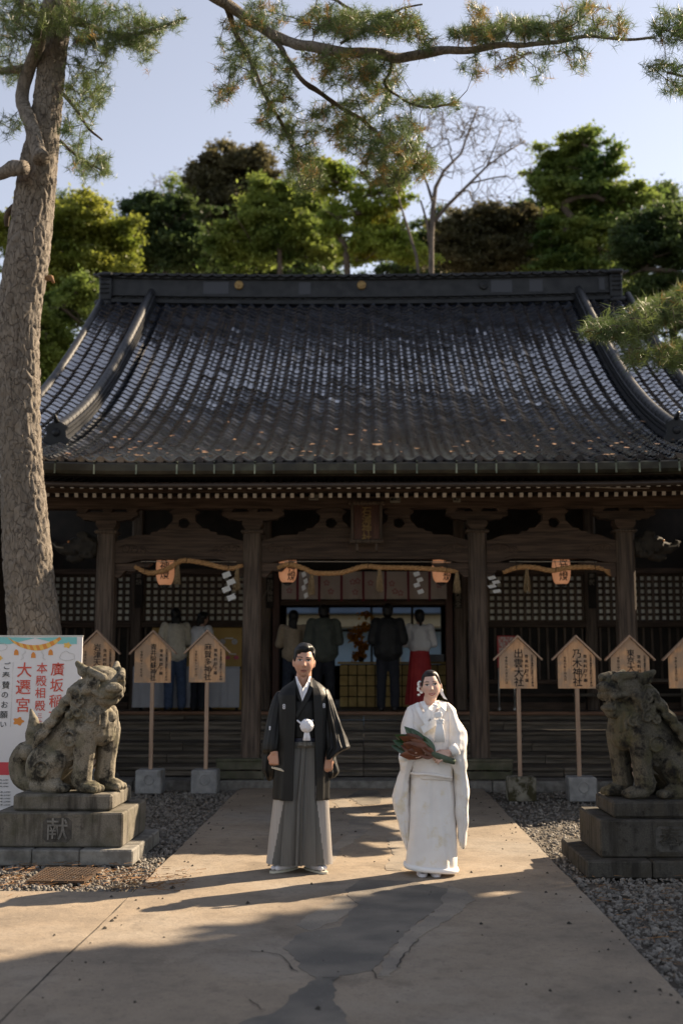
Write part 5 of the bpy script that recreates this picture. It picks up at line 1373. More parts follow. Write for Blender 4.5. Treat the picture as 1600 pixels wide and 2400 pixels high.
def pedestal(name, label, xc, w, yf, dep, mt, kan, base_mats, px0, px1, zs):
    """xc, w: block centre and width; yf front face; zs = (slab top, block top, plinth top)"""
    t = thing(name, label, 'stone pedestal', (xc, yf + dep / 2, 0), 'pedestals of the guardian lions')
    zb, zk, zp = zs
    # bottom course: separate stones, three along the front and back, two at each side
    e = .11 if xc < 0 else .14
    xs = [xc - w / 2 - e, xc - w / 6, xc + w / 6 + .03, xc + w / 2 + e]
    for a, b in zip(xs, xs[1:]):
        for y0, y1 in ((yf - e, yf + .2), (yf + dep - .2, yf + dep + e)):
            MB().box(((a + b) / 2, (y0 + y1) / 2, zb / 2 + random.uniform(-.004, .0)), (b - a - .006, y1 - y0, zb), bev=.012).build('base_stone', base_mats, t)
    for x0, x1 in ((xs[0] + random.uniform(0, .01), xs[0] + .3), (xs[-1] - .3, xs[-1] - .004)):
        MB().box(((x0 + x1) / 2, yf + dep / 2, zb / 2 - .004), (x1 - x0, dep - .415, zb), bev=.012).build('base_stone', base_mats, t)
    blk = MB().box((xc, yf + dep / 2, (zb + zk) / 2), (w, dep, zk - zb - .004), bev=.012).build('block', mt, t)
    MB().box(((px0 + px1) / 2, yf + dep / 2 - .0, (zk + zp) / 2 + .001), (px1 - px0, dep - .2, zp - zk - .004), bev=.018).build('plinth', mt, t)
    # sunk inscription panel with a raised character
    pw, ph = .27, .225; zc = (zb + zk) / 2 - .0
    fr = MB(); o, i_ = (pw / 2, ph / 2), (pw / 2 - .014, ph / 2 - .014); y = yf - .004
    c0 = [(-o[0], -o[1]), (o[0], -o[1]), (o[0], o[1]), (-o[0], o[1])]; c1 = [(-i_[0], -i_[1]), (i_[0], -i_[1]), (i_[0], i_[1]), (-i_[0], i_[1])]
    vv = [(xc + a, y, zc + b) for a, b in c0] + [(xc + a, y, zc + b) for a, b in c1]
    fr.add(vv, [(k, (k + 1) % 4, (k + 1) % 4 + 4, k + 4) for k in range(4)])
    q = .03; oct_ = [(-i_[0] + q, -i_[1]), (i_[0] - q, -i_[1]), (i_[0], -i_[1] + q), (i_[0], i_[1] - q), (i_[0] - q, i_[1]), (-i_[0] + q, i_[1]), (-i_[0], i_[1] - q), (-i_[0], -i_[1] + q)]
    fr.prism([(xc + a * .97, zc + b * .97) for a, b in oct_], 'y', yf - .0025, yf + .02, 1)
    pn = fr.build('inscription_panel', [mt, mat('sunk_dark_stone', (.05, .046, .04), (.1, .092, .08), 20, .95)], t)
    me = text_mesh(kan, .185, base_mats, .008, .0012); put('carved_character', me, pn, (xc, yf - .004, zc + .087))
    return t
def carve_loc(u0, u1, v, Y): return at(u0, v, Y).x, at(u1, v, Y).x
yfL = 9.62; xR = at(287, 1990, yfL).x; xcL = at(135, 1950, yfL).x; wL = 2 * (xR - xcL)
zbL = .13
zkL, zpL = at(287, 1905, yfL).z, at(262, 1862, yfL + .1).z
pedestal('lion_pedestal', 'pale stained stone pedestal carved with a character, under the closed mouth lion', xcL, wL, yfL, 1.0, M['ped_a'], '献', M['stone'], at(31, 1880, yfL + .1).x, at(263, 1880, yfL + .1).x, (zbL, zkL, zpL))
lm = stone_lion('closed'); s_ = 1.0
lion1 = put('guardian_lion', lm, None, (at(172, 1860, 10.02).x, 10.02, zpL - .004), (0, 0, R(-17)), (.955, .955, .955))
tag(lion1, 'pale weathered stone guardian lion with closed mouth and curled tail beside the banner', 'lion statue', 'stone guardian lions')
yfR = 9.2; xLR = at(1407, 2000, yfR).x; xcR = at(1570, 1950, yfR).x; wR = 2 * (xcR - xLR)
zkR, zpR = at(1407, 1922, yfR).z, at(1435, 1878, yfR + .1).z
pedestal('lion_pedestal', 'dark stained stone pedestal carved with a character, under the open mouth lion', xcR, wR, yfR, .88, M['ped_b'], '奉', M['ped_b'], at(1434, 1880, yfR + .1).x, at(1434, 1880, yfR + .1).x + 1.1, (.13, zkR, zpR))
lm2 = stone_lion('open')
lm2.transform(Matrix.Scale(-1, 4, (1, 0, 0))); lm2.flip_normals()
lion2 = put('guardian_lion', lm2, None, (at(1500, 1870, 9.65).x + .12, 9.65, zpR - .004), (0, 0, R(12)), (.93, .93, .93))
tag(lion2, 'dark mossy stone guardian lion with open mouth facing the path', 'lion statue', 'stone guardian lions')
# rusty checker plate cover in the gravel
M['rust'] = mat('rusty_plate', (.045, .031, .023), (.09, .06, .04), 8, .7, .5, 60, c3=(.11, .06, .03), s3=6, t3=(.55, .7), metal=.3)
dc = thing('drain_cover', 'rusty checker plate drain cover lying in the gravel', 'drain cover', (-2.28, 9.0, 0))
MB().prism([(-2.50, 8.73), (-2.07, 8.72), (-2.05, 9.29), (-2.51, 9.32)], 'z', .012, .03).build('plate', M['rust'], dc)
st = MB()
for i in range(15):
    for j in range(18):
        x, y = -2.47 + i * .027, 8.76 + j * .03; a = (i + j) % 2
        st.box((x, y, .0315), (.017 if a else .006, .006 if a else .017, .004))
tag(st.build('tread_studs', M['rust'], dc, fix=False), kind='stuff')

# ================================================================ wooden plaques on posts with concrete feet
def plaque_mat():
    m, nt, bs, out = new_mat('plaque_wood'); N, L = nt.nodes, nt.links
    tc = N.new('ShaderNodeTexCoord'); oi = N.new('ShaderNodeObjectInfo'); mu = N.new('ShaderNodeMath'); mu.operation = 'MULTIPLY'; mu.inputs[1].default_value = 50
    L.new(oi.outputs['Random'], mu.inputs[0]); ad = N.new('ShaderNodeVectorMath'); ad.operation = 'ADD'; L.new(tc.outputs['Object'], ad.inputs[0]); L.new(mu.outputs[0], ad.inputs[1])
    mp = N.new('ShaderNodeMapping'); mp.inputs['Scale'].default_value = (9, 1, .8); L.new(ad.outputs[0], mp.inputs[0])
    g = N.new('ShaderNodeTexNoise'); g.inputs['Scale'].default_value = 7; g.inputs['Detail'].default_value = 6; L.new(mp.outputs[0], g.inputs['Vector'])
    w = N.new('ShaderNodeTexNoise'); w.inputs['Scale'].default_value = 4.5; w.inputs['Detail'].default_value = 5; w.inputs['Roughness'].default_value = .55; L.new(ad.outputs[0], w.inputs['Vector'])
    r = N.new('ShaderNodeValToRGB'); e = r.color_ramp.elements; e[0].position, e[0].color = .3, C((.46, .25, .12)); e[1].position, e[1].color = .75, C((.68, .41, .22)); L.new(g.outputs[0], r.inputs[0])
    mr = N.new('ShaderNodeMapRange'); mr.inputs[1].default_value = .47; mr.inputs[2].default_value = .56; L.new(w.outputs[0], mr.inputs[0])
    ml = N.new('ShaderNodeMath'); ml.operation = 'MULTIPLY'; ml.inputs[1].default_value = .75; L.new(mr.outputs[0], ml.inputs[0])
    mx = N.new('ShaderNodeMix'); mx.data_type = 'RGBA'; L.new(ml.outputs[0], mx.inputs[0]); L.new(r.outputs[0], mx.inputs[6]); mx.inputs[7].default_value = C((.33, .235, .16)); L.new(mx.outputs[2], bs.inputs['Base Color']); bs.inputs['Roughness'].default_value = .6
    return m
M['plaque'] = plaque_mat()
M['post_wood'] = mat('pale_post_wood', (.3, .2, .14), (.42, .29, .2), 9, .7, stretch=(5, 5, .3), rnd=.1)
M['block'] = mat('concrete_foot', (.2, .2, .2), (.31, .31, .3), 9, .9, .4, 80, rnd=.12, c3=(.1, .095, .085), s3=4, t3=(.55, .7))
M['block_moss'] = mat('mossy_concrete_foot', (.17, .157, .125), (.25, .235, .185), 9, .9, .5, 80, c3=(.04, .035, .014), s3=7, t3=(.44, .56))
def sign(u, main, cols, date, Y, v_ap, v_body, v_bot, v_foot, bw_px, bh, label, foot='block', tilt=0.0, bx=None):
    k = Y / F_PX; c = at(u, v_bot, Y); ap = at(u, v_ap, Y).z; zb = at(u, v_bot, Y).z; ze = at(u, v_body, Y).z; hw = bw_px * k / 2
    zf = bh
    x = c.x
    t = thing('shrine_plaque', label, 'wooden sign', (x, Y, 0), 'roofed wooden plaques on posts')
    rise = ap - ze
    MB().prism([(x - hw, zb), (x + hw, zb), (x + hw, ze - .02), (x, ap - .03), (x - hw, ze - .02)], 'y', Y - .012, Y + .012).build('board', M['plaque'], t)
    rl = hw + .065; sl_ = (ap - ze) / (hw + .02)
    for s in (-1, 1):
        z1 = ap - sl_ * rl
        MB().prism([(x, ap - .024), (x + s * rl, z1 - .024), (x + s * (rl + .008), z1 - .006), (x, ap + .004)], 'y', Y - .045, Y + .045).build('roof_board', M['post_wood'], t)
    MB().prism([(x - .021 * 1.1, zf - .01), (x + .021 * 1.1, zf - .01), (x + .024, zb - .002), (x - .024, zb - .002)], 'y', Y - .02, Y + .02).build('post', M['post_wood'], t)
    fx = x if bx is None else bx
    fw = .33
    MB().box((fx, Y, zf / 2 - .01), (fw, .3, zf - .02 + .02), bev=.015).build('concrete_foot', M[foot], t)
    rg = MB(); rg.tube([(fx + .005 + .062 * math.cos(a), Y - .151, zf * .56 + .062 * math.sin(a)) for a in np.linspace(0, 2 * math.pi, 25)], .007, 5, cap=False); rg.build('foot_ring', M[foot], t)
    H_ = (ze - zb)
    lt = None
    if main:
        n = len(main); sz = min(.135, (H_ + .085) / n * .98)
        me = text_mesh(main, sz, M['ink'], .001, sz * .010, True, (H_ + .085) / n / sz * .93); lt = put('main_lettering', me, t, (x + .008, Y - .0145, ze + .068))
    for q, cc in enumerate(cols):
        s2 = min(.046, H_ / len(cc) * .95)
        me = text_mesh(cc, s2, M['ink'], .0006, .0008, True, 1.0 if len(cc) > 7 else 1.25); put('side_lettering', me, t, (x + hw * (.46 + .3 * q), Y - .0145, ze - .0 - .0 * q))
    if date:
        me = text_mesh(date, .034, M['ink'], .0006, .0005, True, 1.1); put('date_lettering', me, t, (x - hw * .62, Y - .0145, ze - .02))
    return t
YLs, YRs = 14.97, 14.22
c1, c2 = '幣帛料御下賜', '能登半島復興祈願により奉納'
sign(225.6, '岩津天満宮', (c1, c2), '令和六年五月', YLs, 1477, 1522, 1600, 1860, 85, .3, 'roofed plaque lettered with five large characters behind the closed mouth lion')
sign(357.7, '青井阿蘇神社', (c1, c2), '令和六年十一月十日', YLs, 1477, 1522, 1600, 1860, 85, .3, 'roofed plaque with six large characters between two other plaques left of the steps', tilt=0)
sign(485.5, '麻賀多神社', (c1, c2), '令和六年十一月三日', YLs, 1476, 1521, 1599, 1860, 84, .3, 'patchily weathered roofed plaque standing nearest the groom and left pillar', bx=at(482, 1830, YLs).x)
sign(1213.7, '出雲大社', (c1, c2), '令和六年八月十六日', YRs, 1489, 1535, 1613.6, 1878, 86, .29, 'roofed plaque with four large characters on a mossy concrete foot', 'block_moss', bx=at(1220, 1850, YRs).x)
sign(1351, '乃木神社', (c1, c2), '令和六年十月九日', YRs, 1489, 1535, 1613.6, 1878, 86, .29, 'bright roofed plaque with four large characters on a clean concrete foot', bx=at(1361, 1850, YRs).x)
sign(1477, '東京大神宮', (c1, c2), '令和七年三月九日', YRs, 1489, 1536, 1614, 1878, 88, .29, 'roofed plaque half hidden behind the head of the open mouth lion')
sign(1612, None, (), '令和七年五月二日', YRs, 1489, 1536, 1613, 1878, 88, .29, 'roofed plaque with only a small date column, last of the row right of the steps')

# ================================================================ printed banner by the pine
BY_ = 11.0
M['banner'] = mat('white_banner', (.72, .71, .72), (.78, .77, .78), 2, .5)
PRN = {'red': mat('red_print', (.62, .09, .06), rough=.5), 'teal': mat('teal_print', (.22, .56, .55), rough=.5), 'orange': mat('orange_print', (.72, .27, .05), rough=.5), 'gold': mat('gold_print', (.8, .5, .12), rough=.5), 'grey': mat('grey_print', (.55, .54, .5), rough=.5), 'pink': mat('deep_red_print', (.6, .06, .08), rough=.5)}
def bz(zx, zy, dy=0.0):
    p = at(zx / 5.345, 1460 + zy / 5.345, BY_ + dy); return p
tl, br_ = bz(-900, 172), bz(972, 2360)
bn = thing('printed_banner', 'white printed fundraising banner with red characters and a drawn straw rope', 'banner', ((tl.x + br_.x) / 2, BY_, 0))
MB().box(((tl.x + br_.x) / 2, BY_ + .012, (tl.z + br_.z) / 2), (br_.x - tl.x, .02, tl.z - br_.z), bev=.002).build('sheet', M['banner'], bn)
M['alu'] = mat('banner_frame', (.5, .5, .48), rough=.4, metal=.6)
MB().box(((tl.x + br_.x) / 2, BY_ + .012, tl.z + .006), (br_.x - tl.x + .01, .03, .012)).build('top_rail', M['alu'], bn)
for x in (tl.x + .3, br_.x - .25): MB().box((x, BY_ + .05, br_.z / 2 + .3), (.03, .03, br_.z + .6)).build('stand_leg', M['alu'], bn)
def flat(name, pts, mt, dy=-.0006):
    y = BY_ + dy
    return MB().add([(p.x, y, p.z) for p in (bz(*q) for q in pts)], [tuple(range(len(pts)))]).build(name, mt, bn, fix=False)
flat('printed_sky', [(-895, 178), (105, 178), (440, 188), (440, 190), (130, 265), (-895, 265)], PRN['teal'])
flat('printed_sky', [(440, 188), (760, 178), (966, 178), (966, 265), (740, 262)], PRN['teal'])
rp = [(105, 185, 14), (170, 235, 22), (250, 275, 28), (340, 300, 32), (420, 312, 34), (500, 310, 34), (590, 288, 30), (680, 245, 24), (762, 188, 12)]
for i in range(len(rp) - 1):
    for h in range(2):
        t0, t1 = h / 2, (h + 1) / 2
        a = [lerp(rp[i][q], rp[i + 1][q], t0) for q in range(3)]; b = [lerp(rp[i][q], rp[i + 1][q], t1) for q in range(3)]
        sk_ = 14
        flat('printed_rope', [(a[0] - sk_, a[1] - a[2]), (b[0] - sk_, b[1] - b[2]), (b[0] + sk_, b[1] + b[2]), (a[0] + sk_, a[1] + a[2])], PRN['orange'] if (i * 2 + h) % 2 else PRN['gold'], -.0012)
for cx, cy in ((208, 365), (422, 400), (638, 365)):
    flat('printed_bell', [(cx - 30, cy + 38), (cx - 26, cy - 10), (cx - 8, cy - 34), (cx + 8, cy - 34), (cx + 26, cy - 10), (cx + 30, cy + 38)], PRN['orange'], -.0012)
def blob_print(cx, cy, r, mt, n=8):
    flat('printed_cloud', [(cx + r * (1 + .2 * math.cos(n * t)) * math.cos(t), cy + .75 * r * (1 + .2 * math.cos(n * t)) * math.sin(t)) for t in np.linspace(0, 6.283, 40, endpoint=False)], mt, -.0010)
blob_print(848, 280, 44, PRN['gold'], 5); blob_print(0, 440, 34, PRN['gold'], 5); blob_print(235, 1232, 62, PRN['orange'], 5)
for pts in ([(750, 440), (770, 380), (830, 350), (880, 380), (930, 390), (940, 450), (860, 470), (790, 465), (750, 440)], [(-40, 340), (20, 350), (80, 330), (95, 290), (60, 255), (0, 250)], [(265, 460), (300, 440), (280, 400), (320, 370), (315, 345)], [(575, 460), (540, 440), (550, 400), (525, 370), (530, 345)]):
    MB().tube([bz(a, b, -.002) for a, b in pts], .0018, 4).build('printed_outline', PRN['grey'], bn)
MB().tube([bz(170, 490, -.002), bz(135, 1300, -.002)], .0012, 4).build('printed_line', PRN['grey'], bn)
def col_text(chars, mt, bold=.008):
    for ch, zx, zy, sz in chars:
        p = bz(zx, zy); k = sz / 5.345 * BY_ / F_PX; me = text_mesh(ch, k * 1.06, mt, .0006, k * bold); put('printed_character', me, bn, (p.x, BY_ - .0025, p.z + k * .52))
col_text([('大', 310, 600, 185), ('遷', 295, 815, 185), ('宮', 290, 1040, 180), ('本', 530, 575, 135), ('殿', 520, 735, 135), ('相', 510, 885, 130), ('殿', 505, 1045, 130), ('廣', 725, 590, 165), ('坂', 715, 790, 165), ('稲', 700, 990, 160), ('荷', 690, 1190, 160)], PRN['red'])
col_text([('三', 503, 1165, 62), ('十', 503, 1240, 62)], PRN['red'], .005)
col_text([('ご', 90, 545, 92), ('奉', 80, 665, 95), ('賛', 78, 785, 95), ('の', 65, 905, 90), ('お', 60, 1030, 90), ('願', 52, 1155, 95), ('い', 45, 1275, 85)], M['ink'], .004)
flat('printed_panel', [(-895, 1745), (360, 1745), (360, 1905), (-895, 1905)], PRN['pink'])
for k, zy in enumerate((1960, 2000, 2040, 2110, 2150, 2190, 2230, 2270)):
    me = text_mesh('皆様のご奉賛をお願い申し上げます', .0155 if k > 2 else .013, M['ink'], .0004, .0003); p = bz(40, zy); put('printed_small_text', me, bn, (p.x - .05, BY_ - .0025, p.z))

# ================================================================ hangings under the beam: ropes, tassels, paper streamers, lanterns, curtain
M['straw'] = mat('straw_rope', (.32, .17, .07), (.52, .3, .13), 40, .8, .6, 90, bdist=.004)
M['straw_pale'] = mat('straw_tassel', (.22, .15, .08), (.36, .26, .14), 40, .85)
M['paper'] = mat('white_paper', (.72, .72, .70), rough=.7, transl=.25)
ROPE_Y = 15.36
def spline(pts, n):
    pts = [Vector(p) for p in pts]; P_ = [pts[0] * 2 - pts[1]] + pts + [pts[-1] * 2 - pts[-2]]; out = []
    for i in range(1, len(P_) - 2):
        for k in range(n):
            t = k / n; a, b, c, d = P_[i - 1], P_[i], P_[i + 1], P_[i + 2]
            out.append(.5 * ((2 * b) + (c - a) * t + (2 * a - 5 * b + 4 * c - d) * t * t + (3 * b - a - 3 * c + d) * t ** 3))
    return out + [pts[-1]]
def straw_rope(px, label, tassels, ends):
    pts = spline([at(u, v, ROPE_Y) for u, v in px], 24)
    o = thing('straw_rope', label, 'straw rope', pts[len(pts) // 2], 'sacred straw ropes under the beam')
    n = len(pts); Ls = [0]
    for a, b in zip(pts, pts[1:]): Ls.append(Ls[-1] + (b - a).length)
    for s in range(3):
        q = []
        for i, p in enumerate(pts):
            t = (pts[min(i + 1, n - 1)] - pts[max(0, i - 1)]).normalized(); x = t.cross(Vector((0, 1, 0))).normalized(); y = x.cross(t)
            a = Ls[i] * 34 + s * 2.094; q.append(p + (x * math.cos(a) + y * math.sin(a)) * .016)
        taper = [(  .0205 * min(1, .55 + 3 * min(Ls[i], Ls[-1] - Ls[i]))) for i in range(n)]
        MB().tube(q, taper, 7).build('strand', M['straw'], o)
    for u, v0, v1 in tassels:
        ts = MB(); p = at(u, v0, ROPE_Y)
        ln = p.z - at(u, v1, ROPE_Y).z
        ts.tube([p + Vector((0, 0, .02)), p + Vector((0, 0, -.02))], .022, 8)
        for k in range(46):
            a = random.uniform(0, 6.28); r0 = random.uniform(0, .02); r1 = r0 + random.uniform(.008, .045) 
            ts.tube([p + Vector((r0 * math.cos(a), r0 * math.sin(a), -.01)), p + Vector((r1 * .7 * math.cos(a), r1 * .7 * math.sin(a), -ln * .5)), p + Vector((r1 * math.cos(a), r1 * math.sin(a), -ln * random.uniform(.85, 1.03)))], [.005, .0045, .002], 4, cap=False)
        ts.build('straw_tassel', M['straw_pale'], o, fix=False)
    if ends:
        u, v = px[-1]; p = at(u, v, ROPE_Y); fr_ = MB()
        for k in range(24): fr_.tube([p, p + Vector((.10 * random.uniform(.7, 1), random.uniform(-.03, .03), -.05 + random.uniform(-.05, .04)))], [.012, .003], 4, cap=False)
        fr_.build('frayed_end', M['straw'], o, fix=False)
    a, b = at(px[0][0] + 15, 1316, ROPE_Y + .03), at(px[-1][0] - 15, 1317, ROPE_Y + .03)
    MB().tube([a, b], .006, 6).build('hanging_rod', M['wire'], o)
    for u in np.linspace(px[1][0], px[-2][0], 3):
        z = interp(u, [q[0] for q in px], [at(q[0], q[1], ROPE_Y).z for q in px]); xx = at(u, 1320, ROPE_Y).x
        MB().tube([(xx, ROPE_Y - .045, z - .02), (xx + .004, ROPE_Y - .03, z + .035), (xx, ROPE_Y + .03, a.z + .01)], .004, 5).build('tie', M['ink'], o)
straw_rope([(316, 1328), (340, 1340), (357, 1343), (385, 1337), (403, 1328), (428, 1314), (474, 1319), (536, 1332), (569, 1325)], 'straw rope over the bay with the vendors counter, left of the entrance', [(416, 1322, 1370), (556, 1335, 1385)], False)
straw_rope([(650, 1331), (678, 1323), (714, 1333), (740, 1343), (800, 1342), (851, 1328), (897, 1330), (963, 1331), (1045, 1336), (1072, 1341)], 'long straw rope sagging across the middle entrance below the name tablet', [(730, 1340, 1396), (889, 1332, 1388), (1070, 1342, 1390)], False)
straw_rope([(1178, 1342), (1208, 1331), (1235, 1329), (1259, 1331), (1290, 1337), (1336, 1330), (1392, 1330), (1412, 1334)], 'straw rope with a frayed end over the bay right of the entrance', [(1234, 1332, 1388)], True)
def streamer(u, v0, v1, tw, label):
    n = 4; p = at(u, v0, ROPE_Y - .06); h = (p.z - at(u, v1, ROPE_Y - .06).z); w = .15
    o = thing('paper_streamer', label, 'paper streamer', p, 'white zigzag paper streamers')
    ca, sa = math.cos(tw), math.sin(tw); seg = h / n
    for k in range(n):
        z0 = -seg * k; s = 1 if k % 2 == 0 else -1; x0 = .03 * (1 if k % 2 else -1)
        q = [(x0 - w * .38, -.0, z0 - seg * .28), (x0 + w * .30, -.004, z0 + seg * .12), (x0 + w * .5, -.008, z0 - seg * .55), (x0 - w * .2, -.004, z0 - seg * .98)]
        if k == n - 1: q = [(a + .01, b, c - seg * .12) for a, b, c in q]
        vv = [(p.x + a * ca - b * sa, p.y + a * sa + b * ca - .002 * k, p.z + c) for a, b, c in q]
        vv2 = [(a, b + .0015, c) for a, b, c in vv]
        MB().add(vv + vv2, [(0, 1, 2, 3), (7, 6, 5, 4), (0, 4, 5, 1), (1, 5, 6, 2), (2, 6, 7, 3), (3, 7, 4, 0)]).build('paper_fold', M['paper'], o)
streamer(535, 1340, 1408, 0, 'zigzag paper streamer over the vendors counter bay')
streamer(713, 1340, 1402, 1.15, 'zigzag paper streamer turned edge on at the entrance, beside the lantern near the left pillar')
streamer(978, 1340, 1392, .75, 'half turned zigzag paper streamer at the entrance above the miko')
streamer(1155, 1350, 1390, .35, 'short zigzag paper streamer beside the right of the two entrance pillars')
def lantern_mat():
    m, nt, bs, out = new_mat('lantern_paper'); bs.inputs['Base Color'].default_value = C((.58, .33, .2)); bs.inputs['Roughness'].default_value = .7
    bs.inputs['Emission Color'].default_value = C((1, .42, .2)); bs.inputs['Emission Strength'].default_value = .07
    return m
M['lantern'] = lantern_mat(); M['black'] = mat('black_lacquer', (.015, .013, .012), rough=.4); M['red_cloth'] = mat('red_paint', (.45, .05, .04), rough=.6)
def lantern(u, v0, v1, Y, label, rot):
    zt, zb = at(u, v0, Y).z, at(u, v1, Y).z; x = at(u, v1, Y).x; h = zt - zb; r = .125
    o = thing('paper_lantern', label, 'lantern', (x, Y, zb), 'paper lanterns under the beam')
    prof_ = []
    for i in range(33):
        t = i / 32; e = math.sqrt(max(0, 1 - abs(2 * t - 1) ** 2.5)); prof_.append((.055 + (r - .055) * e + (.0025 if i % 2 else 0), zb + h * t))
    MB().lathe((x, Y, 0), prof_, 24).build('paper_body', M['lantern'], o)
    for z, m_ in ((zt, 'red_cloth'), (zb, 'black')):
        MB().lathe((x, Y, 0), [(.06, z - .015), (.066, z - .012), (.066, z + .012), (.058, z + .016)], 20).build('rim', M[m_], o)
    MB().tube([(x - .045, Y, zb - .01), (x - .02, Y, zb - .03), (x + .02, Y, zb - .03), (x + .045, Y, zb - .01)], .006, 5).build('bottom_loop', M['black'], o)
    me = text_mesh('御神燈', .135, M['ink'], .0008, .0016, True, .9)
    def wrap(co, no):
        a = co[:, 0] / r + rot; z = zb + h * 1.0 + co[:, 2]; t = np.clip((z - zb) / h, 0, 1); e = np.sqrt(np.maximum(0, 1 - np.abs(2 * t - 1) ** 2.5)); rad = .055 + (r - .055) * e + .004 - co[:, 1]
        return np.stack([x + rad * np.sin(a), Y - rad * np.cos(a), z], 1)
    displace(me, wrap); put('lettering', me, o)
lantern(387, 1297, 1372, 15.75, 'paper lantern hanging over the vendors counter bay', .1)
lantern(674, 1300, 1366, 15.75, 'paper lantern at the entrance beside the pillar above the woman in beige', .55)
lantern(1034, 1300, 1366, 15.75, 'paper lantern with a red rim at the entrance, above the miko', .65)
lantern(1315, 1300, 1370, 15.75, 'paper lantern hanging over the lattice bay right of the entrance', .1)
# curtain over the entrance
M['curtain'] = mat('pale_pink_curtain', (.46, .39, .35), (.55, .48, .43), 3, .85, transl=.15); M['stripe'] = mat('wine_stripe', (.18, .035, .05), rough=.8); M['flower_print'] = mat('rose_print', (.42, .2, .2), rough=.85)
CY = WALL_Y - .35; ca, cb = at(660, 1340, CY), at(1046, 1404, CY)
ct = thing('entrance_curtain', 'pale pink flower printed curtain with wine red stripes across the shrine entrance', 'curtain', ((ca.x + cb.x) / 2, CY, ca.z))
def cyv(x, z): return CY + .02 * math.sin(x * 9) + .012 * math.sin(x * 23 + z * 3) * (ca.z - z) * 3
g_ = MB(); nx, nz_ = 90, 8
vs_ = [(lerp(ca.x, cb.x, i / nx), cyv(lerp(ca.x, cb.x, i / nx), lerp(ca.z, cb.z, j / nz_)), lerp(ca.z, cb.z, j / nz_)) for j in range(nz_ + 1) for i in range(nx + 1)]
g_.add(vs_, [(j * (nx + 1) + i, j * (nx + 1) + i + 1, (j + 1) * (nx + 1) + i + 1, (j + 1) * (nx + 1) + i) for j in range(nz_) for i in range(nx)], 0, True); g_.build('cloth', M['curtain'], ct)
for u in (697, 748, 800, 851, 903, 956, 1006):
    x = at(u, 1370, CY).x; sg = MB(); zs_ = np.linspace(ca.z, cb.z - .03, 8)
    sg.rings([[Vector((x - .02, cyv(x, z) - .006, z)), Vector((x + .02, cyv(x, z) - .006, z)), Vector((x + .02, cyv(x, z) - .001, z)), Vector((x - .02, cyv(x, z) - .001, z))] for z in zs_], True, True, 0, False).build('stripe', M['stripe'], ct)
for k, u in enumerate((678, 720, 775, 765, 826, 832, 868, 838, 925, 918, 938, 985, 1028)):
    v = (1384, 1364, 1386, 1366, 1364, 1388, 1366, 1362, 1386, 1368, 1390, 1384, 1372)[k]; p = at(u, v, CY); fm = MB()
    for q in range(5):
        a = q * 1.2566 + .3; c = (p.x + .035 * math.cos(a), p.z + .035 * math.sin(a)); rg_ = [(c[0] + .019 * math.cos(t), c[1] + .019 * math.sin(t)) for t in np.linspace(0, 6.283, 8, endpoint=False)]
        fm.add([(a_, cyv(a_, b_) - .0035, b_) for a_, b_ in rg_], [tuple(range(8))])
    fm.build('flower_print', M['flower_print'], ct, fix=False)

# ================================================================ inside the hall
M['wicker'] = mat('yellow_panel', (.36, .24, .07), (.5, .35, .12), 6, .6, rnd=.08); M['table_cloth'] = mat('white_table_cloth', (.3, .31, .34), (.36, .37, .4), 2, .8)
M['ochre'] = mat('ochre_board', (.38, .24, .06), (.46, .3, .09), 3, .6)
CN_Y = 20.6; x0, x1 = at(795, 1550, CN_Y).x, at(1046, 1550, CN_Y).x; zt = at(900, 1551, CN_Y).z
cn = thing('offering_counter', 'yellow panelled offering counter inside the entrance', 'counter', ((x0 + x1) / 2, CN_Y, FLOOR_Z))
MB().box(((x0 + x1) / 2, CN_Y + .2, zt - .02), (x1 - x0 + .06, .5, .04), bev=.008).build('counter_top', M['ochre'], cn)
MB().box(((x0 + x1) / 2, CN_Y + .2, (zt + FLOOR_Z) / 2 - .02), (x1 - x0 - .04, .36, zt - FLOOR_Z - .05)).build('carcass', M['wood_dark'], cn)
nx, nz_ = 12, 4; dw, dh = (x1 - x0) / nx, (zt - .05 - FLOOR_Z) / nz_
pm = MB().box((0, 0, 0), (dw - .018, .02, dh - .018), bev=.004).mesh('panel', M['wicker'])
for i in range(nx):
    for j in range(nz_): put('panel', pm, cn, (x0 + dw * (i + .5), CN_Y + .005, FLOOR_Z + dh * (j + .5)))
wb = MB().box((at(1020, 1540, CN_Y).x, CN_Y + .1, zt + .06), (.3, .2, .12), bev=.01)
wbo = thing('white_box', 'small white box on the offering counter beside the miko', 'box', (at(1020, 1540, CN_Y).x, CN_Y + .1, zt))
wb.build('body', M['table_cloth'], wbo); MB().box((at(1020, 1540, CN_Y).x, CN_Y + .1, zt + .123), (.31, .21, .012), bev=.003).build('lid', M['table_cloth'], wbo)
# autumn branch arrangement on the counter
M['orange_leaf'] = mat('orange_leaves', (.55, .2, .02), (.7, .32, .03), 9, .6, transl=.4)
ob = thing('autumn_branch', 'vase of orange autumn branches standing on the offering counter', 'branches', (at(846, 1550, CN_Y + .2).x, CN_Y + .2, zt))
vx, vy = at(846, 1550, CN_Y + .2).x, CN_Y + .2
MB().lathe((vx, vy, zt), [(.03, 0), (.05, .02), (.055, .08), (.03, .13), (.035, .15)], 14).build('vase', M['wood_dark'], ob)
tg = [at(u + random.gauss(0, 7), v + random.gauss(0, 6), CN_Y + .2 + random.gauss(0, .06)) for u, v, n in ((846, 1475, 22), (862, 1440, 9), (826, 1485, 12), (838, 1500, 14), (850, 1515, 22), (846, 1535, 14), (835, 1538, 12), (860, 1470, 8)) for _ in range(n)]
sk = dense([Vector((vx, vy, zt + .1)), at(846, 1515, vy), at(846, 1480, vy), at(856, 1445, vy)], .06)
nodes, par, tips = grow(sk, tg, .06, 0, 3)
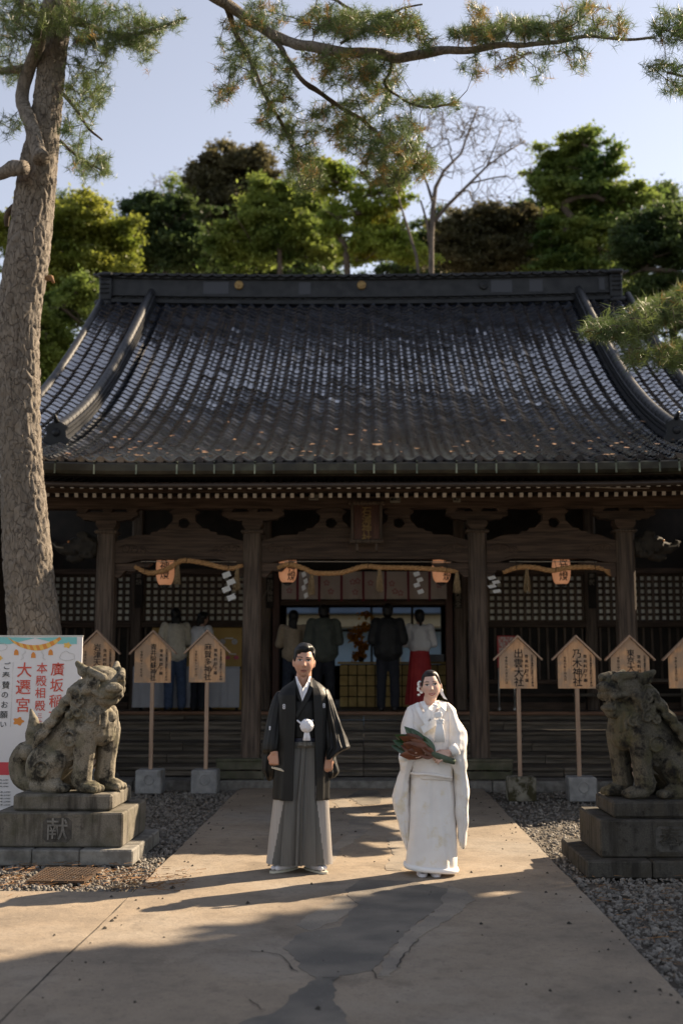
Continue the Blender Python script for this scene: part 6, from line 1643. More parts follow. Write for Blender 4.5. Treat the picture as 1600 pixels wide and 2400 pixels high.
tag(put('twigs', twig_mesh('twigs', nodes, par, len(sk), .003, .4, .015, M['twig'], 4), ob), kind='stuff')
lv = []
r = np.random.default_rng(3)
Pt = np.repeat(np.array([tuple(nodes[i]) for i in tips]), 9, 0) + r.normal(0, .022, (len(tips) * 9, 3)); m_ = len(Pt)
nn = r.normal(0, 1, (m_, 3)); nn /= np.linalg.norm(nn, axis=1, keepdims=True); aa = np.cross(nn, r.normal(0, 1, (m_, 3))); aa /= np.linalg.norm(aa, axis=1, keepdims=True); bb = np.cross(nn, aa); sz = .034
tag(put('leaves', np_mesh('leaves', np.stack([Pt - aa * sz, Pt - bb * sz * .6, Pt + aa * sz, Pt + bb * sz * .6], 1).reshape(-1, 3), np.arange(m_ * 4).reshape(-1, 4), M['orange_leaf']), ob), kind='stuff')
# vendors counter in the left bay: ochre backboard with hung charms and a table under a white cloth
VY = WALL_Y - .05; x0, x1 = at(357, 1500, VY).x, at(567, 1500, VY).x; z1_, z0_ = at(450, 1466, VY).z, at(450, 1565, VY).z
vb = thing('charm_board', 'ochre board hung with round and pink charms behind the two visitors', 'board', ((x0 + x1) / 2, VY, FLOOR_Z))
MB().box(((x0 + x1) / 2, VY + .02, (z1_ + FLOOR_Z) / 2), (x1 - x0, .03, z1_ - FLOOR_Z), bev=.004).build('backboard', M['ochre'], vb)
M['charm_w'] = mat('white_charm', (.5, .48, .46), (.3, .27, .28), 60, .7); M['charm_p'] = mat('pink_charm', (.5, .1, .16), rough=.7)
for u, v, r0, mt in ((522, 1504, .05, 'charm_w'), (550, 1504, .05, 'charm_w'), (534, 1541, .045, 'charm_p'), (554, 1541, .045, 'charm_p'), (500, 1504, .05, 'charm_w'), (516, 1541, .045, 'charm_p')):
    p = at(u, v, VY); k = 16; rg_ = [(p.x + r0 * math.cos(2 * math.pi * i / k), p.z + r0 * (1 if mt == 'charm_w' else .7) * math.sin(2 * math.pi * i / k)) for i in range(k)]
    MB().prism(rg_, 'y', VY - .012, VY + .0).build('charm', M[mt], vb)
for u, v, w in ((537, 1496, .14), (545, 1533, .12), (524, 1468, .16)):
    p = at(u, v, VY); MB().box((p.x, VY - .004, p.z), (w, .01, .018)).build('paper_strip', M['paper'], vb)
TY = WALL_Y - .75; x0, x1 = at(312, 1600, TY).x, at(562, 1600, TY).x; zt = at(450, 1562, TY).z
tt = thing('cloth_table', 'long table under a white cloth below the charm board', 'table', ((x0 + x1) / 2, TY + .25, FLOOR_Z))
cl = MB(); n = 70; rs = []
for z in np.linspace(zt, FLOOR_Z + .06, 10):
    f = (zt - z); rs.append([Vector((lerp(x0, x1, i / n), TY - .01 - .05 * f - .03 * f * math.sin(i * .9 + 2 * math.sin(i * .31)), z)) for i in range(n + 1)])
rs = [[Vector((lerp(x0, x1, i / n), TY + .5, zt)) for i in range(n + 1)]] + rs
cl.rings(rs, False, False, 0, True).build('cloth', M['table_cloth'], tt)
MB().box(((x0 + x1) / 2, TY + .25, zt - .02), (x1 - x0 - .06, .46, .03)).build('table_top', M['wood_dark'], tt)
for x in (x0 + .08, x1 - .08): MB().box((x, TY + .3, (zt + FLOOR_Z) / 2 - .02), (.05, .05, zt - FLOOR_Z - .04)).build('leg', M['wood_dark'], tt)
# red framed notice on a stand, right bay
NY = WALL_Y - .7; x0, x1 = at(1164, 1500, NY).x, at(1206, 1500, NY).x; z1_, z0_ = at(1185, 1490, NY).z, at(1185, 1565, NY).z
ns = thing('notice_stand', 'red framed notice on a small stand behind the plaque with the mossy foot', 'notice stand', ((x0 + x1) / 2, NY, FLOOR_Z))
M['red_frame'] = mat('red_frame', (.42, .04, .04), rough=.5)
MB().box(((x0 + x1) / 2, NY, (z0_ + z1_) / 2), (x1 - x0, .02, z1_ - z0_), bev=.004).build('frame', M['red_frame'], ns)
M['notice'] = mat('printed_notice', (.5, .44, .4), (.45, .15, .13), 26, .6, detail=2, ramp=(.45, .55)); MB().box(((x0 + x1) / 2, NY - .012, (z0_ + z1_) / 2), (x1 - x0 - .04, .006, z1_ - z0_ - .04)).build('printed_sheet', M['notice'], ns)
MB().box(((x0 + x1) / 2, NY, z0_ - .17), (x1 - x0 - .03, .02, .26), bev=.004).build('white_sheet', M['table_cloth'], ns)
for x in (x0 + .02, x1 - .02): MB().tube([(x, NY + .02, FLOOR_Z + .04), (x, NY + .02, z0_)], .012, 6).build('leg', M['alu'], ns); 
for x in (x0 + .02, x1 - .02): MB().ball((x, NY + .02, FLOOR_Z + .03), .03, 10).build('caster', M['alu'], ns)
# votive name boards on the posts beside the entrance
M['faded'] = mat('faded_lettering', (.16, .14, .11), (.24, .21, .17), 30, .9)
for u, txt in ((633, '奉納御神前'), (1072, '奉納家内安全'), (326, '奉納'), (1386, '奉献')):
    x = at(u, 1360, WALL_Y - .13).x; z = at(u, 1345, WALL_Y - .13).z
    nb = MB().box((x, WALL_Y - .128, z - .28), (.13, .012, .6)).build('name_board', M['wood_dark'], shrine)
    me = text_mesh(txt, .1, M['faded'], .0008, .002, True, .95); put('board_lettering', me, nb, (x, WALL_Y - .137, z))
# rear court seen through the hall: pale building with a blue grey wall
cb_ = thing('rear_building', 'pale building with a blue grey wall seen through the hall', 'building', (0, 33, 0))
M['pale_plaster'] = mat('pale_plaster', (.42, .35, .22), (.5, .43, .28), 2, .8); M['blue_wall'] = mat('blue_grey_wall', (.24, .34, .42), (.3, .4, .48), 2, .7)
zt1, zt2, zt0 = at(850, 1441, 31.5).z, at(850, 1472, 31.5).z, 0
MB().box((0, 33.2, (zt2) / 2), (14, 3, zt2)).build('wall', M['blue_wall'], cb_)
MB().box((0, 33.0, (zt1 + zt2) / 2), (14.6, 3.8, zt1 - zt2), bev=.03).build('eave_band', M['pale_plaster'], cb_)
M['blue_sky_strip'] = mat('sky_strip_blue', (.12, .17, .24), (.16, .22, .3), 3, .4)
MB().box((0, 33.0, zt1 + .25), (14.9, 4.2, .5), bev=.03).build('blue_sky_strip', M['blue_sky_strip'], cb_)  # added blue slab in place of the strip of sky above the eave band
for x in (-1.9, .9, 2.2): MB().box((x, 31.68, zt2 / 2), (.12, .06, zt2 - .1)).build('wall_batten', M['pale_plaster'], cb_)
# ================================================================ people
def skin_mat(name):
    m = mat(name, (1, 1, 1), rough=.5, attr='Col', spec=.35); bs = m.node_tree.nodes['Principled BSDF']
    bs.inputs['Subsurface Weight'].default_value = .12; bs.inputs['Subsurface Radius'].default_value = (.02, .008, .005); bs.inputs['Subsurface Scale'].default_value = .4
    return m
M['skin'] = skin_mat('skin')
M['hair'] = mat('black_hair', (.004, .0035, .0035), (.011, .0095, .0085), 60, .42, .5, 160, (1, 1, .15), spec=.3, bdist=.004)
M['hair_brown'] = mat('dark_brown_hair', (.007, .005, .0045), (.02, .013, .01), 60, .42, .5, 160, (1, 1, .15), spec=.3, bdist=.004)
def capsule(b, p, q, r0, r1, n=12):
    p, q = Vector(p), Vector(q)
    b.tube([p + (q - p) * t for t in (0, .25, .5, .75, 1)], [lerp(r0, r1, t) for t in (0, .25, .5, .75, 1)], n); b.ball(p, r0, n); b.ball(q, r1, n)
def head_shape(female=False):
    """head in its own space: face to -y, centre of the skull at 0, chin near z=-.115"""
    nu, nv = 72, 56; b = MB(); rs = []
    for j in range(nv + 1):
        th = min(max(math.pi * j / nv, .03), math.pi - .03); ring = []
        for i in range(nu):
            ph = 2 * math.pi * i / nu
            x, y, z = .076 * math.sin(th) * math.cos(ph), .096 * math.sin(th) * math.sin(ph), -.118 * math.cos(th)
            if z < 0:
                t = -z / .118; x *= 1 - (.30 if female else .25) * t ** 1.8; 
                if y < 0: y *= 1 - .10 * t ** 2
                else: y *= 1 - .35 * t ** 1.2
            if y < 0:
                f = smooth01(-y / .05)
                g = lambda cx, cz, sx, sz: math.exp(-((x - cx) / sx) ** 2 - ((z - cz) / sz) ** 2)
                d = .020 * g(0, -.026, .013, .014) + .013 * g(0, .0, .0085, .024) + .006 * g(.011, -.03, .008, .008) + .006 * g(-.011, -.03, .008, .008)
                d -= .009 * (g(.032, .012, .017, .012) + g(-.032, .012, .017, .012)); d += .0045 * (g(.032, .012, .011, .007) + g(-.032, .012, .011, .007))
                d += .005 * (g(.03, .033, .026, .009) + g(-.03, .033, .026, .009)) * (.6 if female else 1); d += .004 * (g(.042, -.03, .02, .02) + g(-.042, -.03, .02, .02))
                d += .0065 * g(0, -.060, .02, .0065) + .007 * g(0, -.073, .017, .0065) - .006 * g(0, -.0665, .024, .0028); d += .008 * g(0, -.1, .02, .014); d -= .003 * g(0, -.085, .02, .006)
                y -= d * f
            ring.append(Vector((x, y, z)))
        rs.append(ring)
    b.rings(rs, True, True)
    for s in (-1, 1): b.ball((s * .077, .012, -.008), (.011, .018, .031), 12, rot=rotm(0, 0, .15)); b.ball((s * .075, .006, -.03), (.008, .01, .014), 8)
    return b
def face_colour(h, skin, lip, female, gaze=0.0):
    """h: head-space coordinates (N,3) -> colours"""
    x, y, z = h[:, 0], h[:, 1], h[:, 2]; n = len(h); c = np.tile(np.array(skin), (n, 1)).astype(np.float32)
    front = y < -.04
    def blend(mask, col):
        mk = np.clip(mask, 0, 1)[:, None]; c[:] = c * (1 - mk) + np.array(col) * mk
    blush = np.exp(-((np.abs(x) - .04) / .02) ** 2 - ((z + .025) / .02) ** 2) * front; blend(blush * (.35 if female else .22), (skin[0] * .95, skin[1] * .7, skin[2] * .68))
    ax = np.abs(x) - .032
    sock = np.exp(-(ax / .022) ** 2 - ((z - .012) / .011) ** 2) * front; blend(sock * .28, (skin[0] * .45, skin[1] * .38, skin[2] * .36))
    eye = ((ax / .0165) ** 2 + ((z - .0115) / .0062) ** 2 < 1) & front; blend(eye * 1.0, (.6, .56, .54))
    iris = ((ax - gaze) ** 2 + (z - .012) ** 2 < .0072 ** 2) & eye; blend(iris * 1.0, (.015, .01, .008))
    lash = (np.abs(z - (.0178 - 9 * ax ** 2)) < .0028) & (np.abs(ax) < .018) & front; blend(lash * 1.0, (.02, .014, .012))
    brow = (np.abs(z - (.034 + (.004 if female else .0) - 6 * (ax - .004) ** 2)) < (.003 if female else .0045)) & (ax > -.02) & (ax < .022) & front; blend(brow * .9, (.03, .02, .017))
    lips = (((x / (.028 if female else .0235)) ** 2 + ((z + .0665 - (9 if female else 0) * x ** 2) / .0115) ** 2) < 1) & front; blend(lips * .85, lip)
    mouth = (np.abs(z + .0665 - (22 if female else 4) * x ** 2) < (.0024 if female else .0026)) & (np.abs(x) < .021) & front
    blend(mouth * 1.0, (.62, .58, .55) if female else (.1, .03, .028))
    nost = (((np.abs(x) - .0085) / .004) ** 2 + ((z + .0375) / .0028) ** 2 < 1) & front; blend(nost * .8, (.12, .05, .04))
    shave = (z < -.05) & (z > -.13) & front & (not female); blend(shave * .10, (.12, .1, .1))
    return c
def hand_shape(b, wrist, fdir, pnorm, side, s=1.0, curl=(.9, 1.1, .7), spread=.12, thumb_curl=.5):
    """wrist point, finger direction, palm normal (the way the palm faces), side=+1 puts the thumb on cross(fdir,pnorm)"""
    f = Vector(fdir).normalized(); p = Vector(pnorm); p = (p - f * p.dot(f)).normalized(); t = f.cross(p) * side; w = Vector(wrist)
    for k in range(4):
        o = (k - 1.5) * .021 * s; capsule(b, w - t * o * .55, w + f * .085 * s - t * o, .0155 * s, .0125 * s, 10)
    for k, L_ in enumerate((.072, .08, .076, .06)):
        o = (1.5 - k) * .0215 * s; base = w + f * .088 * s + t * o; d = (f + t * (1.5 - k) * spread * .35).normalized(); a = 0; q = base
        for j, (fr, cu) in enumerate(zip((.45, .31, .24), curl)):
            a += cu; dd = (d * math.cos(a) + p * math.sin(a)).normalized(); e = q + dd * L_ * s * fr * 1.05; r0 = (.0098 - .0009 * j) * s
            capsule(b, q, e, r0, r0 * .9, 10); q = e
    th0 = w + f * .022 * s + t * .026 * s; th1 = th0 + (f * .55 + t * .65 + p * .45).normalized() * .04 * s; th2 = th1 + (f * .8 + t * (.35 - thumb_curl) + p * .45).normalized() * .034 * s; th3 = th2 + (f * .7 + t * (-.1 - thumb_curl) + p * .55).normalized() * .026 * s
    capsule(b, th0, th1, .0145 * s, .0118 * s, 10); capsule(b, th1, th2, .0112 * s, .0102 * s, 10); capsule(b, th2, th3, .010 * s, .0085 * s, 10)
def hair_shell(Mh, hairline, thick, mt, parent, female, seed=0.0):
    """shell over the skull; hairline(x,y,z)->bool, thick(x,y,z)->metres"""
    src = head_shape(female); nu, nv = 72, 56; vs_, keep = [], []
    for v in src.v[:nu * (nv + 1)]:
        x, y, z = v; k = hairline(x, y, z); keep.append(k > 0)
        n = Vector((x / .076 ** 2, y / .096 ** 2, z / .118 ** 2)).normalized()
        th = thick(x, y, z) * smooth01(k / .02) + .0005
        th *= 1 + .12 * noise.noise(Vector((x * 60 + seed, y * 60, z * 14))) + .10 * noise.noise(Vector((x * 25, y * 25, z * 25 + seed)))
        vs_.append((Vector((x, y, z)) + n * th, Vector((x, y, z)) - n * .004))
    b = MB(); nV = len(vs_)
    b.v = [tuple(Mh @ a) for a, c in vs_] + [tuple(Mh @ c) for a, c in vs_]
    def quad(f): b.f.append(f); b.m.append(0); b.sm.append(True)
    inc = {}
    for j in range(nv):
        for i in range(nu):
            f = (j * nu + i, j * nu + (i + 1) % nu, (j + 1) * nu + (i + 1) % nu, (j + 1) * nu + i)
            if all(keep[q] for q in f):
                quad(f); quad(tuple(q + nV for q in f[::-1]))
                for e in zip(f, f[1:] + f[:1]): inc.setdefault(tuple(sorted(e)), []).append(e)
    for k, es in inc.items():
        if len(es) == 1: a, c = es[0]; quad((c, a, a + nV, c + nV))
    return b.build('hair', mt, parent)
def rows_loft(rows, conv, Y0, n=72, levels=60, p=.8, fold=None, smooth=True, cap=True, flare=None):
    """rows: (zy, x_left, x_right, y_front, y_back) with x, zy in enlarged photograph pixels"""
    zs = [r[0] for r in rows]; out = []
    for zy in np.linspace(zs[0], zs[-1], levels):
        xl, xr, yf, yb = (interp(zy, zs, [r[k] for r in rows]) for k in (1, 2, 3, 4))
        a, b_ = conv(xl, zy), conv(xr, zy); cx, wx = (a.x + b_.x) / 2, (b_.x - a.x) / 2; cy, wy = Y0 + (yf + yb) / 2, (yb - yf) / 2; ring = []
        t = (zy - zs[0]) / (zs[-1] - zs[0])
        for k in range(n):
            th = 2 * math.pi * k / n; c, s = math.cos(th), math.sin(th)
            x = cx + wx * math.copysign(abs(c) ** p, c); y = cy + wy * math.copysign(abs(s) ** p, s); z = a.z
            if fold:
                o = fold(th, t, (x - cx) / max(wx, 1e-4)); x += c * o * .8; y += s * o
            if flare: z += flare(th, t)
            ring.append(Vector((x, y, z)))
        out.append(ring)
    return MB().rings(out, True, cap, 0, smooth)
def ribbon(outer, inner, th=.01, ydir=-1):
    b = MB(); rs = []
    for o, i in zip(outer, inner): rs.append([o, i, i + Vector((0, ydir * th, 0)), o + Vector((0, ydir * th, 0))])
    return b.rings(rs, True, True, 0, False)
def wrinkle(me, amp, sc=(9, 9, 4), seed=0.0):
    def fn(co, no):
        q = co * np.array(sc, np.float32); return co + no * (snoise(q, 1.0, seed) * amp + snoise(q, 2.3, seed + 5) * amp * .45)[:, None]
    displace(me, fn)

# ---------------------------------------------------------------- groom
GY = 9.2
def gq(zx, zy, dy=0.0): return at(580 + zx / 3.793, 1480 + zy / 3.793, GY + dy)
gb = gq(470, 2060); groom = thing('person', 'groom standing in black haori and grey pleated hakama holding a folded fan', 'person', (gb.x, GY, .03))
M['black_silk'] = mat('black_silk', (.0035, .0036, .0038), (.0055, .0055, .0055), 6, .5, .15, 120, spec=.32); M['haori_silk'] = M['black_silk']
bsn = M['black_silk'].node_tree.nodes['Principled BSDF']; bsn.inputs['Sheen Weight'].default_value = .03; bsn.inputs['Sheen Tint'].default_value = C((.8, .75, .55)); bsn.inputs['Sheen Roughness'].default_value = .5
M['grey_silk'] = mat('striped_grey_silk', (.105, .10, .092), (.135, .13, .118), 140, .65, .1, 90, (1, .2, .02), spec=.3)
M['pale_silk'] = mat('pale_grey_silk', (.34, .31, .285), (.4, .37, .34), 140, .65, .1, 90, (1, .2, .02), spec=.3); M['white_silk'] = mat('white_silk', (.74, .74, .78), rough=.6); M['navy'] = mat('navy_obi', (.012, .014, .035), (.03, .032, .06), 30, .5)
hc = gq(502, 270); hs = 1.05
GH = Matrix.Translation((hc.x, GY - .0, hc.z)) @ Matrix.Rotation(R(4), 4, 'Z') @ Matrix.Rotation(R(3), 4, 'Y') @ Matrix.Scale(hs, 4)
bd = MB(); hd = head_shape(); bd.add([GH @ Vector(v) for v in hd.v], hd.f, 0, True)
nk = gq(495, 470); 
capsule(bd, (hc.x, GY + .025, hc.z - .07), (nk.x, GY + .035, nk.z), .058, .062, 16)
sh = gq(487, 560).z; wz = gq(487, 960).z
bd.ball((nk.x, GY + .02, sh - .02), (.17, .085, .09), 18); capsule(bd, (nk.x, GY + .01, sh - .1), (nk.x, GY + .01, wz + .05), .13, .115, 16); bd.ball((nk.x, GY + .01, wz - .05), (.14, .105, .12), 16)
for s in (-1, 1):
    capsule(bd, (nk.x + s * .08, GY, wz - .08), (nk.x + s * .11, GY - .01, .5), .085, .058); capsule(bd, (nk.x + s * .11, GY - .01, .5), (nk.x + s * .135, GY + .01, .12), .055, .038)
wl, wr = gq(238, 1075, -.12), gq(722, 1122, -.10)
for s, w, el in ((-1, wl, gq(240, 860, -.03)), (1, wr, gq(760, 880, -.02))):
    so = Vector((nk.x + s * .17, GY + .02, sh - .02)); capsule(bd, so, el, .052, .042); capsule(bd, el, w, .041, .027)
hand_shape(bd, wl, (-.02, -.05, -1), (.25, 1, 0), -1, .95, (1.15, 1.35, .9), .05, .6)
hand_shape(bd, wr, (-.05, .02, -1), (-.6, .8, 0), 1, .95, (.75, 1.15, .8), .05, .4)
gme = remesh(bd, 'body', .0042, M['skin'], 1, .4)
GHi = np.array(GH.inverted())
def gcol(co):
    h = co @ GHi[:3, :3].T + GHi[:3, 3]; c = np.tile(np.array((.5, .275, .19)), (len(co), 1)); m = h[:, 2] > -.135; c[m] = face_colour(h[m], (.54, .305, .215), (.36, .15, .12), False); return c
paint(gme, gcol); put('body', gme, groom)
def g_line(x, y, z):
    # short hair: low at the nape, above the ears, side swept over the forehead
    side = abs(x) / .076
    lim = .066 - .055 * smooth01((side - .62) / .3) + (.012 * (x / .05) if y < 0 else 0) if y < -.02 else lerp(.005, -.055, smooth01((y + .02) / .09))
    return z - lim - .007 * noise.noise(Vector((x * 70, y * 70, 1))) - .004 * noise.noise(Vector((x * 190, y * 190, 4)))
def g_thick(x, y, z): return .006 + .021 * smooth01((z - .02) / .08) + (.006 * smooth01((-y - .03) / .05) * smooth01((z - .06) / .04))
hair_shell(GH, g_line, g_thick, M['hair'], groom, False, 2.0)
# hakama with knife pleats
def pleat(th, t, xr):
    fr = math.sin(th) < -.05
    if not fr: return .006 * math.sin(9 * th) * t
    q = (xr * .5 + .5) * 4.6 + (.0 if xr < 0.02 else .5); s = q - math.floor(q); s = s ** 1.6
    o = (.012 + .034 * t) * ((1 - s) if xr < 0.02 else s) - .008
    if abs(xr - .02) < .035: o -= .02 * t
    return o
hk = rows_loft([(972, 335, 685, -.115, .12), (1100, 320, 692, -.125, .13), (1480, 250, 718, -.15, .15), (1800, 222, 732, -.17, .16), (2046, 203, 742, -.185, .17)], gq, GY, 200, 40, .82, pleat, False, True)
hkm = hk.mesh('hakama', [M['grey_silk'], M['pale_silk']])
for p in hkm.polygons:            # outer faces below the coat are set paler
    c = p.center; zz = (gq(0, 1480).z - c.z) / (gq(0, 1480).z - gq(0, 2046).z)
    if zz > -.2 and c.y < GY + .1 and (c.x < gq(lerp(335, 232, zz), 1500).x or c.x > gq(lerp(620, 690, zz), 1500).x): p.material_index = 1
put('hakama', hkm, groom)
for z0, z1, mt, ex in ((928, 976, 'navy', .0), (972, 1022, 'grey_silk', .006)):
    rows_loft([(z0, 345 - ex * 900, 675 + ex * 900, -.128 - ex, .12), (z1, 342 - ex * 900, 680 + ex * 900, -.130 - ex, .12)], gq, GY, 64, 4, .85).build('obi' if mt == 'navy' else 'hakama_belt', M[mt], groom)
kn = gq(512, 1000, -.15); MB().box(kn, (.115, .026, .036), bev=.008).box(kn + Vector((0, -.008, 0)), (.03, .03, .046), bev=.008).build('belt_knot', M['grey_silk'], groom)
# inner kimono
rows_loft([(418, 432, 560, .03, .085), (450, 400, 600, .01, .10), (500, 330, 655, -.03, .115), (560, 300, 680, -.085, .12), (620, 300, 680, -.125, .12), (700, 300, 680, -.132, .125), (940, 320, 690, -.128, .12)], gq, GY, 72, 40, .85).build('kimono', M['black_silk'], groom)
def yb(base, lst): return [gq(a, b, c) for a, b, c in lst]
ribbon(yb(0, [(424, 396, -.01), (436, 450, -.075), (460, 535, -.118), (487, 618, -.146)]), yb(0, [(440, 398, -.02), (455, 440, -.075), (472, 475, -.11), (494, 512, -.14)]), .012).build('white_collar', M['white_silk'], groom)
ribbon(yb(0, [(566, 398, -.01), (556, 450, -.078), (530, 530, -.124), (486, 622, -.152)]), yb(0, [(550, 398, -.02), (536, 440, -.078), (516, 475, -.114), (490, 510, -.146)]), .012).build('white_collar', M['white_silk'], groom)
ribbon(yb(0, [(592, 420, -.03), (585, 500, -.105), (545, 600, -.14), (440, 770, -.15)]), yb(0, [(568, 408, -.03), (558, 480, -.105), (525, 560, -.14), (428, 738, -.15)]), .014).build('kimono_collar', M['black_silk'], groom)
ribbon(yb(0, [(408, 420, -.03), (420, 500, -.105), (445, 580, -.135), (490, 660, -.145)]), yb(0, [(426, 408, -.03), (440, 480, -.105), (462, 560, -.135), (500, 640, -.145)]), .010).build('kimono_collar', M['black_silk'], groom)
# haori: open coat with a real thickness
hrows = [(425, 418, 585, 432, 566, -.035, .10), (455, 372, 640, 434, 578, -.08, .12), (500, 310, 690, 436, 588, -.12, .135), (560, 262, 724, 438, 594, -.15, .14), (700, 248, 736, 440, 602, -.158, .145), (1000, 240, 732, 425, 610, -.165, .15), (1250, 234, 728, 419, 618, -.172, .155), (1483, 228, 722, 414, 626, -.178, .16)]
zs_ = [r[0] for r in hrows]; rs, ol, orr = [], [], []
for zy in np.linspace(425, 1483, 70):
    xl, xr, a_, b_, yf, ybk = (interp(zy, zs_, [r[k] for r in hrows]) for k in range(1, 7))
    L_, R_, A, B = gq(xl, zy), gq(xr, zy), gq(a_, zy), gq(b_, zy); cx, wx = (L_.x + R_.x) / 2, (R_.x - L_.x) / 2; cy, wy = GY + (yf + ybk) / 2, (ybk - yf) / 2
    def ell(th, o=0.0):
        c, s = math.cos(th), math.sin(th); return Vector((cx + (wx - o) * math.copysign(abs(c) ** .8, c), cy + (wy - o) * math.copysign(abs(s) ** .8, s), L_.z))
    def ang(x):
        q = max(-1, min(1, (x - cx) / wx)); c = math.copysign(abs(q) ** (1 / .8), q); return -math.acos(max(-1, min(1, c)))
    t0, t1 = ang(B.x), ang(A.x) + 2 * math.pi; n = 80; t = (zy - 425) / 1058
    fo = lambda th: .006 * t * math.sin(7 * th + 3 * t) + .004 * math.sin(13 * th + 5 * t) * t
    out = [ell(lerp(t0, t1, k / n), -fo(lerp(t0, t1, k / n))) for k in range(n + 1)]; inn = [ell(lerp(t0, t1, k / n), .008 - fo(lerp(t0, t1, k / n))) for k in range(n + 1)]
    rs.append(out + inn[::-1]); ol.append((out[-1], out[-6], L_.z)); orr.append((out[0], out[5], L_.z))
ho = MB().rings(rs, True, True, 0, True).mesh('haori', M['black_silk']); wrinkle(ho, .004, (10, 10, 3), 3.0); put('haori', ho, groom)
for side in (ol, orr): ribbon([e for e, f, z in side], [f for e, f, z in side], .012).build('haori_collar', M['black_silk'], groom)
def sleeve_fold(k, a): return lambda th, t, xr: a * (.25 + t) * (math.sin(k * xr * 3 + 1.5 * math.sin(t * 4)) + .6 * math.sin(k * 2.1 * xr * 3 + 2 * t))
sl = rows_loft([(535, 262, 300, -.05, .08), (580, 232, 330, -.08, .10), (650, 205, 340, -.10, .11), (800, 172, 335, -.115, .12), (990, 142, 325, -.155, .13), (1045, 138, 318, -.155, .13), (1075, 136, 312, -.10, .13), (1150, 130, 300, -.10, .13), (1230, 128, 285, -.09, .13), (1290, 158, 258, -.06, .12), (1328, 182, 206, -.01, .08)], gq, GY, 72, 60, .85, sleeve_fold(2.2, .007)).mesh('sleeve', M['black_silk']); wrinkle(sl, .005, (12, 12, 4), 7.0); sl1 = put('sleeve', sl, groom)
sr = rows_loft([(512, 672, 712, -.05, .08), (550, 672, 735, -.075, .10), (600, 672, 755, -.09, .11), (700, 675, 787, -.10, .12), (800, 680, 823, -.11, .12), (900, 685, 860, -.11, .12), (1000, 686, 896, -.135, .11), (1026, 688, 908, -.14, .10), (1070, 690, 826, -.15, .08), (1128, 696, 748, -.15, .02)], gq, GY, 84, 70, .85, sleeve_fold(2.6, .010)).mesh('sleeve', M['black_silk']); wrinkle(sr, .006, (14, 14, 4), 9.0); put('sleeve', sr, groom)
fl = rows_loft([(1060, 668, 770, -.03, .11), (1150, 650, 786, -.06, .12), (1250, 636, 812, -.07, .12), (1290, 640, 792, -.06, .12), (1308, 652, 778, -.03, .10)], gq, GY, 60, 30, .85, sleeve_fold(2.4, .007)).mesh('sleeve_drop', M['black_silk']); wrinkle(fl, .005, (12, 12, 4), 12.0); put('sleeve_drop', fl, groom)
# pompom cord
pp = gq(526, 838, -.205); pb = MB(); pb.ball(pp, .052, 24)
pm = remesh(pb, 'pompom', .005, M['white_silk'], 2); displace(pm, lambda co, no: co + no * (snoise(co, 110, 2.0) * .005)[:, None]); put('pompom', pm, groom)
for dx in (-.011, .013):
    MB().tube([pp + Vector((dx * .4, .01, -.03)), pp + Vector((dx, .0, -.075)), pp + Vector((dx * 1.15, .0, -.112))], [.012, .013, .017], 10).build('pompom_tassel', M['white_silk'], groom)
for a, b_ in ((gq(442, 790, -.175), -1), (gq(580, 788, -.175), 1)): MB().tube([a, a.lerp(pp, .5) + Vector((0, -.01, -.008)), pp + Vector((b_ * .035, .01, .025))], [.007, .008, .007], 8).build('pompom_cord', M['white_silk'], groom)
# family crests
def crest(zx, zy, me_obj, w=.022, h=.036):
    tree = BVHTree.FromPolygons([v.co for v in me_obj.vertices], [p.vertices for p in me_obj.polygons]); c = gq(zx, zy); d = (c - cam.location).normalized()
    hit = tree.ray_cast(cam.location, d); p = hit[0] + d * -.004 if hit[0] else c; b = MB()
    for q in (-1, 1): b.tube([p + Vector((w * .38 * math.cos(t), 0, q * h * .24 + h * .22 * math.sin(t))) for t in np.linspace(0, 6.283, 15)], .0038, 5, cap=False)
    b.ball(p, (.005, .002, .005), 8)
    b.build('crest', M['white_silk'], groom)
crest(325, 668, ho); crest(678, 660, ho, .018, .034); crest(199, 860, sl, .008, .03)
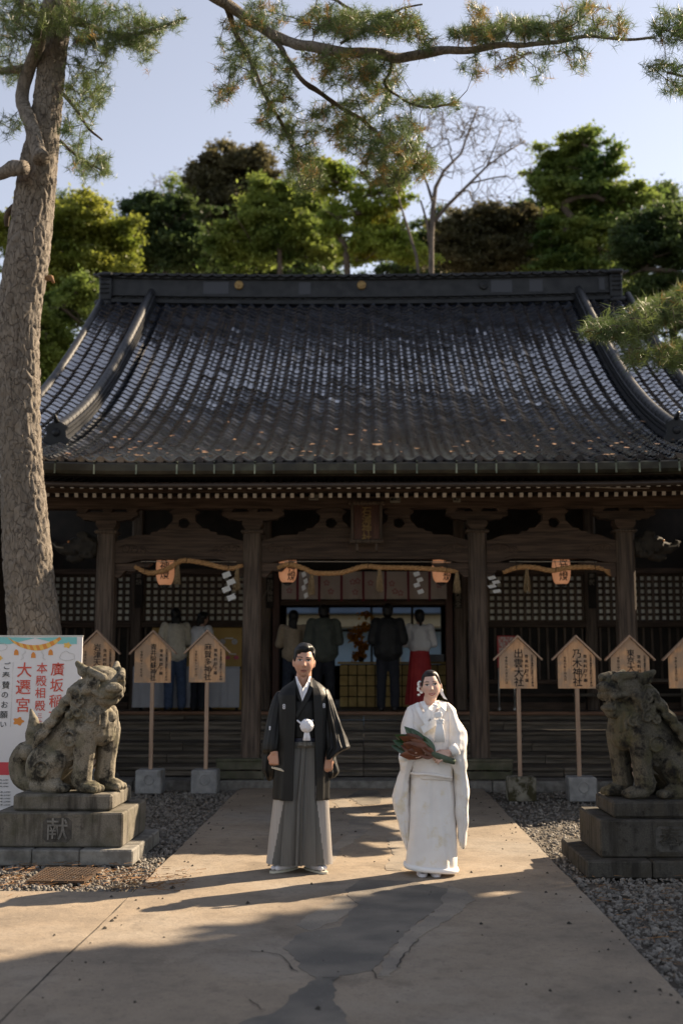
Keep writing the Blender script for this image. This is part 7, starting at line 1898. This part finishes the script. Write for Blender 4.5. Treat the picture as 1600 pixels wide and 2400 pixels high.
# feet: split-toe socks on flat sandals
M['tabi'] = mat('white_tabi', (.68, .66, .70), rough=.75); M['sole'] = mat('pale_sandal_sole', (.55, .52, .42), rough=.6)
def foot(hx, hy, tx_, ty_, parent, sole, sc=1.0):
    h, t = Vector((hx, hy, .075)), Vector((tx_, ty_, .068)); d = (t - h); s = d.cross(Vector((0, 0, 1))).normalized(); b = MB()
    capsule(b, h + Vector((0, 0, .0)), h + d * .55 + Vector((0, 0, -.003)), .036 * sc, .036 * sc); capsule(b, h + Vector((0, 0, .10)), h + Vector((0, 0, .02)) + d * .1, .038 * sc, .04 * sc)
    capsule(b, h + d * .2 + Vector((0, 0, .03)), h + d * .6 + Vector((0, 0, .0)), .032 * sc, .03 * sc)
    capsule(b, h + d * .55 + s * .018, t + s * .018, .025 * sc, .018 * sc); capsule(b, h + d * .55 - s * .012, t - s * .02 - d * .06, .03 * sc, .022 * sc)
    me = remesh(b, 'tabi_sock', .005, M['tabi'], 2); put('tabi_sock', me, parent)
    dn = d.normalized(); c = (h + t) / 2; ln = d.length / 2 + .045; out = []
    for k in range(28):
        a = 2 * math.pi * k / 28; out.append((c.x + dn.x * ln * math.cos(a) + s.x * .045 * sc * math.copysign(abs(math.sin(a)) ** .7, math.sin(a)), c.y + dn.y * ln * math.cos(a) + s.y * .045 * sc * math.copysign(abs(math.sin(a)) ** .7, math.sin(a))))
    MB().prism(out, 'z', .033, .048 if sc > .95 else .055).build('sandal', M[sole], parent)
    for q in (-1, 1): MB().tube([h + d * .78 + Vector((0, 0, .03)), h + d * .55 + s * q * .03 + Vector((0, 0, .022)), h + d * .3 + s * q * .045 + Vector((0, 0, -.012))], .006, 6).build('sandal_thong', M['white_silk'], parent)
fl_, fr2 = onground(653, 2040, .05), onground(748, 2041, .05)
foot(fl_.x + .10, fl_.y + .16, fl_.x - .03, fl_.y + .0, groom, 'sole'); foot(fr2.x - .09, fr2.y + .17, fr2.x + .03, fr2.y + .0, groom, 'sole')
# folded fan held in the right hand
M['fan'] = mat('ivory_fan', (.62, .52, .36), (.72, .62, .46), 30, .6)
f0, f1 = gq(215, 1208, -.115), gq(385, 1250, -.16); fan = thing('folding_fan', 'closed ivory folding fan held in the hand of the groom', 'fan', f0)
dv = (f1 - f0).normalized()
for k in range(6):
    o = Vector((0, .0022 * (k - 2.5), .0016 * (k - 2.5))); MB().tube([f0 + o, f0.lerp(f1, .5) + o * 1.3, f1 + o * 1.8], [.0055, .008, .0095], 6, squash=.5).build('fan_rib', M['fan'], fan)
MB().ball(f0 + dv * .012, .006, 8).build('rivet', M['black'], fan)

# ---------------------------------------------------------------- bride
BYY = 9.05
def bq(zx, zy, dy=0.0): return at(880 + zx / 4.2, 1540 + zy / 4.2, BYY + dy)
b0 = bq(545, 2100); bride = thing('person', 'smiling bride in white wedding kimono holding a leaf bouquet', 'person', (b0.x, BYY, .03))
def brocade():
    m = mat('white_brocade', (.8, .75, .71), (.87, .83, .79), 7, .62, .35, 55, spec=.3, c3=(.76, .67, .52), s3=8.5, t3=(.54, .68), bdist=.006)
    return m
M['brocade'] = brocade(); M['pure_white'] = mat('pure_white_silk', (.88, .86, .84), rough=.55)
hc = bq(545, 284); hs = .94
BH = Matrix.Translation((hc.x, BYY - .01, hc.z)) @ Matrix.Rotation(R(-3), 4, 'Z') @ Matrix.Rotation(R(-6), 4, 'Y') @ Matrix.Scale(hs, 4)
bd = MB(); hd = head_shape(True); bd.add([BH @ Vector(v) for v in hd.v], hd.f, 0, True)
nk = bq(528, 455); capsule(bd, (hc.x, BYY + .02, hc.z - .06), (nk.x, BYY + .035, nk.z), .048, .05, 16)
sh = bq(540, 560).z; wz = bq(540, 1000).z
bd.ball((nk.x, BYY + .02, sh), (.15, .075, .075), 18); capsule(bd, (nk.x, BYY + .01, sh - .08), (nk.x, BYY + .01, wz), .11, .1, 16); bd.ball((nk.x, BYY + .01, wz - .1), (.13, .1, .13), 16)
for s in (-1, 1):
    capsule(bd, (nk.x + s * .07, BYY, wz - .12), (nk.x + s * .07, BYY - .01, .45), .08, .052); capsule(bd, (nk.x + s * .07, BYY - .01, .45), (nk.x + s * .065, BYY + .01, .11), .05, .034)
wr = bq(715, 945, -.20); wl = bq(330, 985, -.19)
for s, w, el in ((-1, wl, bq(285, 880, -.05)), (1, wr, bq(820, 880, -.05))):
    so = Vector((nk.x + s * .15, BYY + .02, sh)); capsule(bd, so, el, .043, .036); capsule(bd, el, w, .034, .023)
hand_shape(bd, wr, bq(580, 1000, -.245) - wr, (-.1, .8, -.5), -1, .92, (.55, .95, .7), .25, .2)
hand_shape(bd, wl, bq(440, 985, -.21) - wl, (.1, .15, .9), 1, .9, (.25, .3, .2), .2, .1)
bme = remesh(bd, 'body', .0040, M['skin'], 1, .4)
BHi = np.array(BH.inverted())
def bcol(co):
    h = co @ BHi[:3, :3].T + BHi[:3, 3]; c = np.tile(np.array((.62, .40, .31)), (len(co), 1)); m = h[:, 2] > -.135; c[m] = face_colour(h[m], (.68, .45, .355), (.36, .025, .03), True); return c
paint(bme, bcol); put('body', bme, bride)
def b_line(x, y, z):
    side = abs(x) / .076
    lim = .078 - .08 * smooth01((side - .5) / .5) if y < -.01 else lerp(-.015, -.06, smooth01((y + .01) / .08))
    return z - lim
hair_shell(BH, b_line, lambda x, y, z: .0065 + .008 * smooth01((z - .03) / .07), M['hair_brown'], bride, True, 5.0)
bun = MB(); bun.ball(BH @ Vector((.0, .105, -.03)), (.06, .05, .055), 20); bun.ball(BH @ Vector((.02, .125, -.045)), (.04, .035, .035), 16); put('hair_bun', remesh(bun, 'hair_bun', .006, M['hair_brown'], 2), bride)
# hair ornaments: white blossoms one side, a white ribbon on the other
orn = MB(); o0 = BH @ Vector((-.088, .02, .0))
for k in range(9): orn.ball(o0 + Vector((random.uniform(-.018, .006), random.uniform(-.02, .02), .04 - .012 * k + random.uniform(-.004, .004))), (.013, .013, .009), 10)
orn.build('blossom_ornament', M['pure_white'], bride)
rp0 = BH @ Vector((.074, .01, -.045)); rb = MB()
rb.rings([[p + q for q in (Vector((-.015, 0, .006)), Vector((.015, 0, -.006)), Vector((.015, .006, -.006)), Vector((-.015, .006, .006)))] for p in (rp0, rp0 + Vector((.012, -.01, -.03)), rp0 + Vector((.034, -.012, -.066)))], True, True, 0, False); rb.ball(rp0, (.018, .012, .018), 10)
rb.build('ribbon_ornament', M['pure_white'], bride)
MB().ball(BH @ Vector((-.082, -.005, -.045)), .009, 10).build('earring', M['pure_white'], bride)
# kimono skirt with overlapping front and padded hem
def bfold(th, t, xr):
    f = math.sin(th) < 0
    o = .004 * math.sin(5 * th + 2 * t)
    if f: o += .010 * smooth01((-.12 + .05 * t - xr) / .03) + .012 * t * math.exp(-((xr - .05 - .5 * t) / .12) ** 2) - .008 * t * math.exp(-((xr - .25 - .5 * t) / .1) ** 2)
    return o
def bflare(th, t): return -.018 * t * math.cos(th) * smooth01((t - .6) / .4)
sk_ = rows_loft([(1080, 345, 762, -.13, .14), (1200, 340, 768, -.14, .14), (1400, 335, 778, -.145, .145), (1700, 326, 788, -.15, .15), (1950, 308, 796, -.16, .155), (2085, 298, 790, -.165, .16)], bq, BYY, 140, 60, .8, bfold, True, True, bflare).mesh('kimono_skirt', M['brocade']); wrinkle(sk_, .004, (9, 9, 3), 21.0); put('kimono_skirt', sk_, bride)
hem = []
a, c_ = bq(296, 2092), bq(790, 2092)
for k in range(73):
    th = 2 * math.pi * k / 72; c, s = math.cos(th), math.sin(th)
    hem.append(Vector(((a.x + c_.x) / 2 + (c_.x - a.x) / 2 * math.copysign(abs(c) ** .8, c), BYY - .003 + .168 * math.copysign(abs(s) ** .8, s), max(a.z, .085) - .018 * c)))
MB().tube(hem, .021, 10, cap=False).build('padded_hem', M['pure_white'], bride)
# upper robe with a turned fold at the hip
tp = rows_loft([(448, 415, 660, .03, .10), (465, 385, 705, .0, .11), (490, 330, 748, -.045, .12), (540, 296, 785, -.105, .13), (620, 276, 800, -.14, .14), (800, 285, 800, -.16, .14), (950, 310, 780, -.165, .14), (1080, 328, 765, -.165, .145), (1160, 332, 758, -.165, .15), (1188, 338, 752, -.155, .14)], bq, BYY, 110, 60, .8, lambda th, t, xr: .006 * math.sin(6 * th + 5 * t), True, True, lambda th, t: -.012 * math.cos(th) * smooth01((t - .85) / .15)).mesh('upper_robe', M['brocade']); wrinkle(tp, .010, (8, 8, 9), 31.0); put('upper_robe', tp, bride)
MB().tube([bq(335, 1140, -.12), bq(400, 1150, -.165), bq(500, 1150, -.178), bq(620, 1165, -.178), bq(700, 1180, -.165), bq(752, 1188, -.13)], [.008, .012, .013, .013, .012, .008], 8).build('hip_fold', M['brocade'], bride)
def b_sl(k, a): return lambda th, t, xr: a * (.3 + t) * (math.sin(k * xr * 3 + 2 * math.sin(t * 5)) + .5 * math.sin(k * 2.3 * xr * 3 + 4 * t))
s1 = rows_loft([(500, 312, 350, -.05, .09), (540, 290, 400, -.08, .1), (600, 270, 420, -.11, .11), (700, 248, 425, -.15, .1), (850, 230, 415, -.19, .08), (960, 226, 400, -.19, .07), (1040, 232, 372, -.17, .06), (1110, 236, 345, -.14, .05), (1200, 205, 338, -.12, .05), (1360, 160, 338, -.10, .05), (1500, 188, 334, -.09, .05), (1700, 242, 328, -.07, .04), (1850, 288, 324, -.05, .03), (1894, 302, 318, -.03, .01)], bq, BYY, 84, 90, .85, b_sl(1.3, .005)).mesh('sleeve', M['brocade']); wrinkle(s1, .013, (8, 8, 7), 41.0); put('sleeve', s1, bride)
s2 = rows_loft([(450, 688, 716, -.03, .09), (480, 680, 755, -.07, .1), (520, 672, 792, -.09, .11), (600, 690, 812, -.12, .11), (690, 690, 862, -.15, .1), (720, 690, 886, -.16, .1), (800, 690, 888, -.18, .09), (900, 690, 884, -.20, .08), (1000, 705, 890, -.19, .07), (1060, 730, 894, -.17, .06), (1100, 748, 888, -.15, .06), (1200, 758, 908, -.13, .06), (1300, 768, 922, -.12, .06), (1450, 780, 915, -.11, .06), (1600, 790, 906, -.09, .05), (1750, 800, 892, -.07, .04), (1850, 826, 880, -.05, .03), (1888, 846, 868, -.03, .01)], bq, BYY, 96, 110, .85, b_sl(1.4, .005)).mesh('sleeve', M['brocade']); wrinkle(s2, .015, (8, 8, 7), 51.0); put('sleeve', s2, bride)
for w, d in ((wr, Vector((.06, .015, .03))), (wl, Vector((-.05, .03, .01)))): MB().tube([w + d * .25, w + d * 1.1], [.036, .05], 18).build('cuff', M['pure_white'], bride)
# layered collars
bl_ = lambda l: [bq(a, b, c) for a, b, c in l]
ribbon(bl_([(432, 442, .0), (452, 478, -.07), (510, 590, -.125), (575, 640, -.16)]), bl_([(476, 430, -.005), (494, 462, -.07), (524, 505, -.12), (590, 560, -.155)]), .012).build('inner_collar', M['pure_white'], bride)
ribbon(bl_([(625, 424, .0), (614, 478, -.075), (545, 590, -.132), (480, 660, -.168)]), bl_([(588, 428, -.005), (562, 458, -.075), (524, 500, -.128), (455, 570, -.16)]), .012).build('inner_collar', M['pure_white'], bride)
ribbon(bl_([(392, 456, -.01), (392, 500, -.09), (440, 600, -.148), (500, 690, -.176)]), bl_([(418, 452, -.01), (428, 488, -.09), (475, 580, -.148), (528, 650, -.176)]), .014).build('outer_collar', M['pure_white'], bride)
ribbon(bl_([(705, 446, -.01), (690, 530, -.10), (610, 660, -.16), (470, 752, -.178)]), bl_([(632, 428, -.01), (640, 480, -.10), (570, 600, -.16), (440, 690, -.178)]), .016).build('outer_collar', M['pure_white'], bride)
# small purse and tassel tucked at the chest
pc_ = bq(615, 570, -.20); MB().box(pc_, (.062, .03, .045), (0, R(-8), 0), bev=.008).build('brocade_purse', M['pure_white'], bride)
rf = MB()
for k in range(10): rf.ball(pc_ + Vector((random.uniform(-.025, .03), -.012, -.03 - random.uniform(0, .035))), (.014, .01, .012), 8)
rf.build('purse_cord', M['pure_white'], bride)
tz = MB()
for k in range(16):
    x = -.030 + .004 * k; p = bq(628, 652, -.215); tz.tube([p + Vector((x * .6, 0, 0)), p + Vector((x, -.004, -.07)), p + Vector((x * 1.1, 0, -.14))], [.005, .0055, .005], 6)
tag(tz.build('tassel_fringe', M['pure_white'], bride, fix=False), kind='stuff')
bf = [bq(470, 2112, -.0), bq(590, 2130, -.0)]
for q, uu in enumerate((990, 1022)):
    p = onground(uu, 2050, .05); foot(p.x, p.y + .2, p.x + (.0 if q else -.0), p.y + .03, bride, 'tabi', .9)
# bouquet of magnolia leaves
M['leaf_brown'] = mat('russet_leaf_back', (.095, .03, .014), (.18, .06, .026), 10, .4, .2, 50, rnd=.25); M['leaf_green'] = mat('glossy_green_leaf', (.012, .04, .012), (.03, .075, .02), 8, .22, rnd=.25, spec=.6); M['stem_green'] = mat('green_wrap', (.07, .095, .06), (.1, .13, .085), 20, .7)
bw = bq(600, 968, -.235); bq_ = thing('leaf_bouquet', 'bouquet of large russet backed magnolia leaves held by the bride', 'bouquet', bw)
def leaf_shape(L_, W, back, mts):
    n = 8; b = MB(); top = []
    for j in range(n + 1):
        t = j / n; w = W * math.sin(math.pi * min(1, t * 1.02)) ** .75 * (1 - .25 * t) + .001; z = L_ * t
        top.append([Vector((-w, .22 * w - .12 * L_ * t * t * back, z)), Vector((-w * .5, .05 * w - .12 * L_ * t * t * back, z)), Vector((0, -.12 * L_ * t * t * back, z)), Vector((w * .5, .05 * w - .12 * L_ * t * t * back, z)), Vector((w, .22 * w - .12 * L_ * t * t * back, z))])
    b.rings(top, False, False, 0, True); b.rings([[p + Vector((0, .0018, 0)) for p in r_[::-1]] for r_ in top], False, False, 1, True)
    b.tube([Vector((0, -.001 - .12 * L_ * t * t * back, L_ * t)) for t in np.linspace(0, .95, 6)], [.0028, .0026, .0022, .0018, .0012, .0006], 5)
    b.tube([Vector((0, 0, 0)), Vector((0, 0, -.05))], .003, 5)
    return b.mesh('magnolia_leaf', mts, fix=False)
lfb = [leaf_shape(.15, .042, .6, [M['leaf_brown'], M['leaf_green']]), leaf_shape(.13, .045, -.5, [M['leaf_brown'], M['leaf_green']]), leaf_shape(.155, .04, .4, [M['leaf_green'], M['leaf_brown']])]
spec = [(175, 830, 2, .05), (190, 760, 2, .06), (235, 720, 2, .04), (300, 705, 2, .03), (360, 720, 2, .03), (420, 745, 2, .02), (480, 790, 2, .0), (160, 880, 2, .05), (215, 930, 2, .03), (250, 780, 0, .0), (320, 760, 0, -.01), (380, 790, 0, -.02), (280, 850, 0, -.03), (350, 860, 0, -.045), (420, 850, 0, -.03), (230, 860, 1, -.01), (300, 920, 1, -.04), (390, 920, 0, -.05), (450, 900, 0, -.04), (250, 960, 0, -.01), (330, 975, 1, -.02), (420, 960, 1, -.04), (500, 900, 0, -.03), (380, 700, 1, .02), (280, 740, 1, .01), (450, 830, 2, -.01), (200, 800, 0, .02), (330, 810, 1, -.03)]
for zx, zy, k, dy in spec[::1] if len(spec) < 20 else [q for i, q in enumerate(spec) if i % 3 != 2]:
    tip = bq(zx, zy, -.235 + dy); base = bw + (tip - bw) * (.30 if (tip - bw).length > .22 else .12)
    z_ax = (tip - base).normalized(); y_ax = Vector((random.uniform(-.9, .9), 1, random.uniform(-.6, .9))); y_ax = (y_ax - z_ax * y_ax.dot(z_ax)).normalized(); x_ax = y_ax.cross(z_ax)
    s_ = (tip - base).length / .14; m4 = Matrix.Translation(base) @ Matrix((x_ax, y_ax, z_ax)).transposed().to_4x4() @ Matrix.Scale(max(.75, min(1.6, s_)), 4) @ Matrix.Scale(.82, 4, (1, 0, 0))
    put_m('magnolia_leaf', lfb[k], bq_, m4)
    MB().tube([bw, base], .0035, 5).build('leaf_stem', M['leaf_brown'], bq_)
MB().tube([bq(545, 945, -.235), bw, bq(690, 1005, -.225), bq(778, 1032, -.215)], [.018, .022, .026, .021], 14).build('stem_wrap', M['stem_green'], bq_)

# ---------------------------------------------------------------- visitors inside the hall
def visitor(name_label, u, v_top, Y, h, face, top, bottom, hair, skin=(.4, .24, .17), arms='front', group='visitors inside the hall', hem=None, z0=FLOOR_Z, lean=0.0, wide=1.0, skirt=None, long_hair=False, foot_m='black'):
    """face: heading of the face, 0 = towards the camera, pi = away"""
    x = at(u, v_top, Y).x; t = thing('person', name_label, 'person', (x, Y, z0), group); s = h / 1.7
    Mx = Matrix.Translation((x, Y, z0)) @ Matrix.Rotation(face, 4, 'Z') @ Matrix.Scale(s, 4)
    def T(p): return Mx @ Vector(p)
    def cap(b, p, q, r0, r1): capsule(b, T(p), T(q), r0 * s, r1 * s, 10)
    joints = {}
    hl = -lean
    for sd in (-1, 1):
        if arms == 'front': el, wr_ = (sd * .25, -.02 + hl * .5, 1.12), (sd * .12, -.24 + hl * .6, 1.12)
        else: el, wr_ = (sd * .25, .03, 1.1), (sd * .26, -.03, .86)
        joints[sd] = ((sd * .18, hl * .8, 1.39), el, wr_)
    b = MB()
    hd_ = head_shape(); b.add([T(Matrix.Translation((0, hl * 1.1, 1.575)) @ Vector(v)) for v in hd_.v], hd_.f, 0, True)
    cap(b, (0, .02 + hl, 1.52), (0, .02 + hl * .8, 1.4), .052, .058); b.ball(T((0, hl * .8, 1.36)), (.16 * s, .09 * s, .08 * s), 14); cap(b, (0, hl * .5, 1.28), (0, 0, 1.0), .13, .12); b.ball(T((0, 0, .93)), (.15 * s, .11 * s, .12 * s), 14)
    for sd in (-1, 1):
        cap(b, (sd * .085, 0, .9), (sd * .1, 0, .48), .08, .055); cap(b, (sd * .1, 0, .48), (sd * .105, .02, .09), .052, .036); cap(b, (sd * .105, .03, .05), (sd * .115, -.12, .035), .036, .03)
        a_, e_, w_ = joints[sd]; cap(b, a_, e_, .048, .04); cap(b, e_, w_, .038, .026); hand_shape(b, T(w_), (Mx.to_3x3() @ Vector((-sd * .2, -.8, -.2 if arms == 'front' else -2))), (Mx.to_3x3() @ Vector((-sd, 0, -.3))), sd, s * 1.0, (.3, .4, .3), .1, .2)
    me = remesh(b, 'body', .009, M['skin'], 2)
    hi = np.array((Mx @ Matrix.Translation((0, hl * 1.1, 1.575))).inverted())
    def col(co):
        hh = co @ hi[:3, :3].T + hi[:3, 3]; c = np.tile(np.array(skin), (len(co), 1)); m = hh[:, 2] > -.13; c[m] = face_colour(hh[m], skin, (.3, .12, .1), False); return c
    paint(me, col); put('body', me, t)
    j = MB(); zb = hem or .86
    j.ball(T((0, hl * .8, 1.36)), (.205 * wide * s, .125 * s, .1 * s), 14); cap(j, (0, hl * .5 + .01, 1.3), (0, .01, zb + .12), .165 * wide, .165 * wide); cap(j, (-.05, .01, zb + .1), (.05, .01, zb + .1), .16 * wide, .16 * wide)
    for sd in (-1, 1):
        a_, e_, w_ = joints[sd]; cap(j, a_, e_, .078 * wide, .07 * wide); cap(j, e_, w_, .068 * wide, .05); 
    jm = remesh(j, 'jacket', .014, top, 4); wrinkle(jm, .008, (11, 11, 8), u * .01); put('jacket' if skirt is None else 'white_robe', jm, t)
    if skirt is not None:
        rs = []
        for k in range(18):
            q = k / 17; z = lerp(1.1, .09, q); w, d = lerp(.15, .26, q), lerp(.12, .2, q); ring = []
            for i in range(96):
                th = 2 * math.pi * i / 96; pl = (i * 18 / 96) % 1.0; o = 1 + .07 * (pl - .5) * (q + .3); ring.append(T((w * math.cos(th) * o, d * math.sin(th) * o, z)))
            rs.append(ring)
        MB().rings(rs, True, True, 0, False).build('hakama', skirt, t)
    else:
        tm_ = MB()
        for sd in (-1, 1): cap(tm_, (sd * .085, 0, .92), (sd * .105, 0, .48), .105, .085); cap(tm_, (sd * .105, 0, .48), (sd * .11, .02, .1), .085, .075)
        tm_.ball(T((0, 0, .93)), (.165 * s, .125 * s, .12 * s), 14); tr = remesh(tm_, 'trousers', .013, bottom, 3); wrinkle(tr, .007, (12, 12, 8), u * .02); put('trousers', tr, t)
    for sd in (-1, 1):
        fb = MB(); cap(fb, (sd * .105, .04, .045), (sd * .118, -.14, .04), .045, .04); put('shoe', remesh(fb, 'shoe', .009, M[foot_m], 2), t)
    hb_ = MB(); H_ = Matrix.Translation((0, hl * 1.1, 1.575))
    def hball(c, r): hb_.ball(T(H_ @ Vector(c)), tuple(q * s for q in r), 14)
    hball((0, .018, .03), (.09, .1, .105)); hball((0, .05, -.03), (.08, .07, .08)); hball((0, -.03, .085), (.075, .07, .045))
    if long_hair == 'long':
        for k in range(8): hball((.012 * math.sin(k), .085 + .004 * k, -.06 - .035 * k), (.085 - .004 * k, .045, .05))
    elif long_hair == 'tail':
        for k in range(9): hball((.0, .10 - .002 * k, -.05 - .035 * k), (.03 - .0015 * k, .028, .04))
    put('hair', remesh(hb_, 'hair', .009, hair, 3), t)
    return t, T
M['knit'] = mat('beige_knit', (.3, .24, .17), (.36, .29, .21), 30, .9, .4, 120); M['olive_jacket'] = mat('grey_green_jacket', (.06, .07, .06), (.085, .095, .08), 8, .75); M['black_jacket'] = mat('black_jacket', (.012, .013, .014), (.02, .02, .022), 8, .7)
M['denim'] = mat('dark_denim', (.02, .028, .045), (.035, .045, .07), 20, .85); M['jeans'] = mat('blue_jeans', (.04, .06, .11), (.06, .09, .16), 20, .85); M['dark_trousers'] = mat('dark_trousers', (.012, .014, .02), (.02, .022, .03), 10, .85)
M['miko_white'] = mat('white_robe', (.62, .62, .64), (.7, .7, .72), 5, .8); M['miko_red'] = mat('red_hakama', (.32, .02, .025), (.42, .035, .035), 5, .7); M['cream'] = mat('cream_sweater', (.5, .46, .38), (.58, .54, .45), 20, .9)
visitor('visitor with long dark hair in a beige knit, standing beside the grey green jacket', 688, 1432, 19.1, 1.64, math.pi, M['knit'], M['denim'], M['hair'], long_hair='long')
visitor('visitor seen from behind in a wide grey green jacket and dark trousers', 758, 1424, 18.85, 1.72, math.pi + .1, M['olive_jacket'], M['dark_trousers'], M['hair'], wide=1.28)
visitor('visitor seen from behind in a black jacket and dark trousers', 908, 1421, 18.8, 1.73, math.pi - .05, M['black_jacket'], M['dark_trousers'], M['hair'], wide=1.22)
visitor('shrine attendant in white robe and red pleated hakama with a long ponytail', 982, 1430, 19.3, 1.66, math.pi + .15, M['miko_white'], None, M['hair'], skirt=M['miko_red'], long_hair='tail', foot_m='tabi', hem=1.0)
vt, T5 = visitor('visitor with bowed head in cream sweater and blue jeans at the vendors table', 414, 1440, 18.72, 1.66, math.pi * 1.12, M['cream'], M['jeans'], M['hair'], lean=.08, long_hair='long')

visitor('visitor in white top and black skirt turned to the vendors table', 470, 1446, 18.75, 1.6, math.pi * .75, M['miko_white'], M['dark_trousers'], M['hair'], lean=.05, long_hair='tail')
